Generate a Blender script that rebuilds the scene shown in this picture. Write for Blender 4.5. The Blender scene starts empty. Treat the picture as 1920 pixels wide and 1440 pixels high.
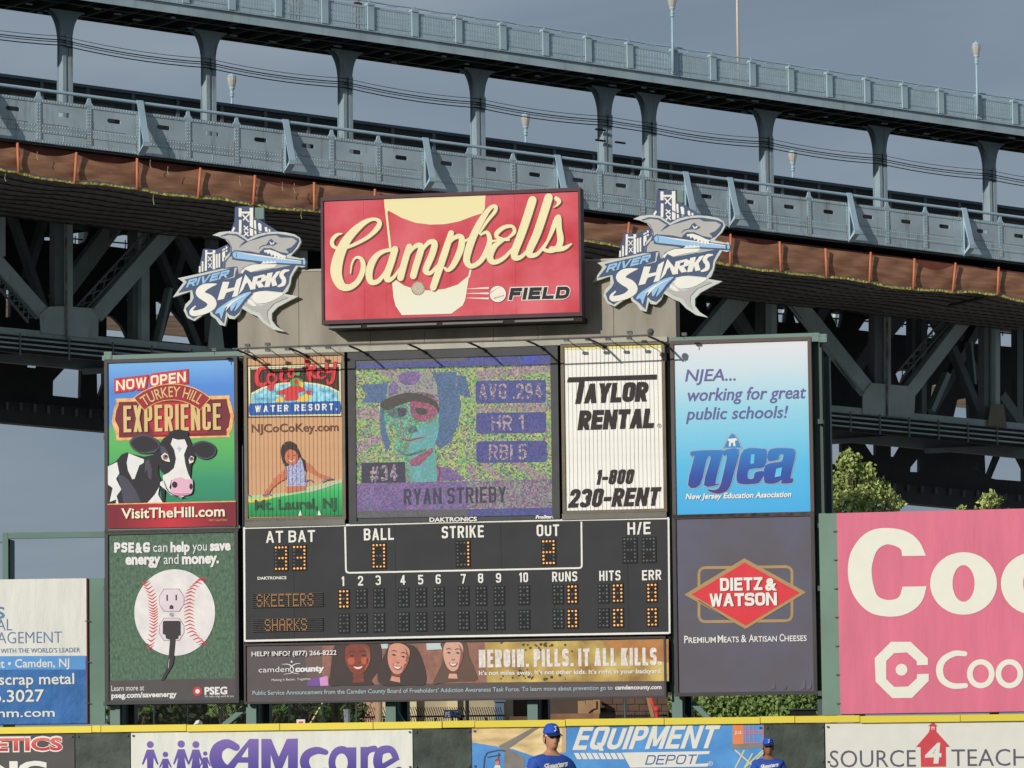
import bpy, bmesh, math, random
from mathutils import Vector, Matrix
from mathutils.geometry import tessellate_polygon, delaunay_2d_cdt
random.seed(7)
SC = bpy.context.scene
COL = SC.collection

# ------------------------------------------------------------------ camera
FPX = 8250.0
PITCH = math.atan(720 / FPX)
ROLL = 0.0125
CAMZ = 1.4
up0 = Vector((0, -math.sin(PITCH), math.cos(PITCH)))
FW = Vector((0, math.cos(PITCH), math.sin(PITCH)))
XV = Vector((1, 0, 0))
RT = XV * math.cos(ROLL) - up0 * math.sin(ROLL)
UP = up0 * math.cos(ROLL) + XV * math.sin(ROLL)
CAM = Vector((0, 0, CAMZ))
cd = bpy.data.cameras.new('camera')
cd.sensor_width = 36.0
cd.lens = FPX / 1920 * 36.0
cd.clip_start = 1.0
cd.clip_end = 6000.0
co = bpy.data.objects.new('camera', cd)
COL.objects.link(co)
co.matrix_world = Matrix(((RT.x, UP.x, -FW.x, 0), (RT.y, UP.y, -FW.y, 0), (RT.z, UP.z, -FW.z, CAMZ), (0, 0, 0, 1)))
SC.camera = co

# ------------------------------------------------------------------ light
SUN_AZ = math.radians(35)      # to the left of straight behind the camera
SUN_EL = math.radians(18)
sun_dir = Vector((-math.sin(SUN_AZ) * math.cos(SUN_EL), -math.cos(SUN_AZ) * math.cos(SUN_EL), math.sin(SUN_EL)))
sl = bpy.data.lights.new('sun', 'SUN')
sl.energy = 3.25
sl.angle = math.radians(0.5)
sl.color = (1.0, 0.955, 0.89)
so = bpy.data.objects.new('sun', sl)
so.rotation_euler = sun_dir.to_track_quat('Z', 'Y').to_euler()
COL.objects.link(so)
W = bpy.data.worlds.new('World')
SC.world = W
W.use_nodes = True
nt = W.node_tree
nt.nodes.clear()
wo = nt.nodes.new('ShaderNodeOutputWorld')
sky = nt.nodes.new('ShaderNodeTexSky')
sky.sky_type = 'NISHITA'
sky.sun_disc = False
sky.sun_elevation = SUN_EL
sky.sun_rotation = math.atan2(sun_dir.x, sun_dir.y)
sky.air_density = 1.0
sky.dust_density = 1.0
b1 = nt.nodes.new('ShaderNodeBackground')
b1.inputs[1].default_value = 0.05
nt.links.new(sky.outputs[0], b1.inputs[0])
b2 = nt.nodes.new('ShaderNodeBackground')
b2.inputs[1].default_value = 1.0
tc = nt.nodes.new('ShaderNodeTexCoord')
mp = nt.nodes.new('ShaderNodeMapping')
mp.inputs['Scale'].default_value = (6, 6, 20)
nz = nt.nodes.new('ShaderNodeTexNoise')
nz.inputs['Scale'].default_value = 1.3
nz.inputs['Detail'].default_value = 4
nz.inputs['Distortion'].default_value = .6
cr = nt.nodes.new('ShaderNodeValToRGB')
cr.color_ramp.elements[0].position = 0.3
cr.color_ramp.elements[0].color = (0.195, 0.252, 0.325, 1)
cr.color_ramp.elements[1].position = 0.7
cr.color_ramp.elements[1].color = (0.285, 0.345, 0.41, 1)
nt.links.new(tc.outputs['Generated'], mp.inputs[0])
nt.links.new(mp.outputs[0], nz.inputs['Vector'])
nt.links.new(nz.outputs['Fac'], cr.inputs[0])
nt.links.new(cr.outputs[0], b2.inputs[0])
mx = nt.nodes.new('ShaderNodeMixShader')
mx.inputs[0].default_value = 0.93
nt.links.new(b1.outputs[0], mx.inputs[1])
nt.links.new(b2.outputs[0], mx.inputs[2])
nt.links.new(mx.outputs[0], wo.inputs[0])
SC.view_settings.view_transform = 'Standard'
SC.view_settings.look = 'None'
SC.view_settings.exposure = 0.0
SC.view_settings.gamma = 1.0
SC.view_settings.use_curve_mapping = False

# ------------------------------------------------------------------ helpers
def ray(x, y):
    return FW + RT * ((x - 960) / FPX) - UP * ((y - 720) / FPX)
class Plane:
    """vertical plane: u along it, n horizontal away from the camera, v up (sheared by the grade)"""
    def __init__(s, o, yaw, grade=0.0):
        s.o = Vector(o); s.yaw = yaw; s.g = grade
        s.u = Vector((math.cos(yaw), math.sin(yaw), 0)); s.n = Vector((-math.sin(yaw), math.cos(yaw), 0))
    def px(s, x, y, n=0.0):
        r = ray(x, y); o = s.o + s.n * n
        p = CAM + r * (((o - CAM).dot(s.n)) / r.dot(s.n)) - s.o
        u = p.dot(s.u)
        return u, p.z - u * s.g
    def w(s, u, v, n=0.0):
        return s.o + s.u * u + s.n * n + Vector((0, 0, v + u * s.g))
    def wp(s, x, y, n=0.0):
        u, v = s.px(x, y, n)
        return s.w(u, v, n)
def at(x, y, Y):
    r = ray(x, y)
    return CAM + r * (Y / r.y)
INV = {}
def setp(o, label, cat, group=None, kind=None):
    if label: o['label'] = label
    if cat: o['category'] = cat
    if group: o['group'] = group
    if kind: o['kind'] = kind
def thing(name, label, cat, loc, yaw=0.0, group=None):
    o = bpy.data.objects.new(name, None)
    o.empty_display_size = 0.3
    COL.objects.link(o)
    o.location = loc; o.rotation_euler = (0, 0, yaw)
    INV[o.name] = (Matrix.Translation(Vector(loc)) @ Matrix.Rotation(yaw, 4, 'Z')).inverted()
    setp(o, label, cat, group)
    return o
def link(name, me, parent=None, mat=None):
    o = bpy.data.objects.new(name, me)
    COL.objects.link(o)
    if mat is not None and not me.materials: me.materials.append(mat)
    if parent is not None:
        o.parent = parent
        INV[o.name] = INV[parent.name]
    return o
def copy_tree(o, parent=None):
    c = o.copy(); COL.objects.link(c)
    if parent is not None: c.parent = parent
    for ch in o.children: copy_tree(ch, c)
    return c
class MB:
    def __init__(s): s.v = []; s.f = []
    def add(s, vs, fs):
        b = len(s.v); s.v += [Vector(q) for q in vs]; s.f += [tuple(i + b for i in f) for f in fs]
    def hexa(s, c):
        s.add(c, [(0, 1, 2, 3), (7, 6, 5, 4), (0, 4, 5, 1), (1, 5, 6, 2), (2, 6, 7, 3), (3, 7, 4, 0)])
    def box(s, pl, u0, u1, n0, n1, v0, v1):
        s.hexa([pl.w(u0, v0, n0), pl.w(u1, v0, n0), pl.w(u1, v1, n0), pl.w(u0, v1, n0),
                pl.w(u0, v0, n1), pl.w(u1, v0, n1), pl.w(u1, v1, n1), pl.w(u0, v1, n1)])
    def cube(s, c, d, rz=0.0):
        c = Vector(c); m = Matrix.Rotation(rz, 3, 'Z'); d = Vector(d) / 2
        s.hexa([c + m @ Vector((x * d.x, y * d.y, z * d.z)) for y in (-1, 1) for x, z in ((-1, -1), (1, -1), (1, 1), (-1, 1))])
    def prism(s, pl, rings, n0, n1):
        rings = [[Vector((a, b)) for a, b in r] for r in rings]
        tri = tessellate_polygon([[Vector((p.x, p.y, 0)) for p in r] for r in rings])
        flat = [p for r in rings for p in r]; k = len(flat)
        vs = [pl.w(p.x, p.y, n0) for p in flat] + [pl.w(p.x, p.y, n1) for p in flat]
        fs = [tuple(t) for t in tri] + [tuple(i + k for i in reversed(t)) for t in tri]
        b = 0
        for r in rings:
            m = len(r)
            for i in range(m):
                j = (i + 1) % m
                fs.append((b + i, b + j, b + j + k, b + i + k))
            b += m
        s.add(vs, fs)
    def tube(s, pts, r, k=6, r1=None):
        pts = [Vector(p) for p in pts]; N = len(pts); b = len(s.v)
        for i, p in enumerate(pts):
            t = (pts[min(i + 1, N - 1)] - pts[max(i - 1, 0)]).normalized()
            a = t.cross(Vector((0, 0, 1)))
            if a.length < 0.01: a = t.cross(Vector((1, 0, 0)))
            a.normalize(); c = t.cross(a)
            rr = r if r1 is None else r + (r1 - r) * i / max(1, N - 1)
            if isinstance(r, (list, tuple)): rr = r[i]
            for j in range(k):
                an = 2 * math.pi * (j + .5) / k
                s.v.append(p + a * (math.cos(an) * rr) + c * (math.sin(an) * rr))
        for i in range(N - 1):
            for j in range(k):
                q = (j + 1) % k
                s.f.append((b + i * k + j, b + i * k + q, b + (i + 1) * k + q, b + (i + 1) * k + j))
        s.f.append(tuple(b + j for j in reversed(range(k))))
        s.f.append(tuple(b + (N - 1) * k + j for j in range(k)))
    def lathe(s, c, prof, k=10):
        c = Vector(c); b = len(s.v)
        for r, z in prof:
            for j in range(k):
                a = 2 * math.pi * j / k
                s.v.append(c + Vector((r * math.cos(a), r * math.sin(a), z)))
        for i in range(len(prof) - 1):
            for j in range(k):
                q = (j + 1) % k
                s.f.append((b + i * k + j, b + i * k + q, b + (i + 1) * k + q, b + (i + 1) * k + j))
        s.f.append(tuple(b + j for j in reversed(range(k))))
        s.f.append(tuple(b + (len(prof) - 1) * k + j for j in range(k)))
    def ball(s, c, r, k=8, m=5):
        c = Vector(c)
        rr = r if isinstance(r, (tuple, list)) else (r, r, r)
        b = len(s.v)
        for i in range(m + 1):
            th = math.pi * i / m
            for j in range(k):
                a = 2 * math.pi * j / k
                s.v.append(c + Vector((rr[0] * math.sin(th) * math.cos(a), rr[1] * math.sin(th) * math.sin(a), rr[2] * math.cos(th))))
        for i in range(m):
            for j in range(k):
                q = (j + 1) % k
                s.f.append((b + i * k + j, b + (i + 1) * k + j, b + (i + 1) * k + q, b + i * k + q))
    def bar(s, pl, p0, p1, w, n0, n1):
        """beam in the plane between two (u,v) points, w wide in the plane, from n0 to n1"""
        a = Vector(p0); b = Vector(p1); d = (b - a).normalized(); q = Vector((-d.y, d.x)) * (w / 2)
        s.prism(pl, [[tuple(a - q), tuple(b - q), tuple(b + q), tuple(a + q)]], n0, n1)
    def rivet(s, pl, u, v, n, r=0.03):
        c = pl.w(u, v, n - r * .8)
        s.add([pl.w(u - r, v - r, n), pl.w(u + r, v - r, n), pl.w(u + r, v + r, n), pl.w(u - r, v + r, n), c],
              [(0, 1, 4), (1, 2, 4), (2, 3, 4), (3, 0, 4)])
    def build(s, name, mat, parent=None, smooth=False, fix=True):
        me = bpy.data.meshes.new(name)
        iv = INV[parent.name] if parent is not None else None
        me.from_pydata([(iv @ q) if iv else q for q in s.v], [], s.f)
        if fix:
            bm = bmesh.new(); bm.from_mesh(me)
            bmesh.ops.recalc_face_normals(bm, faces=bm.faces)
            bm.to_mesh(me); bm.free()
        if smooth:
            me.polygons.foreach_set('use_smooth', [True] * len(me.polygons))
        return link(name, me, parent, mat)

# ------------------------------------------------------------------ materials
def lin(c):
    return tuple(((x / 255) / 12.92 if x / 255 <= 0.04045 else ((x / 255 + 0.055) / 1.055) ** 2.4) for x in c)
def dull(c, f=0.07):
    a = lin(c); y = .3 * a[0] + .55 * a[1] + .15 * a[2]
    return tuple(q * (1 - f) + y * f for q in a)
MC = {}
def nodes(m):
    m.use_nodes = True
    t = m.node_tree; return t, t.nodes, t.links, t.nodes['Principled BSDF']
def mat(name, c, rough=0.6, var=0.06, scale=3.0, spec=0.25, metal=0.0, bump=0.0, k=0.95, dist=0.02, c2=None, stretch=(1, 1, 1)):
    """c is an sRGB 0-255 print or paint colour"""
    if name in MC: return MC[name]
    m = bpy.data.materials.new(name); MC[name] = m
    t, N, L, P = nodes(m)
    a = tuple(x * k for x in dull(c)); b = tuple(x * k for x in dull(c2)) if c2 else a
    P.inputs['Roughness'].default_value = rough; P.inputs['Specular IOR Level'].default_value = spec
    P.inputs['Metallic'].default_value = metal
    tc = N.new('ShaderNodeTexCoord'); mp = N.new('ShaderNodeMapping'); mp.inputs['Scale'].default_value = stretch
    nz = N.new('ShaderNodeTexNoise'); nz.inputs['Scale'].default_value = scale; nz.inputs['Detail'].default_value = 5
    cr = N.new('ShaderNodeValToRGB')
    cr.color_ramp.elements[0].position = 0.3; cr.color_ramp.elements[1].position = 0.7
    cr.color_ramp.elements[0].color = tuple(x * (1 - var) for x in a) + (1,)
    cr.color_ramp.elements[1].color = tuple(min(1, x * (1 + var)) for x in b) + (1,)
    L.new(tc.outputs['Object'], mp.inputs[0]); L.new(mp.outputs[0], nz.inputs['Vector'])
    L.new(nz.outputs['Fac'], cr.inputs[0]); L.new(cr.outputs[0], P.inputs['Base Color'])
    if bump:
        bp = N.new('ShaderNodeBump'); bp.inputs['Strength'].default_value = bump; bp.inputs['Distance'].default_value = dist
        L.new(nz.outputs['Fac'], bp.inputs['Height']); L.new(bp.outputs[0], P.inputs['Normal'])
    return m
def grad(name, stops, z0, z1, axis=2, rough=0.6, var=0.04, wave=0):
    """printed colour gradient between local z0 and z1; stops (pos, rgb)"""
    if name in MC: return MC[name]
    m = bpy.data.materials.new(name); MC[name] = m
    t, N, L, P = nodes(m)
    P.inputs['Roughness'].default_value = rough; P.inputs['Specular IOR Level'].default_value = 0.2
    tc = N.new('ShaderNodeTexCoord'); sx = N.new('ShaderNodeSeparateXYZ'); mr = N.new('ShaderNodeMapRange')
    L.new(tc.outputs['Object'], sx.inputs[0]); L.new(sx.outputs[axis], mr.inputs[0])
    mr.inputs[1].default_value = z0; mr.inputs[2].default_value = z1
    cr = N.new('ShaderNodeValToRGB'); e = cr.color_ramp.elements
    while len(e) < len(stops): e.new(0.5)
    for i, (p, c) in enumerate(stops):
        e[i].position = p; e[i].color = tuple(x * .95 for x in dull(c)) + (1,)
    nz = N.new('ShaderNodeTexNoise'); nz.inputs['Scale'].default_value = 1.4; nz.inputs['Detail'].default_value = 3
    L.new(tc.outputs['Object'], nz.inputs['Vector'])
    ad = N.new('ShaderNodeMath'); ad.operation = 'MULTIPLY_ADD'; ad.inputs[1].default_value = var * 2; ad.inputs[2].default_value = -var
    L.new(nz.outputs['Fac'], ad.inputs[0])
    s2 = N.new('ShaderNodeMath'); s2.operation = 'ADD'
    L.new(mr.outputs[0], s2.inputs[0]); L.new(ad.outputs[0], s2.inputs[1]); L.new(s2.outputs[0], cr.inputs[0])
    L.new(cr.outputs[0], P.inputs['Base Color'])
    return m
def steel(name, c, rust=0.3, rough=0.5, scale=0.7, var=0.12):
    """painted steel with mottling and rust streaks that run down it"""
    if name in MC: return MC[name]
    m = bpy.data.materials.new(name); MC[name] = m
    t, N, L, P = nodes(m)
    P.inputs['Roughness'].default_value = rough; P.inputs['Specular IOR Level'].default_value = 0.35
    tc = N.new('ShaderNodeTexCoord'); a = lin(c)
    nz = N.new('ShaderNodeTexNoise'); nz.inputs['Scale'].default_value = scale; nz.inputs['Detail'].default_value = 7
    L.new(tc.outputs['Object'], nz.inputs['Vector'])
    cr = N.new('ShaderNodeValToRGB'); cr.color_ramp.elements[0].position = .3; cr.color_ramp.elements[1].position = .72
    cr.color_ramp.elements[0].color = tuple(x * (1 - var) for x in a) + (1,)
    cr.color_ramp.elements[1].color = tuple(x * (1 + var) for x in a) + (1,)
    L.new(nz.outputs['Fac'], cr.inputs[0])
    mp = N.new('ShaderNodeMapping'); mp.inputs['Scale'].default_value = (2.4, 2.4, 0.35)
    n2 = N.new('ShaderNodeTexNoise'); n2.inputs['Scale'].default_value = 1.6; n2.inputs['Detail'].default_value = 6
    L.new(tc.outputs['Object'], mp.inputs[0]); L.new(mp.outputs[0], n2.inputs['Vector'])
    c2 = N.new('ShaderNodeValToRGB'); c2.color_ramp.elements[0].position = .62 - .1 * rust; c2.color_ramp.elements[1].position = .78
    c2.color_ramp.elements[0].color = (0, 0, 0, 1); c2.color_ramp.elements[1].color = (rust, rust, rust, 1)
    L.new(n2.outputs['Fac'], c2.inputs[0])
    mx = N.new('ShaderNodeMixRGB'); mx.inputs[2].default_value = (0.13, 0.075, 0.035, 1)
    L.new(c2.outputs[0], mx.inputs[0]); L.new(cr.outputs[0], mx.inputs[1]); L.new(mx.outputs[0], P.inputs['Base Color'])
    return m
def emis(name, c, s, base=(60, 40, 20)):
    if name in MC: return MC[name]
    m = mat(name, base, 0.4); P = m.node_tree.nodes['Principled BSDF']
    P.inputs['Emission Color'].default_value = lin(c) + (1,); P.inputs['Emission Strength'].default_value = s
    return m
def led(name, cols, pitch=0.036, e=0.42, hue=0.0, seed=0.0):
    """LED matrix: every cell picks one of the colours"""
    if name in MC: return MC[name]
    m = bpy.data.materials.new(name); MC[name] = m
    t, N, L, P = nodes(m)
    tc = N.new('ShaderNodeTexCoord'); sc = N.new('ShaderNodeVectorMath'); sc.operation = 'SCALE'; sc.inputs[3].default_value = 1 / pitch
    sx = N.new('ShaderNodeSeparateXYZ'); cb = N.new('ShaderNodeCombineXYZ'); cb.inputs[1].default_value = seed
    L.new(tc.outputs['Object'], sc.inputs[0]); L.new(sc.outputs[0], sx.inputs[0])
    fx = N.new('ShaderNodeMath'); fx.operation = 'FLOOR'; fz = N.new('ShaderNodeMath'); fz.operation = 'FLOOR'
    L.new(sx.outputs[0], fx.inputs[0]); L.new(sx.outputs[2], fz.inputs[0]); L.new(fx.outputs[0], cb.inputs[0]); L.new(fz.outputs[0], cb.inputs[2])
    wn = N.new('ShaderNodeTexWhiteNoise'); wn.noise_dimensions = '3D'; L.new(cb.outputs[0], wn.inputs[0])
    cr = N.new('ShaderNodeValToRGB'); cr.color_ramp.interpolation = 'CONSTANT'; E = cr.color_ramp.elements
    while len(E) < len(cols): E.new(0.5)
    for i, c in enumerate(cols):
        E[i].position = i / len(cols); E[i].color = tuple(q * .92 + g_ * .08 for q, g_ in zip(lin(c), (.17, .17, .15))) + (1,)
    sn = N.new('ShaderNodeTexNoise'); sn.inputs['Scale'].default_value = 2.6; sn.inputs['Detail'].default_value = 3; L.new(tc.outputs['Object'], sn.inputs['Vector'])
    m1 = N.new('ShaderNodeMath'); m1.operation = 'MULTIPLY_ADD'; m1.inputs[1].default_value = .8; L.new(wn.outputs[0], m1.inputs[0])
    m2 = N.new('ShaderNodeMath'); m2.operation = 'MULTIPLY_ADD'; m2.inputs[1].default_value = .9; m2.inputs[2].default_value = -.35; L.new(sn.outputs['Fac'], m2.inputs[0]); L.new(m2.outputs[0], m1.inputs[2])
    L.new(m1.outputs[0], cr.inputs[0])
    L.new(cr.outputs[0], P.inputs['Base Color']); L.new(cr.outputs[0], P.inputs['Emission Color'])
    P.inputs['Emission Strength'].default_value = e; P.inputs['Roughness'].default_value = 0.5
    P.inputs['Specular IOR Level'].default_value = 0.3
    mp = N.new('ShaderNodeMixRGB'); mp.blend_type = 'MULTIPLY'; mp.inputs[0].default_value = 1; mp.inputs[2].default_value = (.55, .55, .55, 1)
    L.new(cr.outputs[0], mp.inputs[1]); L.new(mp.outputs[0], P.inputs['Base Color'])
    return m

# ------------------------------------------------------------------ flat print (signs)
def PP(s):
    return [tuple(float(q) for q in a.split(',')) for a in s.split()]
def catmull(pts, closed=False, k=5):
    n = len(pts); out = []
    rng = range(n) if closed else range(n - 1)
    for i in rng:
        g = (lambda j: pts[j % n]) if closed else (lambda j: pts[max(0, min(n - 1, j))])
        p0, p1, p2, p3 = g(i - 1), g(i), g(i + 1), g(i + 2)
        for q in range(k):
            t = q / k
            out.append(tuple(0.5 * (2 * b + (c - a) * t + (2 * a - 5 * b + 4 * c - d) * t * t + (3 * b - a - 3 * c + d) * t ** 3)
                             for a, b, c, d in zip(p0, p1, p2, p3)))
    if not closed: out.append(tuple(pts[-1]))
    return out
def inside(p, poly):
    c = False
    for a, b in zip(poly, poly[1:] + poly[:1]):
        if (a.y > p.y) != (b.y > p.y) and p.x < (b.x - a.x) * (p.y - a.y) / (b.y - a.y) + a.x: c = not c
    return c
class Art:
    """flat print on a sign face: shapes are gathered per (layer, material) and built as one sheet each"""
    def __init__(s, pl, root, n0, ox=0, oy=0, sc=1, aff=None, xf=None, step=0.005, cut=None):
        s.pl = pl; s.root = root; s.n0 = n0; s.ox = ox; s.oy = oy; s.sc = sc; s.aff = aff; s.step = step
        s.g = {}; s.t = {}; s.cut = cut; s.xf = xf
    def uv(s, x, y, n):
        if s.xf: x, y = s.xf(x, y)
        return s.pl.px(s.ox + x / s.sc, s.oy + y / s.sc, n)
    def _n(s, layer): return s.n0 - s.step * layer
    def _add(s, layer, m, faces, holes, name):
        s.g.setdefault((layer, m.name, name), []).append((faces, holes))
    def poly(s, pts, m, layer=1, holes=(), smooth=False, name='print', k=4):
        if isinstance(pts, str): pts = PP(pts)
        if smooth: pts = catmull(pts, True, k)
        hs = []
        for h in holes:
            if isinstance(h, str): h = PP(h)
            hs.append(catmull(h, True, k) if smooth else h)
        s._add(layer, m, [pts], hs, name)
    def disc(s, x, y, r, m, layer=1, ry=None, name='print', k=24):
        ry = ry or r
        s._add(layer, m, [[(x + r * math.cos(2 * math.pi * i / k), y + ry * math.sin(2 * math.pi * i / k)) for i in range(k)]], [], name)
    def rect(s, x0, y0, x1, y1, m, layer=1, name='print', sl=None):
        """sl: rise per unit x (default follows the sign's own horizontal)"""
        s.poly([(x0, y0), (x1, y0 + (sl or 0) * (x1 - x0)), (x1, y1 + (sl or 0) * (x1 - x0)), (x0, y1)], m, layer, name=name)
    def stroke(s, pts, m, layer=1, w=None, smooth=True, name='print', dx=0, dy=0, closed=False, k=6):
        """pts (x,y,width) or (x,y) with w"""
        if isinstance(pts, str): pts = PP(pts)
        if len(pts[0]) == 2: pts = [(a, b, w) for a, b in pts]
        if smooth: pts = catmull(pts, closed, k)
        if closed: pts = pts + [pts[0]]
        fs = []
        for i in range(len(pts) - 1):
            x0, y0, w0 = pts[i]; x1, y1, w1 = pts[i + 1]
            d = math.hypot(x1 - x0, y1 - y0)
            if d < 1e-6: continue
            px, py = -(y1 - y0) / d, (x1 - x0) / d
            fs.append([(x0 + px * w0 / 2 + dx, y0 + py * w0 / 2 + dy), (x1 + px * w1 / 2 + dx, y1 + py * w1 / 2 + dy),
                       (x1 - px * w1 / 2 + dx, y1 - py * w1 / 2 + dy), (x0 - px * w0 / 2 + dx, y0 - py * w0 / 2 + dy)])
        if smooth:
            for x0, y0, w0 in pts:
                fs.append([(x0 + dx + w0 / 2 * math.cos(a * math.pi / 5), y0 + dy + w0 / 2 * math.sin(a * math.pi / 5)) for a in range(10)])
        s._add(layer, m, fs, [], name)
    def text(s, body, x0, y0, x1, y1, cap, m, layer=2, bold=0.0, shear=0.0, space=1.0, fn=None, name='lettering', capc=0.69, cap1=None):
        c = bpy.data.curves.new('t', 'FONT'); c.body = body; c.size = 1; c.offset = bold; c.space_character = space
        c.resolution_u = 3; c.fill_mode = 'FRONT'
        o = bpy.data.objects.new('t', c); COL.objects.link(o)
        dg = bpy.context.evaluated_depsgraph_get()
        me = bpy.data.meshes.new_from_object(o.evaluated_get(dg))
        bpy.data.objects.remove(o); bpy.data.curves.remove(c)
        if not me.vertices: return
        xs = [q.co.x for q in me.vertices]; a, b = min(xs), max(xs)
        n = s._n(layer) - 0.0012
        V = []
        for q in me.vertices:
            t = (q.co.x - a) / (b - a); h = q.co.y / capc
            cc = cap if cap1 is None else cap + (cap1 - cap) * t
            if fn: X, Y = fn(t, h)
            else:
                X = x0 + (x1 - x0) * t + (shear * h - 0.0125 * h) * cc; Y = y0 + (y1 - y0) * t - h * cc
            u, v = s.uv(X, Y, n)
            V.append(s.pl.w(u, v, n))
        fs = [tuple(p.vertices) for p in me.polygons]
        bpy.data.meshes.remove(me)
        s.t.setdefault((layer, m.name, name), []).append((V, fs))
    def finish(s):
        iv = INV[s.root.name]; built = []
        keys = list(dict.fromkeys(list(s.g) + list(s.t)))
        for key in keys:
            layer, mn, name = key; n = s._n(layer); b = MB()
            vv = []; ff = []; tag = []
            for si, (faces, holes) in enumerate(s.g.get(key, [])):
                for isH, lst in ((0, faces), (1, holes)):
                    for f in lst:
                        base = len(vv)
                        pts = [Vector(s.uv(x, y, n)) for x, y in f]
                        if sum(p.x * q.y - q.x * p.y for p, q in zip(pts, pts[1:] + pts[:1])) < 0: pts.reverse()
                        vv += pts
                        ff.append(list(range(base, len(vv)))); tag.append((si, isH))
            if vv:
                r = delaunay_2d_cdt(vv, [], ff, 0, 1e-5, True)
                fs = []
                for tri, of in zip(r[2], r[5]):
                    if not of: continue
                    cen = (r[0][tri[0]] + r[0][tri[1]] + r[0][tri[2]]) / 3
                    ins = {}
                    for q in of:
                        if q < len(tag) and inside(cen, [vv[z] for z in ff[q]]): ins.setdefault(tag[q][0], set()).add(tag[q][1])
                    if any(1 not in q for q in ins.values()): fs.append(tuple(tri))
                b.add([s.pl.w(q.x, q.y, n) for q in r[0]], fs)
            for V, fs in s.t.get(key, []): b.add(V, fs)
            me = bpy.data.meshes.new(name)
            me.from_pydata([iv @ q for q in b.v], [], b.f)
            bm = bmesh.new(); bm.from_mesh(me)
            for f in bm.faces:
                f.normal_update()
                if f.normal.y > 0: f.normal_flip()
            if s.cut:
                for a0, a1 in s.cut:
                    for x in (a0, a1):
                        bmesh.ops.bisect_plane(bm, geom=bm.verts[:] + bm.edges[:] + bm.faces[:], plane_co=(x, 0, 0), plane_no=(1, 0, 0))
                dead = [f for f in bm.faces if any(a0 < f.calc_center_median().x < a1 for a0, a1 in s.cut)]
                bmesh.ops.delete(bm, geom=dead, context='FACES')
            loose = [q for q in bm.verts if not q.link_faces]
            bmesh.ops.delete(bm, geom=loose, context='VERTS')
            bm.to_mesh(me); bm.free()
            o = link(name, me, s.root, MC[mn]); built.append(o)
        return built

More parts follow.
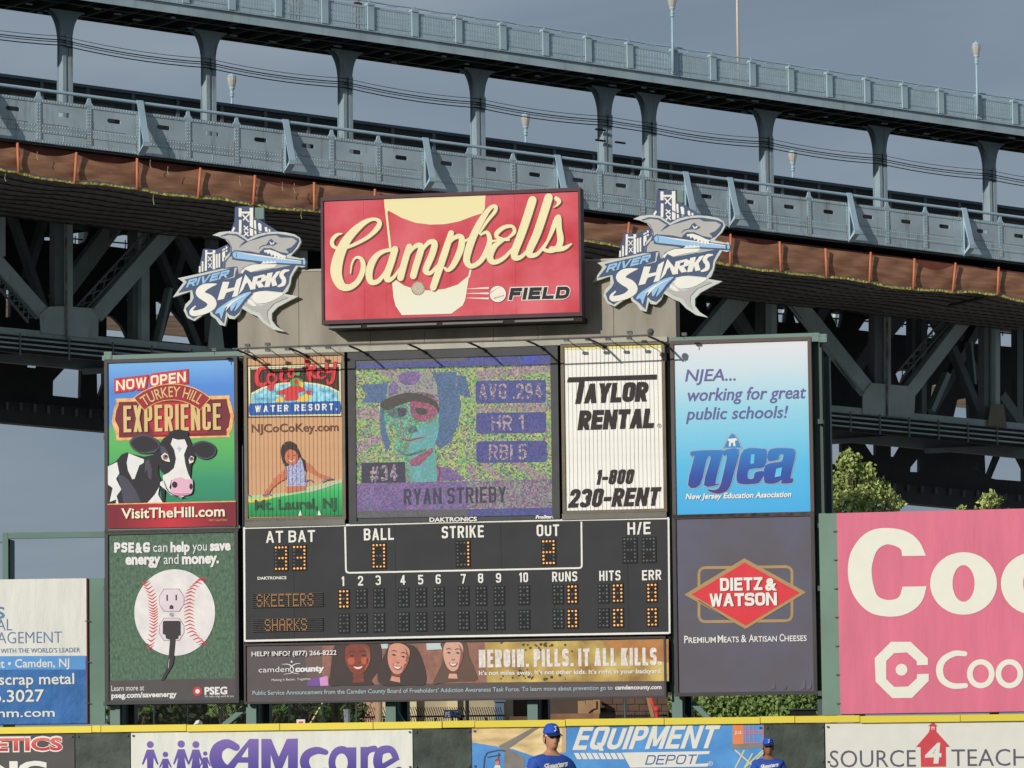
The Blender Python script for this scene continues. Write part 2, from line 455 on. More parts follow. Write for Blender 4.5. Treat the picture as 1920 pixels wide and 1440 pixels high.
# ------------------------------------------------------------------ heavy block lettering drawn as strokes
# x, y in 0..1 inside the stem-wide inset box; 'r' paths have rounded corners, 'l' straight, 'd' diagonals with flat ends
GL = {
 'A': (1.08, [('d', 0, 0, .5, 1), ('d', 1, 0, .5, 1), ('b', .2, .28, .8)]), 'B': (1, [('l', 0, 0, 0, 1), ('r', 0, 1, 1, 1, 1, .53, 0, .53), ('r', 0, .53, 1, .53, 1, 0, 0, 0)]),
 'C': (1, [('r', 1, .72, 1, 1, 0, 1, 0, 0, 1, 0, 1, .28)]), 'D': (1, [('l', 0, 0, 0, 1), ('r', 0, 1, 1, 1, 1, 0, 0, 0)]),
 'E': (.88, [('l', 0, 0, 0, 1), ('l', 0, 1, 1, 1), ('l', 0, .52, .88, .52), ('l', 0, 0, 1, 0)]), 'F': (.84, [('l', 0, 0, 0, 1), ('l', 0, 1, 1, 1), ('l', 0, .52, .88, .52)]),
 'G': (1.02, [('r', 1, .78, 1, 1, 0, 1, 0, 0, 1, 0, 1, .44), ('l', .55, .44, 1, .44)]), 'H': (1, [('l', 0, 0, 0, 1), ('l', 1, 0, 1, 1), ('l', 0, .52, 1, .52)]),
 'I': (0, [('l', .5, 0, .5, 1)]), 'J': (.85, [('r', 1, 1, 1, 0, 0, 0, 0, .3)]), 'K': (1.05, [('l', 0, 0, 0, 1), ('d', .1, .45, 1, 1), ('d', 1, 0, .38, .62)]),
 'L': (.82, [('l', 0, 0, 0, 1), ('l', 0, 0, 1, 0)]), 'M': (1.3, [('l', 0, 0, 0, 1), ('l', 1, 0, 1, 1), ('d', .5, .12, .04, 1), ('d', .5, .12, .96, 1)]),
 'N': (1.15, [('l', 0, 0, 0, 1), ('l', 1, 0, 1, 1), ('d', 1, 0, 0, 1)]), 'O': (1.04, [('o',)]), '0': (.92, [('o',)]), 'P': (.95, [('l', 0, 0, 0, 1), ('r', 0, 1, 1, 1, 1, .45, 0, .45)]),
 'Q': (1.04, [('o',), ('d', 1.1, -.05, .6, .3)]), 'R': (1.02, [('l', 0, 0, 0, 1), ('r', 0, 1, 1, 1, 1, .48, 0, .48), ('d', 1.02, 0, .5, .48)]),
 'S': (.98, [('r', 1, .8, 1, 1, 0, 1, 0, .53, 1, .53, 1, 0, 0, 0, 0, .2)]), 'T': (.95, [('l', 0, 1, 1, 1), ('l', .5, 0, .5, 1)]), 'U': (1, [('r', 0, 1, 0, 0, 1, 0, 1, 1)]),
 'V': (1.05, [('d', .5, 0, 0, 1), ('d', .5, 0, 1, 1)]), 'W': (1.5, [('d', .25, 0, 0, 1), ('d', .25, 0, .5, 1), ('d', .75, 0, .5, 1), ('d', .75, 0, 1, 1)]), 'X': (1.02, [('d', 0, 0, 1, 1), ('d', 1, 0, 0, 1)]),
 'Y': (1.05, [('d', .5, .4, 0, 1), ('d', .5, .4, 1, 1), ('l', .5, 0, .5, .42)]), 'Z': (.95, [('l', 0, 1, 1, 1), ('l', 0, 0, 1, 0), ('d', 0, 0, 1, 1)]),
 '1': (.45, [('l', .9, 0, .9, 1), ('d', 0, .72, .9, 1)]), '2': (.92, [('r', 0, .7, 0, 1, 1, 1, 1, .58, .5, .34, 0, 0), ('l', 0, 0, 1, 0)]), '3': (.92, [('r', 0, .82, 0, 1, 1, 1, 1, .53, .4, .53), ('r', .4, .53, 1, .53, 1, 0, 0, 0, 0, .18)]),
 '4': (.98, [('l', .72, 0, .72, 1), ('d', 0, .3, .72, 1), ('l', 0, .26, 1, .26)]), '5': (.92, [('l', 0, 1, .95, 1), ('l', .05, .52, .05, 1), ('r', .05, .6, 1, .6, 1, 0, 0, 0, 0, .18)]),
 '6': (.92, [('r', 1, .82, 1, 1, 0, 1, 0, 0, 1, 0, 1, .56, 0, .56)]), '7': (.9, [('l', 0, 1, 1, 1), ('d', .35, 0, 1, 1)]), '8': (.92, [('r', .5, 1, 1, 1, 1, .53, 0, .53, 0, 1, .5, 1), ('r', .5, .53, 1, .53, 1, 0, 0, 0, 0, .53, .5, .53)]),
 '9': (.92, [('r', 0, .18, 0, 0, 1, 0, 1, 1, 0, 1, 0, .44, 1, .44)]), '-': (.5, [('l', 0, .4, 1, .4)]), '.': (0, [('l', .5, 0, .5, 0)]), '/': (.5, [('d', 0, 0, 1, 1)]), ',': (0, [('l', .5, -.08, .5, 0)]), "'": (0, [('l', .5, .8, .5, 1)]),
 ' ': (.35, []), '&': (1.15, [('r', .95, .45, .75, 0, 0, 0, 0, .48, .7, .62, .7, 1, .15, 1, .15, .66, 1.05, 0)]), '(': (.3, [('r', 1, 1.05, 0, 1.05, 0, -.05, 1, -.05)]), ')': (.3, [('r', 0, 1.05, 1, 1.05, 1, -.05, 0, -.05)])}
def gpath(pts, rad):
    out = [pts[0]]
    for a, b, c in zip(pts, pts[1:], pts[2:]):
        d1 = math.hypot(b[0] - a[0], b[1] - a[1]); d2 = math.hypot(c[0] - b[0], c[1] - b[1]); r = min(rad, d1 * .5, d2 * .5) if len(pts) > 3 else min(rad, d1, d2)
        p = (b[0] + (a[0] - b[0]) * r / d1, b[1] + (a[1] - b[1]) * r / d1); q = (b[0] + (c[0] - b[0]) * r / d2, b[1] + (c[1] - b[1]) * r / d2)
        for i in range(6):
            t = i / 5; out.append(((1 - t) ** 2 * p[0] + 2 * t * (1 - t) * b[0] + t * t * q[0], (1 - t) ** 2 * p[1] + 2 * t * (1 - t) * b[1] + t * t * q[1]))
    out.append(pts[-1]); return out
def block(A, s, x0, y0, x1, y1, cap, m, layer=2, stem=.2, shear=0.0, gap=.12, name='lettering', fn=None, grow=0.0, dx=0, dy=0):
    """heavy sans capitals: stem, gap as shares of the cap height; grow thickens the strokes for an outline"""
    S = stem * cap; tot = 0; ws = []
    fixed = 0.0; flex = 0.0
    for ch in s:
        w = GL[ch][0]; flex += w; fixed += (S if ch != ' ' else 0)
    fixed += gap * cap * (len(s) - 1); L = x1 - x0 - 2 * 0
    unit = (L - fixed) / flex if flex else 0
    x = 0.0; g = grow
    def out(px, py):
        t = px / L; h = py / cap
        if fn: return fn(t, h)
        return (x0 + dx + px + (shear - .0125) * py, y0 + dy + (y1 - y0) * t - py)
    for ch in s:
        w = GL[ch][0] * unit; W = w + S if ch != ' ' else w
        X = lambda a: x + S / 2 + a * w
        Y = lambda a: S / 2 + a * (cap - S)
        add = lambda poly: A._add(layer, m, [[out(px, py) for px, py in poly]], [], name)
        hs = S / 2 + g
        def seg(ax, ay, bx, by):
            d = math.hypot(bx - ax, by - ay) or 1e-6; ux, uy = (bx - ax) / d, (by - ay) / d
            add([(ax - uy * hs, ay + ux * hs), (bx - uy * hs, by + ux * hs), (bx + uy * hs, by - ux * hs), (ax + uy * hs, ay - ux * hs)])
        def dot(ax, ay): add([(ax + hs * math.cos(k * math.pi / 6), ay + hs * math.sin(k * math.pi / 6)) for k in range(12)])
        for pr in GL[ch][1]:
            k = pr[0]
            if k == 'l':
                a = (X(pr[1]), Y(pr[2])); b = (X(pr[3]), Y(pr[4]))
                add([(min(a[0], b[0]) - hs, min(a[1], b[1]) - hs), (max(a[0], b[0]) + hs, min(a[1], b[1]) - hs), (max(a[0], b[0]) + hs, max(a[1], b[1]) + hs), (min(a[0], b[0]) - hs, max(a[1], b[1]) + hs)])
            elif k == 'b':
                add([(X(pr[1]), Y(pr[2]) - hs * .8), (X(pr[3]), Y(pr[2]) - hs * .8), (X(pr[3]), Y(pr[2]) + hs * .8), (X(pr[1]), Y(pr[2]) + hs * .8)])
            elif k == 'd':
                ya = pr[2] * cap - (g if pr[2] < pr[4] else 0); yb = pr[4] * cap + (g if pr[4] >= 1 else 0)
                q = hs * (.82 if ch in 'NMW' else 1.0)
                add([(X(pr[1]) - q, ya), (X(pr[1]) + q, ya), (X(pr[3]) + q, yb), (X(pr[3]) - q, yb)])
            else:
                if k == 'o': pts = [(.5, 1), (1, 1), (1, 0), (0, 0), (0, 1), (.5, 1)]
                else: pts = list(zip(pr[1::2], pr[2::2]))
                pts = gpath([(X(a), Y(b)) for a, b in pts], min(max(w, S) * .5, cap * .32))
                for p, q in zip(pts, pts[1:]): seg(*p, *q)
                for p in pts[1:-1]: dot(*p)
        x += W + gap * cap

# ------------------------------------------------------------------ frames of reference
SB = Plane(at(870, 1000, 110.0), math.radians(-11.5))          # scoreboard
BR = Plane(at(960, 288, 195.0), math.radians(35.6), -0.035)    # bridge: u along it, falling to the right
GRN = 0.0

# materials
M_white = mat('white_vinyl', (236, 232, 222), var=0.03)
M_offw = mat('offwhite_vinyl', (228, 226, 216), var=0.06, scale=1.3, bump=.8, dist=.05, stretch=(2, 1, .5))
M_black = mat('black_print', (38, 36, 38), var=0.1)
M_red = mat('red_print', (214, 48, 62), var=0.05)
M_frame = mat('dark_frame', (62, 58, 58), var=0.12, rough=0.5)
M_board = mat('board_black', (55, 55, 57), var=0.12, scale=1.2, rough=0.65)
M_pit = mat('matte_black', (24, 24, 25), var=0.2)
M_green = steel('green_steel', (98, 124, 114), rust=.12, var=.1)
M_greend = steel('dark_green_steel', (62, 78, 74), rust=.15, var=.12)
M_bronze = mat('bronze_frame', (112, 98, 78), var=0.15, metal=0.0, rough=0.45)
M_lamp = mat('lamp_grey', (92, 90, 88), var=0.1)
M_lampl = mat('lamp_lens', (210, 212, 210), rough=0.2, var=0.05)

# ------------------------------------------------------------------ ground and sky setting
g = MB()
g.add([(-300, -200, 0.004), (300, -200, 0.004), (300, 103, 0.004), (-300, 103, 0.004)], [(0, 1, 2, 3)])
gr = g.build('grass_field', mat('grass_ground', (86, 104, 60), var=0.25, scale=0.4, c2=(100, 112, 72), spec=0.05)); setp(gr, 'mown green outfield grass of the ball field', None, None, 'structure')

g = MB()
g.add([(-3000, -200, 0), (3000, -200, 0), (3000, 5000, 0), (-3000, 5000, 0)], [(0, 1, 2, 3)])
gr = g.build('pavement', mat('asphalt', (132, 126, 118), var=0.2, scale=0.3, k=1.0, spec=.1)); setp(gr, 'grey asphalt and gravel ground beyond the ball field', None, None, 'structure')

# ------------------------------------------------------------------ outfield wall
wx = [(-160, 103.3), (190, 102.4), (829, 101.3), (1490, 101.5), (2080, 102.1)]
WT = 2.5
WP = []
for (xa, ya), (xb, yb) in zip(wx, wx[1:]):
    a = at(xa, 1360, ya); b = at(xb, 1345, yb)
    WP.append((xa, xb, Plane((a.x, a.y, 0), math.atan2(b.y - a.y, b.x - a.x)), (Vector((b.x, b.y)) - Vector((a.x, a.y))).length))
def wallplane(x):
    for q in WP:
        if x < q[1]: return q[2]
    return WP[-1][2]
wall = thing('outfield_wall', 'long dark green padded outfield wall with a yellow top rail', 'wall', (WP[1][2].o.x, WP[1][2].o.y, 0))
M_pad = mat('dark_green_windscreen', (66, 74, 66), var=0.2, scale=1.6, bump=1.0, dist=.09, rough=0.6, c2=(78, 86, 78))
M_yel = mat('yellow_cap', (243, 222, 66), var=0.05, scale=1.5, bump=0.3, c2=(240, 212, 50))
for i, (xa, xb, pl, ln) in enumerate(WP):
    b = MB(); b.box(pl, 0, ln, 0.06, 0.35, 0, WT - 0.16); b.build('wall_panel', M_pad, wall)
caps = [-60, 173, 350, 525, 700, 890, 1060, 1245, 1425, 1612, 1800, 1990]
for i, (x0, x1) in enumerate(zip(caps, caps[1:])):
    for xa, xb, pl, ln in WP:
        a = max(x0, xa); c = min(x1, xb)
        if c - a < 1: continue
        u0 = pl.px(a, 1350)[0]; u1 = pl.px(c, 1350)[0]
        dz = random.uniform(-.012, .012)
        b = MB(); b.box(pl, u0 + .008, u1 - .008, -0.04 - random.uniform(0, .012), 0.38, WT - 0.155 + dz, WT + dz)
        b.build('yellow_cap', M_yel, wall)

def banner(name, label, x0, x1, mt, group=None, v0=0.25, v1=WT - .165):
    """vinyl sheet on the wall between two picture columns; follows the wall and creases a little"""
    pl = wallplane((x0 + x1) / 2)
    u0 = pl.px(x0, 1400)[0]; u1 = pl.px(x1, 1400)[0]
    t = thing(name, label, 'banner', pl.w((u0 + u1) / 2, 0, -.02), pl.yaw, group)
    me = MB(); nu = 28; nv = 8
    rnd = random.Random(int(x0) + 5)
    vs = []; fs = []
    for j in range(nv + 1):
        for i in range(nu + 1):
            u = u0 + (u1 - u0) * i / nu; v = v0 + (v1 - v0) * j / nv
            vs.append(pl.w(u, v, 0.03))
    for j in range(nv):
        for i in range(nu):
            q = j * (nu + 1) + i; fs.append((q, q + 1, q + nu + 2, q + nu + 1))
    me.add(vs, fs)
    # back side a little deeper so the sheet has thickness
    me.add([pl.w(u0, v0, .055), pl.w(u1, v0, .055), pl.w(u1, v1, .055), pl.w(u0, v1, .055)], [(0, 1, 2, 3)])
    me.build('vinyl_sheet', mt, t, smooth=True, fix=False)
    gm = MB()
    for k in range(2):
        for uu in (u0 + .06, u1 - .06): gm.box(pl, uu - .02, uu + .02, -.01, .02, v1 - .1 - k * .8, v1 - .06 - k * .8)
    gm.build('grommet', M_lamp, t)
    return t, pl
def pad(x0, x1):
    t, pl = banner('windscreen', '', x0, x1, M_pad)
    return t
# banner 1 (far left, dark)
t, pl = banner('banner', 'charcoal banner with red lettering at the left end of the wall', -70, 139, mat('charcoal_vinyl', (84, 80, 80), var=.1))
A = Art(pl, t, 0.028, 0, 960, 3, step=.003)
M_dkred = grad('red_fade', [(0, (200, 40, 50)), (1, (240, 120, 110))], 1.95, 2.3)
A.text('ETICS', -30, 1345, 355, 1340, 74, M_white, 1, bold=.075)
A.text('ETICS', -26, 1342, 351, 1337, 66, M_dkred, 2, bold=.035)
A.text('ING', -120, 1500, 265, 1497, 90, M_white, 1, bold=.06)
A.finish()
t = pad(141, 243); setp(t, 'narrow dark green windscreen between the charcoal banner and the family banner', 'windscreen', 'dark windscreens between the wall banners')
# banner 2 white family
M_pur = grad('purple_print', [(0, (70, 62, 150)), (1, (140, 112, 190))], 1.3, 2.3)
t, pl = banner('banner', 'white banner with purple family figures and big purple lettering', 245, 773, M_offw)
A = Art(pl, t, .028, 240, 1340, 2.909, step=.003)
for (x, y, h, wdt, skirt) in ((121, 163, 19, 52, 0), (204, 217, 15, 40, 1), (290, 160, 20, 50, 1), (370, 163, 19, 50, 2), (421, 212, 12, 34, 1)):
    A.disc(x, y, h, M_pur, 1)
    ty = y + h + 8; L = 150 if h > 16 else 90
    A.poly([(x - wdt * .36, ty), (x + wdt * .36, ty), (x + wdt * .88, ty + L * .53), (x + wdt * .74, ty + L * .56), (x + wdt * .34, ty + L * .28),
            (x + wdt * (.5 if skirt else .32), ty + L * .68), (x + wdt * .3, ty + L), (x + 4, ty + L), (x, ty + L * .62), (x - 4, ty + L), (x - wdt * .3, ty + L),
            (x - wdt * (.5 if skirt else .32), ty + L * .68), (x - wdt * .34, ty + L * .28), (x - wdt * .74, ty + L * .56), (x - wdt * .88, ty + L * .53)], M_pur, 1)
A.stroke('590,178,40 540,158,50 490,185,62 478,240,70 505,290,72 560,318,60', M_pur, 1)
A.poly('662,132 712,132 712,320 655,320 655,262 600,262 560,320 505,320', M_pur, 1, holes=['618,232 655,232 655,175'])
A.poly('727,132 780,132 822,230 866,132 926,130 926,320 873,320 873,215 830,320 810,320 778,215 778,320 727,320', M_pur, 1)
A.stroke('1078,205,30 1030,195,40 980,215,46 962,258,50 985,310,46 1030,322,40 1075,305,30', M_pur, 1)
A.disc(1165, 262, 72, M_pur, 1, ry=92); A.disc(1165, 262, 34, M_offw, 2, ry=50)
A.rect(1197, 178, 1245, 330, M_pur, 1); A.rect(1268, 176, 1308, 330, M_pur, 1)
A.stroke('1290,230,30 1310,195,34 1345,185,34', M_pur, 1)
A.stroke('1460,232,34 1440,196,36 1410,188,42 1372,205,46 1362,262,50 1385,312,46 1430,322,44 1480,300,34', M_pur, 1)
A.stroke('1385,285,30 1475,232,26', M_pur, 1, smooth=False)
A.finish()
t = pad(775, 884); setp(t, 'creased dark green windscreen between the family banner and the blue equipment banner', 'windscreen', 'dark windscreens between the wall banners')
# banner 3 blue equipment
M_blue = mat('blue_vinyl', (76, 148, 220), var=0.1, scale=1.2, c2=(92, 160, 226), bump=.9, dist=.06)
t, pl = banner('banner', 'blue banner with a plywood and forklift picture and slanted white lettering', 885, 1431, M_blue)
A = Art(pl, t, .028, 880, 1330, 2.909, step=.003)
M_ply = mat('plywood_print', (226, 190, 130), var=0.25, scale=1.6, c2=(236, 206, 150), stretch=(1, 1, 3))
M_gry = mat('grey_print', (140, 132, 124), var=0.15)
A.poly('14,88 525,88 525,232 370,262 240,218 14,180', M_ply, 1)
A.poly('160,200 350,98 385,98 215,215 300,262 300,320 190,320 190,232', M_gry, 2)
A.poly('505,88 528,88 528,235 505,240', mat('tan_print', (206, 176, 140)), 2)
A.stroke('78,320 84,262 98,236 165,222 200,228', mat('dark_grey_print', (80, 84, 92)), 3, w=7, smooth=False)
A.stroke('98,262 170,248', MC['dark_grey_print'], 3, w=6, smooth=False)
A.stroke('160,236 160,320', MC['dark_grey_print'], 3, w=6, smooth=False)
M_skin = mat('skin_print', (206, 150, 120)); A.disc(152, 290, 11, M_skin, 4, ry=14); A.poly('138,282 142,270 160,268 166,282', M_red, 5); A.poly('134,320 140,304 166,304 172,320', M_white, 4)
block(A, 'EQUIPMENT', 562, 222, 1328, 212, 128, M_white, 2, stem=.19, shear=.36, gap=.085)
for k in range(8):
    x = 570 + k * 33; A.poly([(x, 238), (x + 26, 238), (x + 44, 272), (x + 18, 272)], M_white, 2)
A.poly('832,236 1314,228 1306,244 1250,246 1232,298 1306,294 1300,312 878,318', M_white, 2)
block(A, 'DEPOT', 958, 302, 1228, 298, 52, mat('blue_print', (52, 104, 170)), 3, stem=.13, shear=.3, gap=.16)
A.text('®', 1300, 308, 1330, 308, 24, M_white, 2)
M_or = mat('orange_print', (240, 140, 84)); A.rect(1437, 82, 1496, 190, M_or, 1)
A.text('JLG', 1446, 134, 1484, 134, 16, M_white, 3, bold=.02)
M_sal = mat('salmon_print', (222, 120, 120))
for x in (1510, 1530, 1553, 1604): A.stroke([(x, 84), (x, 184)], M_sal, 2, w=5, smooth=False)
for y in (122, 134, 184): A.stroke([(1500, y), (1604, y - 4)], M_sal, 2, w=5, smooth=False)
A.poly('1430,190 1604,186 1604,205 1510,216 1430,216', M_gry, 1)
M_pal = mat('pale_yellow_print', (222, 214, 150))
for a in ((1500, 222, 1450, 320), (1545, 240, 1500, 320), (1604, 222, 1500, 320), (1450, 222, 1560, 320), (1604, 236, 1540, 300)):
    A.stroke([a[:2], a[2:]], M_pal, 2, w=8, smooth=False)
A.finish()
t = pad(1433, 1546); setp(t, 'dark green windscreen behind the far player in the blue jersey', 'windscreen', 'dark windscreens between the wall banners')
t, pl = banner('banner', 'white banner with slate lettering around a small red schoolhouse', 1548, 2000, M_white)
A = Art(pl, t, .028, 1280, 960, 3, step=.003)
M_slate = mat('slate_print', (104, 100, 116)); M_srd = mat('school_red', (222, 74, 84))
A.text('SOURCE', 828, 1437, 1312, 1433, 96, M_slate, 1, bold=-.004)
A.text('TEACHERS', 1512, 1430, 2160, 1425, 96, M_slate, 1, bold=-.004)
A.poly('1312,1322 1385,1238 1392,1205 1380,1205 1408,1182 1436,1205 1426,1205 1428,1236 1504,1320 1480,1322 1482,1432 1340,1434 1338,1322', M_srd, 1)
A.text('4', 1360, 1412, 1452, 1410, 108, M_white, 2, bold=.03, shear=.1)
A.poly('1400,1208 1416,1208 1416,1226 1400,1226', M_white, 2); A.poly('1404,1214 1412,1214 1412,1226 1404,1226', M_srd, 3)
A.finish()

# ------------------------------------------------------------------ scoreboard frame
U = lambda x, y=1000, n=0.0: SB.px(x, y, n)[0]
V = lambda x, y, n=0.0: SB.px(x, y, n)[1]
base = SB.w(0, 0, 0.6); GZ = -SB.o.z
frame = thing('scoreboard_gantry', 'green steel frame of posts and beams that carries the scoreboard signs', 'gantry', (base.x, base.y, 0), SB.yaw)
for x in (209, 465, 727, 994, 1266, 1540):
    u = U(x, 1335); b = MB(); top = {1540: 4.6, 209: 4.6}.get(x, 4.2)
    b.box(SB, u - .13, u + .13, .3, .34, GZ, top); b.box(SB, u - .13, u + .13, .56, .6, GZ, top); b.box(SB, u - .012, u + .012, .341, .559, GZ, top)
    b.build('post', M_greend if x == 1540 else M_green, frame)
    b = MB(); b.box(SB, u - .1, u + .16, 1.5, 1.8, GZ, top - .3); b.box(SB, u - .02, u + .02, .601, 1.499, GZ, top - .4); b.build('rear_post', M_greend, frame)  # rear post and web in darker green for the post's shaded side
for (xa, ya, xb, yb) in ((410, 1357, 455, 1320), (1290, 1316, 1326, 1352), (727, 1330, 741, 1350), (1256, 1322, 1275, 1345)):
    b = MB(); p, q = SB.px(xa, ya), SB.px(xb, yb)
    d = (Vector(p) - Vector(q)); p2 = Vector(p) + d * 1.6
    if p[1] > q[1]: p2 = Vector(p); q = Vector(q) - d * 1.6
    b.bar(SB, p2, q, .13, .62, .7); b.build('brace', M_green, frame)
for (x0, y0, x1, y1, h) in ((192, 676, 456, 668, .13), (1258, 641, 1536, 632, .11), (193, 996, 450, 991, .07)):
    v = V((x0 + x1) / 2, (y0 + y1) / 2)
    b = MB(); b.box(SB, U(x0, y0), U(x1, y1), -.02, .28, v, v + h); b.build('beam', M_green, frame)
for x, y in ((203, 667), (1530, 633), (1543, 634)):
    u, v = SB.px(x, y); b = MB(); b.box(SB, u - .1, u + .1, -.05, -.024, v - .1, v + .1)
    for du, dv in ((-.06, -.05), (.06, -.05), (-.06, .05), (.06, .05)): b.box(SB, u + du - .012, u + du + .012, -.064, -.05, v + dv - .012, v + dv + .012)
    b.build('gusset_plate', M_green, frame)
for y in (790, 985, 1103, 1300):
    u, v = SB.px(1538, y); b = MB(); b.box(SB, u - .06, u + .06, -.02, .298, v - .06, v + .06); b.build('bracket', M_greend, frame)
for y in (820, 1103, 1320):
    u, v = SB.px(197, y); b = MB(); b.box(SB, u - .05, u + .05, .02, .298, v - .06, v + .06); b.build('bracket', M_greend, frame)
b = MB()
b.box(SB, U(198, 1000), U(450, 1000), .17, .28, V(300, 1315), V(300, 680)); b.box(SB, U(455, 1000), U(1252, 1000), .17, .28, V(800, 1305), V(800, 650))
b.box(SB, U(1260, 1000), U(1528, 1000), .17, .28, V(1400, 1300), V(1400, 645)); b.build('backing_sheet', M_pit, frame)  # black sheet added behind the signs to keep their gaps dark
b = MB(); b.box(SB, U(450, 1000), U(458, 1000), .31, .9, V(800, 1305), V(450, 680)); b.build('backing_sheet', M_pit, frame)  # black fill added so the gap beside the cow billboard stays dark
vt = V(800, 653)
b = MB(); b.box(SB, U(455, 700), U(1252, 700), -.03, .3, vt - .03, vt + .1); b.build('top_flashing', steel('pale_flashing', (168, 164, 148), rust=.5, var=.25), frame)
# wall of panels behind the soup sign
cw = thing('parapet_wall', 'taupe panelled wall standing above the scoreboard behind the red sign', 'wall', SB.w(0, vt, .9), SB.yaw)
M_tau = mat('taupe_panel', (152, 144, 131), var=0.12, scale=.9, rough=.8, c2=(160, 152, 138), stretch=(2.5, 1, .6), spec=.1)
xs = [445, 560, 694, 795, 924, 1008, 1150, 1267]
vtop = V(600, 508, .6)
for xa, xb in zip(xs, xs[1:]):
    b = MB(); b.box(SB, U(xa, 560, .6) + .006, U(xb, 560, .6) - .006, .6, 1.2, vt - .2, vtop); b.build('wall_panel', M_tau, cw)
b = MB(); b.box(SB, U(445, 560, .6), U(1267, 560, .6), .595 - .02, 1.22, vtop, vtop + .05); b.build('coping', mat('pale_coping', (180, 174, 160)), cw)

# ------------------------------------------------------------------ sign builder
def sign(label, x0, y0, x1, y1, face, fw=.09, fm=None, name='billboard', cat='billboard', n0=0.0, depth=.16, group=None, face_n=.02):
    """face between the picture corners (x0,y0) top left and (x1,y1) bottom right, frame fw wide around it"""
    fm = fm or M_frame
    u0, v1 = SB.px(x0, y0, n0); u1, v0 = SB.px(x1, y1, n0)
    t = thing(name, label, cat, SB.w((u0 + u1) / 2, v0, n0 + depth / 2), SB.yaw, group)
    b = MB(); b.box(SB, u0, u1, n0 + face_n, n0 + depth, v0, v1); b.build('face', face, t)
    for a in ((u0 - fw, u1 + fw, v1, v1 + fw), (u0 - fw, u1 + fw, v0 - fw, v0), (u0 - fw, u0, v0, v1), (u1, u1 + fw, v0, v1)):
        b = MB(); b.box(SB, a[0], a[1], n0 - .03, n0 + depth + .003, a[2], a[3]); b.build('frame', fm, t)
    return t, (u0, v0, u1, v1)
def zr(t, y0, y1, x=None, n=0):
    """local heights of two picture rows, for gradients"""
    iv = INV[t.name]
    return [(iv @ SB.wp(x, y, n)).z for y in (y0, y1)]

# ---- dairy billboard
_c = [(0, (40, 120, 96)), (.28, (52, 150, 110)), (.5, (92, 186, 92)), (.60, (100, 180, 120)), (.66, (84, 138, 214)), (.85, (80, 140, 220)), (1, (120, 180, 236))]
u0, v1 = SB.px(202, 681); u1, v0 = SB.px(441, 989)
t, R = sign('cow billboard with a blue and green background and a red and gold plaque', 202, 681, 441, 989, grad('sky_to_meadow', _c, 0, v1 - v0, var=.02))
A = Art(SB, t, .016, 190, 640, 4.0)
M_cream = grad('cream_gold', [(0, (224, 190, 120)), (.18, (236, 218, 172)), (1, (244, 236, 210))], *zr(t, 690, 640, 300), var=.1)
M_crm = mat('cream_print', (242, 232, 200), var=.04)
M_mar = mat('maroon_print', (120, 42, 56)); M_gold = mat('gold_print', (234, 156, 62), c2=(246, 190, 120), scale=6, var=.1)
M_cow = mat('cow_black', (44, 42, 48)); M_cow2 = mat('cow_grey', (76, 74, 90)); M_cw = mat('cow_white', (232, 230, 226))
M_pink = mat('pink_print', (232, 178, 200)); M_redd = grad('red_glow', [(0, (130, 40, 52)), (.5, (206, 44, 60)), (1, (130, 40, 52))], -1.4, 1.4, axis=0)
def nowopen(m, layer, bold, dx=0):
    block(A, 'NOW', 110 + dx, 372, 340 + dx, 346, 78, m, layer, stem=.2, gap=.12, grow=bold * 100)
    block(A, 'OPEN', 370 + dx, 336, 634 + dx, 304, 78, m, layer, stem=.2, gap=.12, grow=bold * 100)
nowopen(mat('dull_red_print', (150, 40, 60)), 2, .17, 5); nowopen(M_red, 3, .14); nowopen(M_crm, 4, 0)
A.poly('108,432 245,428 240,450 130,455 128,470 108,500 78,590 108,690 122,705 122,742 110,742 105,700 80,590 98,490 112,470', M_gold, 1)
A.poly('108,430 962,405 962,440 975,470 995,560 980,660 960,690 965,718 110,745 110,705 78,600 98,500 112,470', M_gold, 1)
A.poly('130,455 940,432 945,470 968,560 955,640 938,660 940,705 132,722 132,650 102,590 112,520 130,480', M_mar, 2)
A.poly('360,462 760,452 800,500 800,690 400,702 330,560', M_redd, 3)
block(A, 'EXPERIENCE', 174, 688, 904, 668, 200, mat('plaque_shadow', (70, 24, 34)), 4, stem=.135, gap=.075)
block(A, 'EXPERIENCE', 167, 683, 897, 663, 200, M_cream, 5, stem=.125, gap=.085)
def arc(t_, h):
    a = math.radians(-36 + 72 * t_); r = 342 + 78 * h
    return 530 + r * math.sin(a), 758 - r * math.cos(a) - (t_ - .5) * 14
def ring(a0, a1, r0, r1, k=16, cx=530, cy=760):
    A_ = [math.radians(a0 + (a1 - a0) * i / k) for i in range(k + 1)]
    return [(cx + r1 * math.sin(a), cy - r1 * math.cos(a)) for a in A_] + [(cx + r0 * math.sin(a), cy - r0 * math.cos(a)) for a in reversed(A_)]
A.poly(ring(-41, 41, 318, 444), M_gold, 6); A.poly(ring(-40, 40, 324, 437), mat('plaque_red', (160, 40, 52)), 7)
A.text('TURKEY HILL', 0, 0, 1, 1, 1, M_cream, 8, bold=.004, fn=arc)
